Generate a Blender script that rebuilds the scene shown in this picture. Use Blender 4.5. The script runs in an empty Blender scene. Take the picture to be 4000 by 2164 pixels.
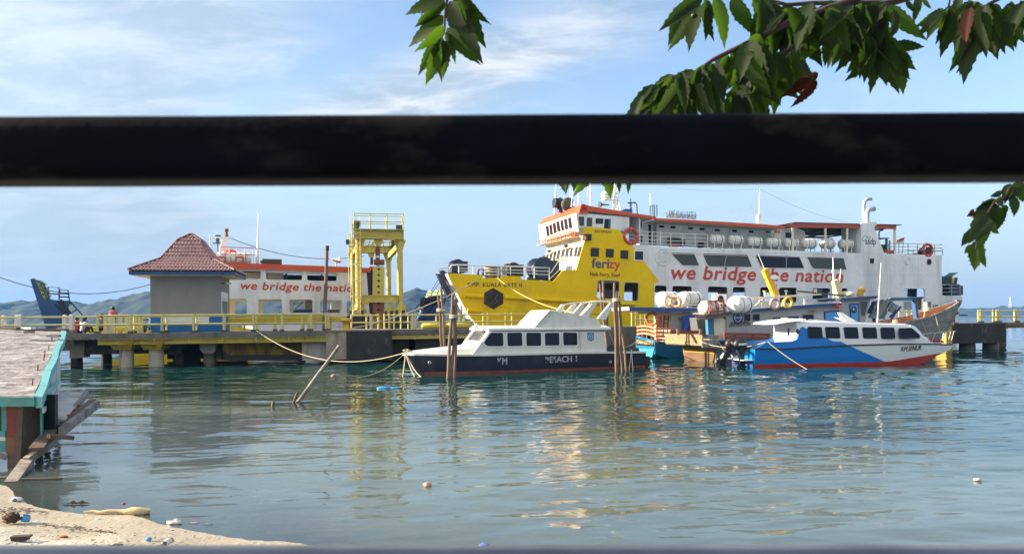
import bpy, bmesh, math, random
import numpy as np
from mathutils import Vector as V, Matrix, Quaternion, noise as mnoise
from mathutils.geometry import tessellate_polygon
random.seed(7); RNG = np.random.default_rng(7)
sc = bpy.context.scene
C = sc.collection
R_ = math.radians

# ------------------------------------------------------------------ camera
FPX, U0, V0, ROLL, CAMH = 3000.0, 2000.0, 1247.7, 0.0091, 2.6
cam = bpy.data.cameras.new('camera'); cam_o = bpy.data.objects.new('camera', cam); C.objects.link(cam_o)
cam.sensor_width = 36.0; cam.lens = 27.0
cam.shift_y = (V0 - 1082.0) / 4000.0
cam.clip_start = 0.05; cam.clip_end = 30000
cam_o.location = (0, 0, CAMH)
cam_o.rotation_euler = (Matrix.Rotation(R_(90), 3, 'X') @ Matrix.Rotation(-ROLL, 3, 'Z')).to_euler()
cam.dof.use_dof = True; cam.dof.focus_distance = 45.0; cam.dof.aperture_fstop = 9.0
sc.camera = cam_o

# ------------------------------------------------------------------ light
SUN_DIR = V((-0.945, 0.02, 0.36)).normalized()          # towards the sun: low, from the left
SUN_EL = math.asin(SUN_DIR.z); SUN_AZ = math.atan2(SUN_DIR.x, SUN_DIR.y)
sun = bpy.data.lights.new('sun', 'SUN'); sun.energy = 3.5; sun.angle = R_(0.6); sun.color = (1.0, 0.83, 0.60)
sun_o = bpy.data.objects.new('sun', sun); C.objects.link(sun_o)
sun_o.rotation_euler = SUN_DIR.to_track_quat('Z', 'Y').to_euler(); sun_o.location = (-60, 0, 40)
sc.view_settings.view_transform = 'Standard'; sc.view_settings.look = 'None'
sc.view_settings.gamma = 1.0; sc.view_settings.use_curve_mapping = False
sc.view_settings.exposure = 2.1
sc.cycles.max_bounces = 10; sc.cycles.transparent_max_bounces = 12; sc.cycles.volume_bounces = 0
sc.cycles.caustics_reflective = False; sc.cycles.caustics_refractive = False

world = bpy.data.worlds.new('World'); sc.world = world; world.use_nodes = True
nt = world.node_tree; nt.nodes.clear()
def wn(t, **k):
    n = nt.nodes.new(t)
    for a, b in k.items(): setattr(n, a, b)
    return n
def wl(a, b): nt.links.new(a, b)
def wmath(op, a, b=None, c=None, clamp=False):
    n = wn('ShaderNodeMath', operation=op); n.use_clamp = clamp
    for i, x in enumerate((a, b, c)):
        if x is None: continue
        if isinstance(x, (int, float)): n.inputs[i].default_value = x
        else: wl(x, n.inputs[i])
    return n.outputs[0]
def wramp(x, a, b):
    n = wn('ShaderNodeMapRange', interpolation_type='SMOOTHSTEP'); wl(x, n.inputs[0])
    n.inputs[1].default_value = a; n.inputs[2].default_value = b
    return n.outputs[0]
sky = wn('ShaderNodeTexSky', sky_type='NISHITA', sun_disc=False, sun_elevation=SUN_EL, sun_rotation=SUN_AZ)
sky.air_density = 1.0; sky.dust_density = 0.6; sky.ozone_density = 1.6; sky.altitude = 10
tc = wn('ShaderNodeTexCoord')
sep = wn('ShaderNodeSeparateXYZ'); wl(tc.outputs['Generated'], sep.inputs[0])
dx, dy, dz = sep.outputs
den = wmath('ADD', wmath('MAXIMUM', dz, 0.0), 0.22)
px_, py_ = wmath('DIVIDE', dx, den), wmath('DIVIDE', dy, den)
comb = wn('ShaderNodeCombineXYZ'); wl(px_, comb.inputs[0]); wl(py_, comb.inputs[1])
def wnoise(scale, detail=6, rough=.55, loc=(0, 0, 0), sc_=(1, 1, 1), rot=0, dist=0.0):
    mp = wn('ShaderNodeMapping'); wl(comb.outputs[0], mp.inputs[0])
    mp.inputs['Location'].default_value = loc; mp.inputs['Scale'].default_value = sc_; mp.inputs['Rotation'].default_value = (0, 0, rot)
    n = wn('ShaderNodeTexNoise'); wl(mp.outputs[0], n.inputs[0]); n.inputs['Scale'].default_value = scale
    n.inputs['Detail'].default_value = detail; n.inputs['Roughness'].default_value = rough; n.inputs['Distortion'].default_value = dist
    return n.outputs[0]
n_big = wnoise(0.9, 7, .55, (3.1, 1.7, 0), dist=.4)
n_str = wnoise(1.3, 8, .6, (7.3, 2.2, 0), (0.45, 1.6, 1), 0.5, .5)
n_puf = wnoise(4.2, 8, .62, (1.3, 4.4, 0), (.8, 1.5, 1), 0.1, .4)
slope = wmath('DIVIDE', dx, wmath('MAXIMUM', wmath('ABSOLUTE', dy), .15))
left = wmath('MAXIMUM', wramp(slope, 0.12, -0.62), wmath('MULTIPLY', wramp(dy, .15, -.35), 1.15))                         # thin overcast towards the sun side; thicker cloud behind camera added as fill light
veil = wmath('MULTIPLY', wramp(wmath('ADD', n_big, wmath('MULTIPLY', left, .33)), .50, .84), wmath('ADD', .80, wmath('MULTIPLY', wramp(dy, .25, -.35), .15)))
# one long diagonal wisp across the middle of the sky
el_t = wmath('DIVIDE', dz, wmath('MAXIMUM', wmath('ABSOLUTE', dy), .15))
band = wmath('SUBTRACT', wmath('ADD', el_t, wmath('MULTIPLY', n_str, .16)), wmath('ADD', wmath('MULTIPLY', slope, .34), .425))
wisp = wmath('POWER', 2.718, wmath('MULTIPLY', wmath('POWER', wmath('MULTIPLY', band, 16.0), 2.0), -1.0))
wisp = wmath('MULTIPLY', wisp, wmath('MULTIPLY', wramp(n_str, .30, .62), wramp(slope, .30, .02)))
wisp = wmath('MULTIPLY', wisp, .9)
streak = wmath('MULTIPLY', wramp(n_str, .55, .80), .45)
puff = wmath('MULTIPLY', wramp(n_puf, .66, .80), wmath('MULTIPLY', wramp(el_t, .42, .2), .4))
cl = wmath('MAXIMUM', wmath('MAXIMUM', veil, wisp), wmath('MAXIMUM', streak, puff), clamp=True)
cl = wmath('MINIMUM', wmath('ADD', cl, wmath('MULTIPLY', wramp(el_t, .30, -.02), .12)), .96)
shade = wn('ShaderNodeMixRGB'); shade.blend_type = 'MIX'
wl(wmath('ADD', wmath('MULTIPLY', wramp(n_puf, .38, .68), wmath('SUBTRACT', 1.0, wmath('MULTIPLY', left, .55))), wmath('MULTIPLY', wramp(dy, .2, -.4), .6), clamp=True), shade.inputs[0])  # clouds behind the camera whitened to brighten the shaded ship sides
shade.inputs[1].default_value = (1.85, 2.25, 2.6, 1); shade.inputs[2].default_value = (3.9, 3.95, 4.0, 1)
sd = wn('ShaderNodeVectorMath', operation='DOT_PRODUCT'); wl(tc.outputs['Generated'], sd.inputs[0]); sd.inputs[1].default_value = SUN_DIR
glow = wmath('MULTIPLY', wmath('POWER', wmath('MAXIMUM', sd.outputs['Value'], 0.0), 4.0), 1.6)
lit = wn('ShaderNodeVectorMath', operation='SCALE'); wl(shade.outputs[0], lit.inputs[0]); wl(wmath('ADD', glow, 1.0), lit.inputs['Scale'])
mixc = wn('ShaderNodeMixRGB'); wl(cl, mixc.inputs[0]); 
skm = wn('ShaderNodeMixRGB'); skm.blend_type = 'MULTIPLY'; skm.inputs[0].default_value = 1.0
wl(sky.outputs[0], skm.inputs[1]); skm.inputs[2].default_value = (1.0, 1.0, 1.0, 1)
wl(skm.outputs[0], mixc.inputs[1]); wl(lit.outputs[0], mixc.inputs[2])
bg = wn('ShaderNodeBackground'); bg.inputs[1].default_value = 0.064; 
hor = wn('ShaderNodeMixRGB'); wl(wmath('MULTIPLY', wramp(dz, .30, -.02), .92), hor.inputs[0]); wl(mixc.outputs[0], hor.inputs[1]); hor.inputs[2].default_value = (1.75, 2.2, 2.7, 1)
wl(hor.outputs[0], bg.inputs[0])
wout = wn('ShaderNodeOutputWorld'); wl(bg.outputs[0], wout.inputs[0])

# ------------------------------------------------------------------ photograph -> place
def ray(u, v):
    du, dv = u - U0, v - V0
    return V(((du - ROLL*dv)/FPX, 1.0, -(dv + ROLL*du)/FPX))
def at(u, v, Y): return V((0, 0, CAMH)) + ray(u, v)*Y
def atz(u, v, z=0.0):
    d = ray(u, v); return V((0, 0, CAMH)) + d*((z - CAMH)/d.z)
def zm(x0, y0, k): return lambda *pts: [(x0 + x/k, y0 + y/k) for x, y in pts] if len(pts) != 1 else (x0 + pts[0][0]/k, y0 + pts[0][1]/k)
zA=zm(0,1150,5.152); zB=zm(500,880,5.152); zC=zm(500,1150,5.152); zD=zm(850,880,5.152); zE=zm(850,1150,5.152)
zF=zm(1300,800,3.9825); zG=zm(1250,1100,3.982); zH=zm(1600,1000,5.152); zI=zm(2080,720,6.3375); zJ=zm(2080,920,6.3375)
zK=zm(2450,800,5.152); zL=zm(2900,800,5.152); zM=zm(3300,800,5.152); zN=zm(3300,1030,5.152); zO=zm(1570,1180,4.646)
zQ=zm(2030,1150,4.2245); r1=zm(0,800,1.991); r2=zm(800,800,1.991); r3=zm(1600,700,1.743); r4=zm(2000,700,2.323)
r5=zm(2900,700,1.9918); r6=zm(2350,1050,2.862); r7=zm(3050,1050,2.7116); r8=zm(0,1250,1.526)

class Fr:
    """a plane standing in the place: a along ex, b along ey, c out of it (towards the shore)"""
    def __init__(s, o, ex, ey=(0, 0, 1)):
        s.o = V(o); s.ex = V(ex).normalized(); ey = V(ey); s.ey = (ey - s.ex*ey.dot(s.ex)).normalized(); s.n = s.ex.cross(s.ey)
    def w(s, a, b, c=0.0): return s.o + s.ex*a + s.ey*b + s.n*c
    def uv(s, u, v, c=0.0):
        d = ray(u, v); cpos = V((0, 0, CAMH)); o = s.o + s.n*c
        t = (o - cpos).dot(s.n)/d.dot(s.n); p = cpos + d*t - s.o
        return (p.dot(s.ex), p.dot(s.ey))
    def q(s, pts, c=0.0): return [s.uv(u, v, c) for u, v in pts]
    def px(s, u, v, c=0.0): a, b = s.uv(u, v, c); return s.w(a, b, c)
    def mat(s, a=0, b=0, c=0):
        m = Matrix.Identity(4); p = s.w(a, b, c)
        for i in range(3): m[i][0] = s.ex[i]; m[i][1] = s.ey[i]; m[i][2] = s.n[i]; m[i][3] = p[i]
        return m

# ------------------------------------------------------------------ mesh building
def rnd(pts, r, n=3):
    """round the corners of a 2-D polygon"""
    out = []; N = len(pts)
    for i in range(N):
        p0, p, p1 = V(pts[i-1]), V(pts[i]), V(pts[(i+1) % N])
        a, b = (p0-p), (p1-p); la, lb = a.length, b.length
        if la < 1e-6 or lb < 1e-6: continue
        rr = min(r, la*.45, lb*.45); s, e = p + a/la*rr, p + b/lb*rr
        for k in range(n+1):
            t = k/n; out.append(tuple((s*(1-t)**2 + p*2*t*(1-t) + e*t*t)[:2]))
    return out
def rect(a0, b0, a1, b1): return [(a0, b0), (a1, b0), (a1, b1), (a0, b1)]
class MB:
    def __init__(s): s.v = []; s.f = []; s.sm = []
    def add(s, vs, fs, smooth=False):
        k = len(s.v); s.v += [tuple(p) for p in vs]; s.f += [tuple(i+k for i in f) for f in fs]; s.sm += [smooth]*len(fs); return s
    def box(s, o, ex, ey, ez):
        o, ex, ey, ez = V(o), V(ex), V(ey), V(ez)
        vs = [o, o+ex, o+ex+ey, o+ey, o+ez, o+ex+ez, o+ex+ey+ez, o+ey+ez]
        return s.add(vs, [(0,3,2,1),(4,5,6,7),(0,1,5,4),(1,2,6,5),(2,3,7,6),(3,0,4,7)])
    def cbox(s, c, sx, sy, sz, rz=0.0, base=False):
        r = Matrix.Rotation(rz, 3, 'Z'); ex, ey, ez = r@V((sx,0,0)), r@V((0,sy,0)), V((0,0,sz))
        return s.box(V(c)-ex/2-ey/2-(V((0,0,0)) if base else ez/2), ex, ey, ez)
    def fbox(s, fr, a0, b0, a1, b1, c0, c1):
        return s.box(fr.w(a0,b0,c0), fr.ex*(a1-a0), fr.ey*(b1-b0), fr.n*(c1-c0))
    def bar(s, p0, p1, w, h=None, up=(0,0,1)):
        p0, p1 = V(p0), V(p1); d = (p1-p0).normalized(); u = V(up)
        if abs(d.dot(u)) > .98: u = V((1,0,0))
        sd = d.cross(u).normalized(); u = sd.cross(d); h = h or w
        return s.box(p0 - sd*w/2 - u*h/2, sd*w, u*h, p1-p0)
    def tube(s, pts, r, n=6, caps=True, smooth=True):
        pts = [V(p) for p in pts]; N = len(pts); rs = r if isinstance(r, (list, tuple)) else [r]*N
        vs, fs = [], []; ref = None
        for i, p in enumerate(pts):
            d = (pts[min(i+1,N-1)] - pts[max(i-1,0)])
            d = d.normalized() if d.length > 1e-9 else V((0,0,1))
            if ref is None: ref = V((0,0,1)) if abs(d.z) < .9 else V((1,0,0))
            sd = d.cross(ref)
            if sd.length < 1e-4: sd = d.cross(V((0,1,0)))
            sd.normalize(); up = sd.cross(d); ref = up
            for k in range(n):
                t = 2*math.pi*k/n; vs.append(p + sd*math.cos(t)*rs[i] + up*math.sin(t)*rs[i])
        for i in range(N-1):
            for k in range(n):
                fs.append((i*n+k, (i+1)*n+k, (i+1)*n+(k+1)%n, i*n+(k+1)%n))
        s.add(vs, fs, smooth)
        if caps:
            s.add(vs[:n], [tuple(range(n))]); s.add(vs[-n:], [tuple(range(n-1,-1,-1))])
        return s
    def cyl(s, p0, p1, r0, r1=None, n=12, caps=True): return s.tube([p0, p1], [r0, r0 if r1 is None else r1], n, caps)
    def lathe(s, o, ax, prof, n=16, smooth=True):
        """prof: (t along the axis, radius)"""
        o, ax = V(o), V(ax).normalized(); e = ax.orthogonal().normalized(); g = ax.cross(e); vs, fs = [], []
        for t, r in prof:
            for k in range(n):
                q = 2*math.pi*k/n; vs.append(o + ax*t + e*math.cos(q)*r + g*math.sin(q)*r)
        for i in range(len(prof)-1):
            for k in range(n): fs.append((i*n+k, i*n+(k+1)%n, (i+1)*n+(k+1)%n, (i+1)*n+k))
        s.add(vs, fs, smooth)
        if prof[0][1] > 1e-4: s.add(vs[:n], [tuple(range(n-1,-1,-1))])
        if prof[-1][1] > 1e-4: s.add(vs[-n:], [tuple(range(n))])
        return s
    def torus(s, c, ax, R, r, n=20, m=8):
        c, ax = V(c), V(ax).normalized(); e = ax.orthogonal().normalized(); g = ax.cross(e); vs, fs = [], []
        for i in range(n):
            t = 2*math.pi*i/n; rd = e*math.cos(t)+g*math.sin(t)
            for k in range(m):
                q = 2*math.pi*k/m; vs.append(c + rd*(R + r*math.cos(q)) + ax*r*math.sin(q))
        for i in range(n):
            for k in range(m): fs.append((i*m+k, ((i+1)%n)*m+k, ((i+1)%n)*m+(k+1)%m, i*m+(k+1)%m))
        return s.add(vs, fs, True)
    def ball(s, c, r, n=10, m=7, sc_=(1,1,1)):
        vs, fs = [], []; c = V(c)
        for i in range(m+1):
            th = math.pi*i/m
            for k in range(n):
                ph = 2*math.pi*k/n; vs.append(c + V((math.sin(th)*math.cos(ph)*sc_[0], math.sin(th)*math.sin(ph)*sc_[1], math.cos(th)*sc_[2]))*r)
        for i in range(m):
            for k in range(n): fs.append((i*n+k, (i+1)*n+k, (i+1)*n+(k+1)%n, i*n+(k+1)%n))
        return s.add(vs, fs, True)
    def plate(s, fr, outer, holes=(), c0=-.1, c1=0.0):
        """flat plate with real holes and thickness; outer/holes in the frame's (a, b)"""
        loops = [list(outer)] + [list(h) for h in holes]
        flat = [p for l in loops for p in l]
        tris = tessellate_polygon([[V((p[0], p[1], 0)) for p in l] for l in loops])
        F_, B_ = [fr.w(p[0], p[1], c1) for p in flat], [fr.w(p[0], p[1], c0) for p in flat]; n = len(flat)
        fs = []
        for t in tris:
            a, b, c = [V(flat[i]) for i in t]
            if (b-a).x*(c-a).y-(b-a).y*(c-a).x < 0: t = (t[0], t[2], t[1])
            fs.append(tuple(t)); fs.append((t[0]+n, t[2]+n, t[1]+n))
        k = 0
        for li, l in enumerate(loops):
            m = len(l); area = sum(l[i][0]*l[(i+1)%m][1]-l[(i+1)%m][0]*l[i][1] for i in range(m))
            ccw = area > 0
            if li > 0: ccw = not ccw
            for i in range(m):
                a, b = k+i, k+(i+1)%m
                fs.append((a, a+n, b+n, b) if ccw else (b, b+n, a+n, a))
            k += m
        return s.add(F_+B_, fs)
    def loft(s, rings, closed=True, caps=True, smooth=False):
        n = len(rings[0]); vs = [p for r in rings for p in r]; fs = []
        for i in range(len(rings)-1):
            for k in range(n if closed else n-1):
                fs.append((i*n+k, i*n+(k+1)%n, (i+1)*n+(k+1)%n, (i+1)*n+k))
        s.add(vs, fs, smooth)
        if caps and closed: s.add(rings[0], [tuple(range(n-1,-1,-1))]); s.add(rings[-1], [tuple(range(n))])
        return s
    def mesh(s, name, mat=None, inv=None):
        me = bpy.data.meshes.new(name); vs = s.v
        if inv is not None: vs = [tuple(inv @ V(p)) for p in vs]
        me.from_pydata(vs, [], s.f)
        if any(s.sm): me.polygons.foreach_set('use_smooth', s.sm)
        if mat: me.materials.append(mat)
        me.update(); return me

# ------------------------------------------------------------------ scene objects
MW = {}
def tag(o, label=None, cat=None, group=None, kind=None):
    if label: o['label'] = label
    if cat: o['category'] = cat
    if group: o['group'] = group
    if kind: o['kind'] = kind
    return o
def thing(name, label, cat, loc, rz=0.0, group=None):
    o = bpy.data.objects.new(name, None); o.empty_display_size = .2; C.objects.link(o)
    o.location = V(loc); o.rotation_euler = (0, 0, rz)
    MW[o] = Matrix.Translation(V(loc)) @ Matrix.Rotation(rz, 4, 'Z')
    return tag(o, label, cat, group)
def part(mb, name, mat, parent, label=None, kind=None):
    if isinstance(mb, list): return [part(x, name, mat, parent, label, kind) for x in mb]
    m = MW[parent]; me = mb.mesh(name, mat, m.inverted())
    o = bpy.data.objects.new(name, me); C.objects.link(o); o.parent = parent; MW[o] = m
    return tag(o, label, kind=kind)
def mpart(me, name, world, parent):
    """a part that shares mesh data, placed by its world matrix"""
    o = bpy.data.objects.new(name, me); C.objects.link(o); o.parent = parent
    o.matrix_basis = MW[parent].inverted() @ world; MW[o] = world; return o
def single(mb, name, mat, label, cat, group=None, kind=None, origin=None):
    if origin is None:
        xs = np.array(mb.v); origin = V(((xs[:,0].min()+xs[:,0].max())/2, (xs[:,1].min()+xs[:,1].max())/2, xs[:,2].min()))
    m = Matrix.Translation(V(origin)); me = mb.mesh(name, mat, m.inverted())
    o = bpy.data.objects.new(name, me); C.objects.link(o); o.location = V(origin); MW[o] = m
    return tag(o, label, cat, group, kind)
def dup(root, loc, rz=None, label=None, group=None, scale=None):
    r = root.copy(); C.objects.link(r); r.location = V(loc)
    if rz is not None: r.rotation_euler = (0, 0, rz)
    if scale: r.scale = scale
    if label: r['label'] = label
    if group: r['group'] = group
    for ch in list(root.children):
        c = ch.copy(); C.objects.link(c); c.parent = r
        for g in list(ch.children):
            d = g.copy(); C.objects.link(d); d.parent = c
    return r
def text(s, name, mat, parent, p0, p1, fr, height=None, shear=0.0, bold=0.0, c=.012, label=None, space=1.0):
    """lettering on a plane, from p0 to p1 (a, b) along its base line; height of a capital"""
    cu = bpy.data.curves.new(name, 'FONT'); cu.body = s; cu.size = 1.0;  cu.extrude = .006; cu.space_character = space
    cu.resolution_u = 3
    o = bpy.data.objects.new(name, cu); me = bpy.data.meshes.new_from_object(o)
    n = len(me.vertices); co = np.empty(n*3); me.vertices.foreach_get('co', co); co = co.reshape(-1, 3)
    x0, x1 = co[:,0].min(), co[:,0].max(); d = V(p1)-V(p0); L = d.length; ang = math.atan2(d.y, d.x)
    sx = L/(x1-x0); sy = sx if height is None else height/0.7
    co[:,0] = (co[:,0]-x0)*sx; co[:,1] *= sy; co[:,0] += co[:,1]*shear
    me.vertices.foreach_set('co', co.ravel())
    m = fr.mat(p0[0], p0[1], c) @ Matrix.Rotation(ang, 4, 'Z')
    if bold and (height or 0) > .25:                      # thicken the strokes: a second skin of the letters, a hair behind and to the side
        bm = bmesh.new(); k = bold*(height or sy*.7)*1.6
        for i, (dx, dy) in enumerate(((0, 0), (k, 0), (-k, 0), (0, k), (0, -k))):
            b0 = len(bm.verts); bm.from_mesh(me); bm.verts.ensure_lookup_table()
            for vv in bm.verts[b0:]: vv.co += V((dx, dy, -.0016*i))
        bm.to_mesh(me); bm.free()
    me.transform(MW[parent].inverted() @ m); me.materials.clear(); me.materials.append(mat)
    bpy.data.objects.remove(o); bpy.data.curves.remove(cu)
    t = bpy.data.objects.new(name, me); C.objects.link(t); t.parent = parent; MW[t] = MW[parent]
    return tag(t, label)
def sag(p0, p1, drop, n=14):
    p0, p1 = V(p0), V(p1); return [p0.lerp(p1, i/n) - V((0,0,drop*4*(i/n)*(1-i/n))) for i in range(n+1)]
def rail(mb_posts, mb_rails, pts, h, rails, rp, rr, n=5, posts=True):
    pts = [V(p) for p in pts]
    for f in rails: mb_rails.tube([p + V((0,0,h*f)) for p in pts], rr, n)
    if posts:
        for p in pts: mb_posts.cyl(p, p+V((0,0,h)), rp, n=n)
class Posts(list):
    def cyl(s, *a, **k): s.append(MB().cyl(*a, **k))

# ------------------------------------------------------------------ materials
def srgb(r, g, b): return tuple((x/12.92 if x <= .04045 else ((x+.055)/1.055)**2.4) for x in (r/255, g/255, b/255))
def mat(name, col, rough=.55, metal=0.0, var=.12, vs=1.5, dirt=None, da=0.0, dt=(.5, .75), ds=(1.2, 1.2, .25), bump=0.0, bs=3.0, spec=.5, rust=None, ra=0.0, rs=2.0, rt=(.58, .7), coords='pos'):
    m = bpy.data.materials.new(name); m.use_nodes = True; t = m.node_tree; N, L = t.nodes, t.links
    b = N['Principled BSDF']; b.inputs['Roughness'].default_value = rough; b.inputs['Metallic'].default_value = metal
    b.inputs['Specular IOR Level'].default_value = spec
    if coords == 'pos': src = N.new('ShaderNodeNewGeometry').outputs['Position']
    else: src = N.new('ShaderNodeTexCoord').outputs['Object']
    def noi(scale, vec, det=5, ro=.6):
        n = N.new('ShaderNodeTexNoise'); L.new(vec, n.inputs[0]); n.inputs['Scale'].default_value = scale; n.inputs['Detail'].default_value = det; n.inputs['Roughness'].default_value = ro
        return n.outputs[0]
    def rng(x, a, c, lo=0., hi=1.):
        n = N.new('ShaderNodeMapRange'); L.new(x, n.inputs[0])
        for i, q in enumerate((a, c, lo, hi)): n.inputs[i+1].default_value = q
        return n.outputs[0]
    def mapped(sc_, loc=(0,0,0)):
        n = N.new('ShaderNodeMapping'); L.new(src, n.inputs[0]); n.inputs['Scale'].default_value = sc_; n.inputs['Location'].default_value = loc; return n.outputs[0]
    def mix(f, a, c, mode='MIX'):
        n = N.new('ShaderNodeMixRGB'); n.blend_type = mode
        for i, q in enumerate((f, a, c)):
            if isinstance(q, (int, float)): n.inputs[i].default_value = q
            elif isinstance(q, tuple): n.inputs[i].default_value = (*q[:3], 1)
            else: L.new(q, n.inputs[i])
        return n.outputs[0]
    cur = tuple(col)
    if var:
        f = rng(noi(vs, src), .3, .7)
        cur = mix(f, tuple(x*(1-var) for x in col), tuple(min(1, x*(1+var)) for x in col))
    if dirt:
        f = rng(noi(1.0, mapped(ds), 7, .65), dt[0], dt[1], 0, da); cur = mix(f, cur, dirt)
    if rust:
        f = rng(noi(rs, mapped((1,1,.55), (5,9,2)), 8, .7), rt[0], rt[1], 0, ra); cur = mix(f, cur, rust)
    if isinstance(cur, tuple): b.inputs['Base Color'].default_value = (*cur, 1)
    else: L.new(cur, b.inputs['Base Color'])
    if bump:
        bn = N.new('ShaderNodeBump'); bn.inputs['Strength'].default_value = 1.0; bn.inputs['Distance'].default_value = bump
        L.new(noi(bs, src, 4), bn.inputs['Height']); L.new(bn.outputs[0], b.inputs['Normal'])
    return m
# ------------------------------------------------------------------ palette
WHITE = mat('white_ship_paint', (.80,.80,.79), .45, dirt=(.30,.31,.30), da=.75, dt=(.47,.80), ds=(.55,.55,.07), var=.06, vs=.5, bump=.13, bs=.5, rust=(.22,.12,.07), ra=.5, rs=.9, rt=(.70,.80))
CREAM = mat('sun_tinted_white_paint', (.76,.68,.52), .5, var=.04, dirt=(.5,.46,.38), da=.3, dt=(.55,.8))  # white paint with the warm sunlight of the house fronts in its colour
YEL = mat('yellow_hull_paint', (.84,.56,.004), .5, spec=.15, var=.08, vs=.6, dirt=(.40,.27,.02), da=.5, dt=(.50,.85), ds=(.7,.7,.15), bump=.13, bs=.5)
ORG = mat('orange_roof_paint', (.62,.085,.022), .5, var=.08, dirt=(.35,.06,.03), da=.4, dt=(.5,.8), ds=(.6,.6,.6))
REDT = mat('red_lettering', (.55,.055,.025), .5, var=.06)
DKT = mat('dark_lettering', (.045,.02,.012), .55, var=.05)
BLUT = mat('blue_lettering', (.03,.10,.22), .5, var=.05)
SLATE = mat('slate_blue_lettering', (.06,.085,.14), .5, var=.05)
GLASS = mat('dark_window_glass', (.022,.028,.030), .1, var=.2, vs=3, spec=.3)
GLASSB = mat('blue_black_glass', (.012,.02,.035), .08, var=.2, vs=3, spec=.22)
GREENG = mat('green_grey_glass', (.045,.058,.05), .25, var=.15, vs=1, spec=.5)
INT = mat('dim_interior_paint', (.20,.20,.19), .8, var=.1)
NAVYP = mat('navy_machinery_paint', (.016,.03,.075), .5, var=.2, rust=(.12,.05,.03), ra=.6, rs=2.5)
BLUEP = mat('blue_steel_paint', (.022,.085,.22), .5, var=.15, rust=(.13,.06,.03), ra=.7, rs=1.6, rt=(.60,.74), dirt=(.01,.03,.09), da=.6)
GREEND = mat('green_deck_paint', (.03,.13,.07), .6, var=.15)
WRAIL = mat('white_rail_paint', (.78,.78,.76), .45, var=.04)
GRAIL = mat('grey_rail_steel', (.33,.36,.38), .5, var=.08)
YRAIL = mat('pale_yellow_rail_paint', (.60,.54,.19), .5, var=.08, rust=(.28,.15,.06), ra=.5, rs=5, rt=(.62,.75), dirt=(.45,.40,.22), da=.5)
YTOW = mat('olive_yellow_steel_paint', (.52,.43,.085), .5, var=.08, vs=.8, rust=(.26,.11,.035), ra=.6, rs=2.2, rt=(.63,.75), dirt=(.42,.34,.10), da=.5)
RUSTY = mat('rust_and_yellow_paint', (.40,.29,.03), .7, var=.2, rust=(.13,.045,.02), ra=.95, rs=.9, rt=(.42,.58), dirt=(.10,.05,.03), da=.8, dt=(.45,.7), ds=(1.6,1.6,.3))
RUST = mat('rusty_steel', (.20,.075,.035), .75, var=.35, vs=4, dirt=(.05,.03,.025), da=.7)
BLKRUST = mat('black_rusty_steel', (.035,.028,.026), .7, var=.4, vs=3, rust=(.12,.05,.03), ra=.8, rs=2)
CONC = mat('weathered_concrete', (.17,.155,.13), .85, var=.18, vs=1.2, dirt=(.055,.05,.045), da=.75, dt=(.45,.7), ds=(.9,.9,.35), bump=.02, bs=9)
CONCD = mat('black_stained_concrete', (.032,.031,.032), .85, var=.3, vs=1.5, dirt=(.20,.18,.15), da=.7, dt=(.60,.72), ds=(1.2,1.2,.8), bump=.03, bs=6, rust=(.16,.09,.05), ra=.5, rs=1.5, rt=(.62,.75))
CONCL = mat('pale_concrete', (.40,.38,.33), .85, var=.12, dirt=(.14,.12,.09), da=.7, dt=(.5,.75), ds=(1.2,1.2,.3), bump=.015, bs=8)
CONCY = mat('sunlit_stained_concrete', (.34,.29,.21), .85, var=.2, dirt=(.12,.07,.04), da=.8, dt=(.5,.68), ds=(1.3,1.3,.4), bump=.02, bs=7)  # concrete with the sun's warmth and brightness put into its colour
WALLG = mat('grey_wall_paint', (.22,.22,.222), .8, var=.05, vs=.8, dirt=(.15,.15,.15), da=.4, ds=(.8,.8,.2))
WALLB = mat('blue_wall_paint', (.012,.13,.42), .6, var=.06, dirt=(.02,.10,.27), da=.4)
WHITEP = mat('white_trim_paint', (.76,.77,.76), .5, var=.05)
TILE = mat('weathered_red_roof_tile', (.48,.28,.25), .38, var=.22, vs=2.5, dirt=(.50,.40,.37), da=.55, dt=(.42,.7), ds=(2.2,2.2,2.2), rust=(.16,.045,.02), ra=.8, rs=3.0, rt=(.60,.70), spec=.7)
RIDGE = mat('dark_red_ridge_tile', (.14,.045,.04), .5, var=.2)
WOODP = mat('grey_brown_pole_wood', (.19,.125,.095), .85, var=.25, vs=3, dirt=(.10,.07,.055), da=.7, dt=(.45,.7), ds=(6,6,.5), bump=.012, bs=18)
WOODT = mat('tan_plank_wood', (.30,.205,.11), .8, var=.2, vs=2, dirt=(.16,.11,.07), da=.7, dt=(.5,.7), ds=(.8,.8,3.5))
WOODD = mat('dark_wet_wood', (.10,.07,.05), .8, var=.3, vs=3, dirt=(.22,.17,.12), da=.5, ds=(1,1,4))
WOODG = mat('grey_boat_planking', (.20,.205,.19), .8, var=.2, vs=1.5, dirt=(.07,.06,.05), da=.75, dt=(.48,.72), ds=(.7,.7,3.0), rust=(.25,.13,.07), ra=.5, rs=2, bump=.02, bs=4)
WOODGR = mat('driftwood_grey', (.30,.27,.24), .85, var=.3, vs=3, dirt=(.08,.06,.05), da=.8, dt=(.45,.65), ds=(4,4,4), bump=.01, bs=20)
ORW = mat('orange_inner_planking', (.50,.21,.07), .7, var=.2, dirt=(.28,.12,.05), da=.7, ds=(1,1,3))
GEL = mat('aged_white_gelcoat', (.73,.72,.66), .4, var=.05, dirt=(.34,.31,.24), da=.5, dt=(.52,.8), ds=(1.5,1.5,.35))
GELW = mat('clean_white_gelcoat', (.80,.80,.81), .28, var=.02)
NAVY = mat('worn_navy_hull_paint', (.010,.012,.032), .45, var=.3, vs=1, dirt=(.07,.075,.09), da=.6, dt=(.52,.8), ds=(1.2,1.2,.5))
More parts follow.
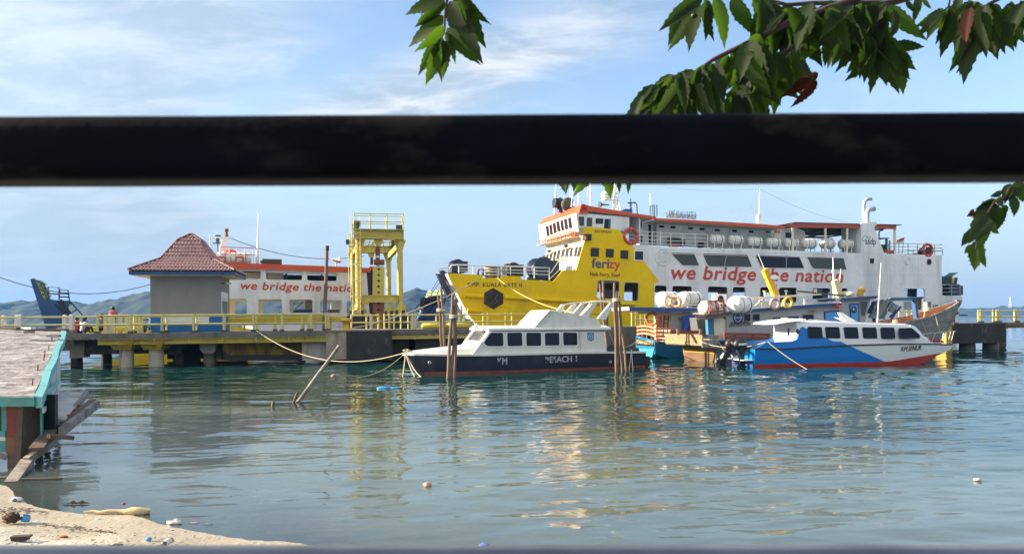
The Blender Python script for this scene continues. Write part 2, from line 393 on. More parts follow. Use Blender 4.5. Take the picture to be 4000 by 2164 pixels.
BOOT = mat('red_boot_paint', (.21,.055,.035), .7, var=.25, vs=3, dirt=(.10,.07,.04), da=.6)
BLUH = mat('bright_blue_hull_paint', (.004,.19,.58), .3, var=.05)
REDH = mat('bright_red_boot_paint', (.42,.030,.018), .4, var=.1)
CANI = mat('white_canister_plastic', (.78,.76,.70), .4, var=.04, dirt=(.42,.38,.30), da=.45, dt=(.55,.8), ds=(2,2,.8))
BLACK = mat('black_rubber', (.012,.012,.013), .45, var=.3, vs=5)
DKGREY = mat('dark_grey_metal', (.06,.06,.065), .5, var=.2)
STEEL = mat('bright_steel', (.55,.56,.57), .35, .6, var=.05)
ROPE = mat('pale_rope', (.52,.45,.33), .9, var=.15, vs=20)
ROPEY = mat('yellow_rope', (.55,.44,.16), .9, var=.15, vs=20)
ROPED = mat('dark_cable', (.05,.05,.055), .7, var=.1)
LBUOY = mat('orange_lifebuoy', (.50,.05,.02), .5, var=.1)
LBUOYC = mat('cream_lifebuoy', (.66,.52,.36), .6, var=.15, vs=6)
LBUOYP = mat('faded_pink_lifebuoy', (.52,.33,.27), .7, var=.2, vs=8)
LBUOYY = mat('yellow_lifebuoy', (.62,.44,.05), .6, var=.15, vs=8)
REDBR = mat('red_brown_wood_paint', (.24,.055,.035), .6, var=.2)
SALM = mat('salmon_wood_paint', (.62,.24,.14), .6, var=.15)
TEAL = mat('teal_board_paint', (.06,.27,.25), .65, var=.2, vs=2, dirt=(.14,.15,.13), da=.6, dt=(.5,.7), ds=(3,3,3))
TEALL = mat('light_teal_board_paint', (.17,.46,.46), .65, var=.12, dirt=(.25,.26,.22), da=.5, dt=(.52,.7), ds=(4,4,4))
MAROON = mat('maroon_board_paint', (.17,.028,.025), .65, var=.2)
SHEET = mat('bleached_roof_sheet', (.33,.315,.32), .85, var=.25, vs=3, dirt=(.08,.06,.065), da=.85, dt=(.40,.62), ds=(1.6,5.0,5), bump=.05, bs=5)
PLANKW = mat('peeling_white_planks', (.58,.60,.60), .75, var=.1, dirt=(.20,.17,.14), da=.7, dt=(.52,.7), ds=(3,3,3))
TARPG = mat('grey_tarpaulin', (.17,.20,.21), .6, var=.12)
TARPB = mat('blue_tarpaulin', (.02,.06,.22), .5, var=.15)
CLOTHB = mat('blue_cloth', (.05,.10,.42), .9, var=.12)
SKIN = mat('skin', (.30,.16,.10), .6, var=.05)
HAIR = mat('black_hair', (.012,.01,.009), .6, var=.1)
BANDY = mat('yellow_mast_paint', (.62,.36,.03), .5, var=.1)
CREAMP = mat('cream_mast_paint', (.70,.58,.32), .5, var=.1)
CYAN = mat('cyan_hull_paint', (.010,.16,.33), .5, var=.12, dirt=(.05,.12,.15), da=.4)
ORH = mat('orange_hull_paint', (.70,.14,.015), .5, var=.1)
SKYB = mat('sky_blue_door_paint', (.07,.34,.66), .5, var=.06)
ROYAL = mat('royal_blue_trim', (.008,.06,.21), .5, var=.15, rust=(.25,.22,.2), ra=.5, rs=4)
GREYCAB = mat('grey_cabin_paint', (.36,.36,.37), .6, var=.06, dirt=(.2,.2,.2), da=.4)
DKROOF = mat('dark_metal_roof', (.05,.055,.06), .6, var=.15)
RFLAG = mat('flag_red', (.48,.03,.03), .8, var=.05)
WFLAG = mat('flag_white', (.72,.72,.70), .8, var=.03)
REDC = mat('red_shirt_cloth', (.42,.04,.04), .9, var=.1)
PINKC = mat('pinkish_red_cloth', (.48,.08,.07), .9, var=.1)
WHITEC = mat('white_shirt_cloth', (.62,.64,.68), .9, var=.06)
DARKC = mat('dark_cloth', (.02,.022,.03), .9, var=.2)

# ------------------------------------------------------------------ shore, sea bed and water
SP0, SN = V((-7.5, 11.3)), V((.5, .867)).normalized(); SD = V((SN.y, -SN.x))
def shore_np(x, y):
    dxx, dyy = x-SP0.x, y-SP0.y
    dist = dxx*SN.x + dyy*SN.y; al = dxx*SD.x + dyy*SD.y
    return dist - .22 + .12*np.sin(al*.9+.4) + .06*np.sin(al*2.3+1.) - .035*np.maximum(0, al-5.5)**2*np.exp(-np.maximum(0, al-9)*.3)
def bed_np(x, y):
    d = shore_np(x, y)
    sea = -.042*d - .0011*np.clip(d, 0, 40)**2
    land = -.10*d
    z = np.where(d > 0, sea, land)
    return np.maximum(z, -4.5) + .012*np.sin(x*3.1+y*1.7)*np.exp(-np.abs(d)*.2)
def bed(x, y): return float(bed_np(np.array([x], float), np.array([y], float))[0])
def grid_mesh(name, X, Y, Z, mat_, smooth=True):
    nr, nc = X.shape; me = bpy.data.meshes.new(name); co = np.stack([X, Y, Z], -1).reshape(-1, 3).astype(np.float32)
    i = np.arange(nr*nc).reshape(nr, nc); q = np.stack([i[:-1,:-1], i[:-1,1:], i[1:,1:], i[1:,:-1]], -1).reshape(-1, 4)
    me.vertices.add(len(co)); me.vertices.foreach_set('co', co.ravel())
    me.loops.add(q.size); me.loops.foreach_set('vertex_index', q.ravel().astype(np.int32))
    me.polygons.add(len(q)); me.polygons.foreach_set('loop_start', np.arange(0, q.size, 4, dtype=np.int32)); me.polygons.foreach_set('loop_total', np.full(len(q), 4, np.int32))
    if smooth: me.polygons.foreach_set('use_smooth', np.ones(len(q), bool))
    me.materials.append(mat_); me.update(); me.validate()
    o = bpy.data.objects.new(name, me); C.objects.link(o); MW[o] = Matrix.Identity(4); return o

SAND = bpy.data.materials.new('beach_sand'); SAND.use_nodes = True
def sand_nodes():
    t = SAND.node_tree; N, L = t.nodes, t.links; b = N['Principled BSDF']; b.inputs['Roughness'].default_value = .9
    g = N.new('ShaderNodeNewGeometry'); at_ = N.new('ShaderNodeAttribute'); at_.attribute_name = 'height'
    def noi(s, d=6, r=.6):
        n = N.new('ShaderNodeTexNoise'); L.new(g.outputs['Position'], n.inputs[0]); n.inputs['Scale'].default_value = s; n.inputs['Detail'].default_value = d; n.inputs['Roughness'].default_value = r; return n.outputs[0]
    def rng(x, a, c, lo=0., hi=1., sm=False):
        n = N.new('ShaderNodeMapRange'); L.new(x, n.inputs[0])
        if sm: n.interpolation_type = 'SMOOTHSTEP'
        for i, q in enumerate((a, c, lo, hi)): n.inputs[i+1].default_value = q
        return n.outputs[0]
    def mix(f, a, c):
        n = N.new('ShaderNodeMixRGB')
        for i, q in enumerate((f, a, c)):
            if isinstance(q, tuple): n.inputs[i].default_value = (*q, 1)
            else: L.new(q, n.inputs[i])
        return n.outputs[0]
    ad = N.new('ShaderNodeMath'); ad.operation = 'ADD'; L.new(at_.outputs['Fac'], ad.inputs[0]); L.new(rng(noi(1.1), .3, .7, -.05, .05), ad.inputs[1])
    wet = rng(ad.outputs[0], .17, .08, 0, 1, True)
    c = mix(rng(noi(2.5), .3, .7), (.47,.44,.38), (.58,.555,.50))
    c = mix(rng(noi(60, 2), .40, .62, 0, .5), c, (.40,.35,.27))
    c = mix(rng(noi(9, 5), .60, .74, 0, .45), c, (.22,.18,.13))
    c2 = mix(rng(noi(2.0), .3, .7), (.36,.305,.22), (.45,.39,.29))
    c = mix(wet, c, c2)
    c = mix(rng(at_.outputs['Fac'], .0, -.10, 0, 1, True), c, (.60,.57,.48))
    L.new(c, b.inputs['Base Color']); L.new(rng(wet, 0, 1, .92, .55), b.inputs['Roughness'])
    bn = N.new('ShaderNodeBump'); bn.inputs['Distance'].default_value = .02; L.new(noi(12, 5), bn.inputs['Height']); L.new(bn.outputs[0], b.inputs['Normal'])
sand_nodes()
def seabed():
    ys = np.concatenate([np.linspace(1.2, 24, 150), np.linspace(24.5, 110, 60)]); xs = np.linspace(-1, 1, 190)
    Y, T = np.meshgrid(ys, xs, indexing='ij'); X = T*(12 + .95*Y)
    Z = bed_np(X, Y)
    near = np.exp(-np.maximum(0, shore_np(X, Y)+.2)*2)
    Z = Z + near*(.02*np.sin(X*1.3+.5)*np.cos(Y*1.9) + .012*np.sin(X*4.1-Y*3.3) + .006*np.sin(X*9+Y*7))*np.clip(-shore_np(X, Y), 0, 1)
    o = grid_mesh('beach', X, Y, Z, SAND); a = o.data.attributes.new('height', 'FLOAT', 'POINT'); a.data.foreach_set('value', Z.ravel().astype(np.float32))
    tag(o, kind='structure')
seabed()

WATER = bpy.data.materials.new('sea_water'); WATER.use_nodes = True
def water_nodes():
    t = WATER.node_tree; N, L = t.nodes, t.links; N.clear()
    def n_(ty, **k):
        q = N.new(ty)
        for a, b in k.items(): setattr(q, a, b)
        return q
    g = n_('ShaderNodeNewGeometry'); dep = n_('ShaderNodeAttribute'); dep.attribute_name = 'depth'
    def noi(scale, sc_, det=3, rot=0., ro=.55):
        mp = n_('ShaderNodeMapping'); L.new(g.outputs['Position'], mp.inputs[0]); mp.inputs['Scale'].default_value = sc_; mp.inputs['Rotation'].default_value = (0, 0, rot)
        q = n_('ShaderNodeTexNoise'); L.new(mp.outputs[0], q.inputs[0]); q.inputs['Scale'].default_value = scale; q.inputs['Detail'].default_value = det; q.inputs['Roughness'].default_value = ro
        return q.outputs[0]
    def mth(op, a, b=None, clamp=False):
        q = n_('ShaderNodeMath', operation=op); q.use_clamp = clamp
        for i, x in enumerate((a, b)):
            if x is None: continue
            if isinstance(x, (int, float)): q.inputs[i].default_value = x
            else: L.new(x, q.inputs[i])
        return q.outputs[0]
    patch = n_('ShaderNodeMapRange'); L.new(noi(.07, (1, 1, 1), 3, .3), patch.inputs[0])
    for i, q in enumerate((.35, .65, .45, 1.25)): patch.inputs[i+1].default_value = q
    hgt = mth('ADD', mth('MULTIPLY', noi(2.1, (.55, 1.25, 1), 4, .12), .6), mth('MULTIPLY', noi(.8, (.5, 1.3, 1), 3, -.2), 1.0))
    bn = n_('ShaderNodeBump'); bn.inputs['Strength'].default_value = 1.0
    L.new(mth('MULTIPLY', hgt, patch.outputs[0]), bn.inputs['Height']); bn.inputs['Distance'].default_value = .016
    fr = n_('ShaderNodeFresnel'); fr.inputs[0].default_value = 1.33; L.new(bn.outputs[0], fr.inputs[1])
    gl = n_('ShaderNodeBsdfGlossy'); gl.inputs['Roughness'].default_value = .008; L.new(bn.outputs[0], gl.inputs['Normal'])
    gl.inputs['Color'].default_value = (.96, .98, 1, 1)
    df = n_('ShaderNodeBsdfDiffuse')
    cm = n_('ShaderNodeMixRGB'); mr = n_('ShaderNodeMapRange'); L.new(dep.outputs['Fac'], mr.inputs[0])
    for i, q in enumerate((.0, .62, 0, 1)): mr.inputs[i+1].default_value = q
    L.new(mr.outputs[0], cm.inputs[0]); cm.inputs[1].default_value = (.44, .53, .46, 1); cm.inputs[2].default_value = (.006, .040, .037, 1)
    L.new(cm.outputs[0], df.inputs[0])
    tr = n_('ShaderNodeBsdfTransparent'); tr.inputs[0].default_value = (.88, .97, .95, 1)
    T = mth('POWER', 2.718, mth('ADD', mth('MULTIPLY', dep.outputs['Fac'], -1.0), mth('MULTIPLY', mth('MULTIPLY', dep.outputs['Fac'], dep.outputs['Fac']), -1.3)), True)
    m1 = n_('ShaderNodeMixShader'); L.new(T, m1.inputs[0]); L.new(df.outputs[0], m1.inputs[1]); L.new(tr.outputs[0], m1.inputs[2])
    m2 = n_('ShaderNodeMixShader'); L.new(fr.outputs[0], m2.inputs[0]); L.new(m1.outputs[0], m2.inputs[1]); L.new(gl.outputs[0], m2.inputs[2])
    o = n_('ShaderNodeOutputMaterial'); L.new(m2.outputs[0], o.inputs[0])
water_nodes()
def water():
    # rows get farther apart with distance, so ripples near the shore are fully modelled
    inv = np.linspace(1/7.2, 1/420.0, 760); ys = np.concatenate([1/inv, [600, 1000, 2000, 4000, 9000]])
    xs = np.linspace(-1.0, 1.0, 860); xs = np.sign(xs)*np.abs(xs)**1.12
    Y, T = np.meshgrid(ys, xs, indexing='ij'); X = T*(1.5 + .86*Y)
    rowd = np.gradient(ys)[:, None]; cold = (1.5 + .86*ys)[:, None]*2/860
    Z = np.zeros_like(X); rng = np.random.default_rng(11)
    amp_mod = .62 + .38*np.sin(X*.11+Y*.05+1)*np.sin(Y*.16-X*.05) + .22*np.sin(X*.37-Y*.21)*np.sin(Y*.31+2)
    calm = np.clip((Y-9)/14, .45, 1.3); shallow = np.clip(shore_np(X, Y)/3.5, .12, 1)
    for k in range(64):
        lam = .26*(3.6/.26)**(k/63.0); th = rng.normal(.10, .40) if k % 3 else rng.normal(-.45, .35)
        kx, ky = 2*math.pi/lam*math.sin(th), 2*math.pi/lam*math.cos(th)
        a = .0026*lam**.85*rng.uniform(.5, 1.5)
        samp = np.clip(1.8 - 2.6*np.maximum(rowd*abs(math.cos(th)), cold*abs(math.sin(th)))/lam*1.2, 0, 1)
        ph = kx*X + ky*Y + rng.uniform(0, 6.28) + .8*np.sin(X*.23*rng.uniform(.6,1.4)+k)+ .8*np.sin(Y*.19+k*1.7)
        Z += a*samp*np.sin(ph)
    Z *= np.clip(amp_mod, .2, 1.4)*calm*shallow
    D = -bed_np(X, Y)
    o = grid_mesh('sea_water', X, Y, Z, WATER); a = o.data.attributes.new('depth', 'FLOAT', 'POINT'); a.data.foreach_set('value', np.maximum(D, 0).ravel().astype(np.float32))
    tag(o, kind='structure')
water()

# ------------------------------------------------------------------ far shores
HILLM = mat('forested_hillside', (.010,.022,.013), .95, var=.55, vs=.05, dirt=(.015,.028,.012), da=.8, dt=(.4,.65), ds=(.07,.07,.07))
def hill(name, pts, Y, depth, label=None, bump=5.0, n=420, seed=0.0):
    us = [p[0] for p in pts]; zs = [at(p[0], p[1], Y).z for p in pts]; xs = [at(p[0], p[1], Y).x for p in pts]
    X1 = np.linspace(xs[0], xs[-1], n); H = np.interp(X1, xs, zs); m = 46
    T = np.linspace(0, 1, m); X, TT = np.meshgrid(X1, T); HH = np.tile(H, (m, 1))
    prof = np.sin(np.clip(TT, 0, 1)*math.pi*.5/.62)**.8; prof = np.where(TT > .62, np.cos((TT-.62)/.38*math.pi/2)**.6, prof)
    Yg = Y - depth*.62 + TT*depth
    Z = HH*np.nan_to_num(prof)
    N = np.array([[mnoise.turbulence(V((X[j,i]*.045/bump*5, Yg[j,i]*.045/bump*5, seed)), 3, False) for i in range(n)] for j in range(m)])
    Z = Z + bump*(N-.45)*np.clip(HH/6, .15, 1.1)*(np.sin(np.clip(TT, .02, .98)*math.pi)**.3)
    Z[0] = -1.5; Z[-1] = -1.5
    o = grid_mesh(name, X, Yg, Z, HILLM, smooth=False); tag(o, kind='structure'); return o
hl = [(-700,1190),(-400,1150),(-150,1188),(0,1182),(60,1175),(96,1178),(140,1172),(165,1175),(210,1179),(290,1173),(330,1183),(368,1189),(408,1186),(446,1179),(470,1170),(500,1169),(543,1156),(582,1144),(640,1133),(760,1120),(900,1110),(1100,1118),(1300,1138),(1440,1150),(1500,1165),(1574,1149),(1600,1138),(1639,1126),(1690,1141),(1740,1158),(1830,1185),(1950,1215),(2150,1245)]
hill('hills', hl, 1500.0, 420, bump=8, n=520, seed=.3)
hill('headland', [(3500,1233),(3640,1215),(3753,1204),(3850,1201),(3900,1199),(4000,1195),(4300,1190),(5000,1180),(5400,1225)], 2600.0, 500, bump=10, n=300, seed=4.2)
HAZE_ON = True
if HAZE_ON:
    hz = MB(); hz.box((-4200, -40, -7), (8400, 0, 0), (0, 3700, 0), (0, 0, 140)); 
    hm = bpy.data.materials.new('thin_haze'); hm.use_nodes = True; hN = hm.node_tree; hN.nodes.clear()
    pv = hN.nodes.new('ShaderNodeVolumePrincipled'); pv.inputs['Density'].default_value = .00014; pv.inputs['Color'].default_value = (.18, .45, 1.0, 1); pv.inputs['Anisotropy'].default_value = .1
    ho = hN.nodes.new('ShaderNodeOutputMaterial'); hN.links.new(pv.outputs[0], ho.inputs['Volume'])
    o = bpy.data.objects.new('haze', hz.mesh('haze', hm)); C.objects.link(o); MW[o] = Matrix.Identity(4); tag(o, kind='stuff')
# radio mast on the right-hand headland
m_ = MB(); p0, p1 = at(3946, 1203, 2500), at(3946, 1160, 2500)
for k in range(3):
    q = 2.1*k; off = V((math.cos(q), math.sin(q), 0))
    m_.tube([p0+off*5, p1+off*.8], .45, 4)
for k in range(8):
    z = p0.lerp(p1, (k+.5)/8); w = 5-4.2*(k+.5)/8
    m_.tube([z+V((math.cos(2.1*i), math.sin(2.1*i), 0))*w for i in (0, 1, 2, 0)], .3, 3)
single(m_, 'radio_mast', WRAIL, 'thin white lattice radio mast on the far right headland', 'radio mast')
# ================================================================== generic fittings
def window(fr, poly, parent, frame_m, pane_m, c=0.0, w=.07, proud=.035, name='window', sub='pane', r=.06, inset=.012):
    """a closed window on a wall: raised frame (part) and its pane (sub-part)"""
    poly = rnd(poly, r); cx = sum(p[0] for p in poly)/len(poly); cy = sum(p[1] for p in poly)/len(poly)
    outp = []
    for p in poly:
        d = V((p[0]-cx, p[1]-cy)); outp.append(tuple(V(p) + d.normalized()*w))
    m = MB().plate(fr, outp, [poly], c+.001, c+proud); f = part(m, name, frame_m, parent)
    m = MB().plate(fr, poly, (), c-.02, c+inset); p_ = part(m, sub, pane_m, f); return f
def canister(name, label, group, loc, rz, L=1.5, D=.95, legs=True, band_m=None):
    """a liferaft barrel lying in its cradle; local x is its axis"""
    t = thing(name, label, 'liferaft', loc, rz, group); R = D/2; zc = .36+R if legs else R
    m = Matrix.Translation(V(loc)) @ Matrix.Rotation(rz, 4, 'Z'); pt = lambda x, y, z: m @ V((x, y, z)); ax = (m.to_3x3() @ V((1, 0, 0)))
    prof = [(0, .02), (.02, R*.55), (L*.06, R*.82), (L*.13, R*.97)]
    for k in range(4):
        x0 = L*(.15+.19*k); prof += [(x0, R), (x0+L*.10, R), (x0+L*.115, R*1.035), (x0+L*.145, R*1.035), (x0+L*.16, R)]
    prof += [(L*.90, R*.95), (L*.95, R*.8), (L*.985, R*.5), (L, .02)]
    prof = sorted(prof)
    part(MB().lathe(pt(-L/2, 0, zc), ax, prof, 20), 'barrel', CANI, t)
    b = MB()
    for x in (-.22*L, .22*L): b.torus(pt(x, 0, zc), ax, R*1.04, .02, 20, 4)
    part(b, 'strap', band_m or DKGREY, t)
    b = MB(); b.torus(pt(0, 0, zc), V((0, 0, 1)), 0.01, .01, 4, 3)
    seam = [pt(-L/2*.95, 0, zc)]
    for sgn in (1, -1): b.tube([pt(-L/2*1.01, 0, zc), pt(-L*.42, sgn*R*.93, zc), pt(L*.42, sgn*R*1.02, zc), pt(L/2*1.01, 0, zc)], .016, 4)
    part(b, 'seam', DKGREY, t)
    for x in (-.28*L, .28*L):
        b = MB()
        if legs:
            b.bar(pt(x, -R*.8, .05), pt(x, R*.8, .05), .07)
            for y in (-R*.62, R*.62): b.bar(pt(x, y, 0), pt(x, y*1.05, zc-R*.62), .07)
        b.bar(pt(x, -R*.62, zc-R*.66), pt(x, 0, zc-R*1.02), .06); b.bar(pt(x, R*.62, zc-R*.66), pt(x, 0, zc-R*1.02), .06)
        part(b, 'cradle', WRAIL if legs else REDBR, t)
    return t
def lifebuoy(label, c, ax, R, m, group=None, r=None, bands=WRAIL, extra=None):
    r = r or R*.24; t = thing('lifebuoy', label, 'lifebuoy', V(c)-V((0, 0, R+r)), 0, group)
    part(MB().torus(c, ax, R, r, 26, 8), 'ring', m, t)
    axv = V(ax).normalized(); e = axv.orthogonal().normalized(); g = axv.cross(e)
    for k in range(4):
        a = math.pi/4 + k*math.pi/2; d = e*math.cos(a)+g*math.sin(a); tn = axv.cross(d)
        b = MB()
        for q in (-.5, .5):
            pass
        b.torus(V(c)+d*R, tn, r*1.05, r*.10, 10, 4); part(b, 'grab_band', bands, t)
    return t
def steps(mb, p0, p1, side, w, n, t=.04):
    p0, p1, side = V(p0), V(p1), V(side)
    for k in range(n):
        c = p0.lerp(p1, (k+.5)/n); mb.box(c - side*w/2 - V((0, 0, t/2)), side*w, V((.0, .16, 0)), V((0, 0, t)))

# ================================================================== the large yellow and white ferry
A0 = at(1716, 1100, 61.0); A0.z = 0; ANG = R_(19.0)
AX = V((math.cos(ANG), math.sin(ANG), 0)); FA = Fr(A0, AX); AT = -FA.n             # AT: across the ship, away from the shore
BEAM = 11.0
ferry = thing('car_ferry', 'large car ferry with yellow bow, white side and orange roof lying beyond the jetty', 'ferry', FA.w(24, 0, -BEAM/2))
qa = lambda pts, c=0.0: FA.q(pts, c)
# side plating, with every opening cut through it
low = -1.2
def zb(u): return FA.uv(u, 1300)[0]
W_open = [r4((780,915),(975,925),(970,1085),(768,1080)), r4((1020,935),(1150,940),(1145,1105),(1012,1100)),
          [(2556,1114.5),(2605,1116),(2605,1198),(2553,1196)], [(2626,1116.7),(2702.5,1118.4),(2702,1192),(2625,1190)],
          [(2765.4,1118.4),(2841.6,1121),(2841,1200),(2764,1198)], [(2862,1121),(2911.7,1122),(2911,1196),(2861,1195)],
          [(2969,1121.6),(3015,1122),(3015,1180),(2968,1180)], [(3043,1123),(3113,1124),(3113,1182),(3042,1182)],
          [(3173.6,1125),(3244,1126),(3244,1180),(3173,1180)], [(3286.6,1125.7),(3310.7,1126),(3310.7,1182),(3286,1182)],
          [(3529,1126),(3611.5,1128),(3611,1213),(3529,1211)]]
# yellow region
ydiag = [(2417,897),(2466,954.3)] + [r4((1350,950))]
y_out_px = [(1747.5,1067),(1886,1074.7),(1885,1087),(1959,1085),(1961,1077.6),(2030,1078.6),(2039.6,1092),(2162,1098),(2199,1055.7),(2251,1055),(2283.5,942),(2281,885.8),(2417,897),(2466,954.3)]
side_top_w = [(2466,954.3),(2615,968),(2950,971.8),(3055,977.6),(3362,989.5),(3455,992),(3680,997)]
def A_low(u, c=0): return (FA.uv(u, 1300, c)[0], low)
bow_edge = [(1747.5,1067),(1761,1097),(1790,1153),(1829,1227),(1850,1254)]
bl = qa(bow_edge); bl_dir = V(bl[-1])-V(bl[-2]); bow_foot = tuple(V(bl[-1]) + bl_dir*((low-bl[-1][1])/bl_dir.y))
xw3 = FA.uv(2554, 1114)[0]
d0, d1 = V(FA.uv(2466,954.3)), V(FA.uv(*r4((1350,950))))
zc3 = FA.uv(2556, 1114.5)[1]; top3 = FA.uv(2556, 1114.5)
# yellow plate: everything forward of the diagonal and of the third opening
kd = (d1-d0)/(d1.y-d0.y); dg = lambda z: d0 + kd*(z-d0.y)
q4w = rnd(qa(zK((152,935),(320,940),(318,1115),(148,1105))), .05)
yel_outer = qa(y_out_px[:-1]) + [tuple(d0)] + [(FA.uv(2555,1113)[0]+.35, dg(FA.uv(2555,1113)[1]+.0)[1] if False else FA.uv(2560,1109)[1])]
zt = V(dg(FA.uv(2556,1112)[1]+.18))
yel_outer = qa(y_out_px[:-1]) + [tuple(d0), tuple(zt), (xw3+.02, zt.y-.02), (xw3+.02, low)] + [bow_foot] + list(reversed(bl))[:-1]
hull_c = .12
yw = [rnd(qa(h), .22) for h in W_open[:2]]
m = MB().plate(FA, yel_outer, yw, -hull_c, 0); yel_hull = part(m, 'bow_side_plating', YEL, ferry, label='bright yellow forward hull side')
# white plate
w_outer = [tuple(d0)] + qa(side_top_w[1:]) + qa([(3678.5,1030),(3679.5,1154),(3760,1158),(3754,1177),(3744.5,1234),(3739.7,1261)])
w_outer += [(FA.uv(3735,1290)[0], low), (xw3+.022, low), (xw3+.022, zt.y-.022), (zt.x+.003, zt.y)]
# cut-outs that touch the plate border become part of the outline: third opening starts at the border
w3 = qa(W_open[2]); k_ = [i for i, p in enumerate(w_outer) if abs(p[1]-(zt.y-.022)) < 1e-6][0]
w_outer = w_outer[:k_-1] + [w_outer[k_-1]] + w_outer[k_:]
wh = [rnd([(p[0]+(.06 if i in (0, 3) and k == 0 else 0), p[1]) for i, p in enumerate(qa(h))], .22) for k, h in enumerate(W_open[2:])]
m = MB().plate(FA, w_outer, wh, -hull_c, -.001); part(m, 'white_side_plating', WHITE, ferry, label='weathered white hull side')
# far side, with openings opposite, so daylight shows through the car deck
wheelz = FA.uv(2620, 968)[1]; zcar = FA.uv(2400, 1240)[1]
sb = FA.uv(1760,1100)[0]; ss = FA.uv(3679,1100)[0]
far_holes = []
zt_o, zb_o = FA.uv(2700,1119)[1], FA.uv(2700,1196)[1]
for k, (a, w) in enumerate([(14.5,2.2),(17.6,1.9),(21.0,2.2),(24.2,1.8),(27.4,2.6),(31.5,1.6),(35,2.2),(39,2.0),(43,1.6),(47.6,2.8)]):
    far_holes.append(rnd(rect(a, zb_o-.5, a+w, zt_o-.1), .2))
hz_t = FA.uv(2100, 1096)[1]
far_out = [(sb+5.2, low), (ss+.5, low), (ss+.5, wheelz), (FA.uv(2300,1000)[0]+.4, wheelz+.1), (FA.uv(2200,1056)[0], hz_t), (sb+2.2, FA.uv(1770,1070)[1])]
m = MB().plate(FA, far_out, far_holes, -BEAM, -BEAM+.12); part(m, 'far_side_plating', WHITE, ferry)
# decks and bulkheads
m = MB(); m.fbox(FA, sb+4, zcar-.15, ss+3.6, zcar, -BEAM+.13, -hull_c-.01); part(m, 'car_deck', DKGREY, ferry)
zpd = zt_o + .28
m = MB(); m.fbox(FA, FA.uv(2200,1056)[0], zpd, ss-.1, zpd+.12, -BEAM+.13, -hull_c-.01)
for k in range(16): m.fbox(FA, 14+k*2.45, zpd-.22, 14.12+k*2.45, zpd, -BEAM+.14, -hull_c-.02)
part(m, 'passenger_deck', INT, ferry)
m = MB(); m.fbox(FA, sb+.6, hz_t-.12, sb+4.2, hz_t, -1.6, -hull_c-.01); m.fbox(FA, sb+4.21, hz_t-.12, FA.uv(2200,1056)[0]+1.5, hz_t, -BEAM+.13, -hull_c-.01); part(m, 'forecastle_deck', GREEND, ferry)
zbd = wheelz - .05
m = MB(); m.fbox(FA, FA.uv(2300,1000)[0]+.3, zbd-.12, ss-.05, zbd-.02, -BEAM+.13, -hull_c-.01); part(m, 'boat_deck', GREEND, ferry)
for a_, z0_, z1_, c0_, c1_ in ((ss-.12, zcar+3.6, zbd-.13, -BEAM+.13, -hull_c-.01), (sb+5, zcar+.01, zcar+2.4, -BEAM+.13, -BEAM*.62), (40, zcar+.01, zpd-.01, -BEAM*.7, -hull_c-3.0), (21.5, zcar+.01, zpd-.01, -BEAM*.75, -BEAM*.45)):
    part(MB().fbox(FA, a_, z0_, a_+.1, z1_, c0_, c1_), 'inner_bulkhead', INT, ferry)
# opening rims
m = MB()
for k, h in enumerate(W_open):
    p = rnd(qa(h), .22); cx = sum(x for x, y in p)/len(p); cy = sum(y for x, y in p)/len(p)
    if k == 2: continue
    o = [tuple(V(x) + (V(x)-V((cx, cy))).normalized()*.09) for x in p]
    mm = MB().plate(FA, o, [p], .001, .03); part(mm, 'opening_rim', YRAIL if k < 2 else WHITEP, ferry)
# rub rails
rubpx = [[(1813,1154),(1887,1159)], [(1971,1161),(2100,1169),(2250,1178),(2480,1189)], [(1826,1212),(1883,1216)]]
for seg in rubpx:
    m = MB(); pts = [FA.px(u, v, .10) for u, v in seg]; m.tube(pts, .17, 8); part(m, 'rubbing_strake', YEL, ferry)
# hull plate seams: thin vertical and horizontal weld lines
m = MB()
for u in (1905,1990,2075,2160,2215,2275): m.bar(FA.px(u, 1100 if u < 2180 else 1062, .004), FA.px(u, 1255, .004), .03, .012)
for v in (1135, 1195, 1235): m.bar(FA.px(1850 if v > 1200 else 1815, v, .004), FA.px(2330, v+11, .004), .03, .012)
part(m, 'weld_seam', YEL, ferry)
m = MB()
for u in (2600,2740,3390,3460,3530,3600): m.bar(FA.px(u, 1000, .004), FA.px(u, 1105, .004), .03, .012)
for v in (1032, 1070, 1104):
    m.bar(FA.px(3340, v, .004), FA.px(3676, v+4, .004), .03, .012)
for v in (976.5, 986.5, 991):
    m.bar(FA.px(2617, v, .01), FA.px(3311, v+17.5, .01), .05, .04)
part(m, 'weld_seam', WHITE, ferry)
# hexagonal anchor pocket with the anchor in it
hexp = qa(zH((1680,640),(1885,760),(1885,960),(1685,1075),(1495,960),(1500,745)))
m = MB().plate(FA, hexp, (), .001, .02); pocket = part(m, 'anchor_pocket', BLKRUST, ferry)
cx, cy = FA.uv(*zH((1690, 870)))
m = MB(); m.bar(FA.w(cx-.3, cy-.4, .12), FA.w(cx+.3, cy+.35, .12), .14, .12, up=FA.n)
for s_ in (-1, 1):
    arc = [FA.w(cx-.3+s_*.62*math.sin(t)*.9, cy-.4+.6*(1-math.cos(t))-.08, .12+.1*math.sin(t)) for t in np.linspace(0, 1.4, 6)]
    m.tube(arc, [.09,.09,.09,.08,.07,.03], 6)
m.torus(FA.w(cx+.36, cy+.42, .12), FA.n, .12, .04, 12, 5); m.tube([FA.w(cx+.35, cy+.4, .12), FA.w(cx+.05, cy+.1, .25), FA.w(cx+.3, cy-.4, .2)], .05, 6)
part(m, 'anchor', mat('black_brown_anchor', (.07,.05,.04), .6, var=.3), pocket)
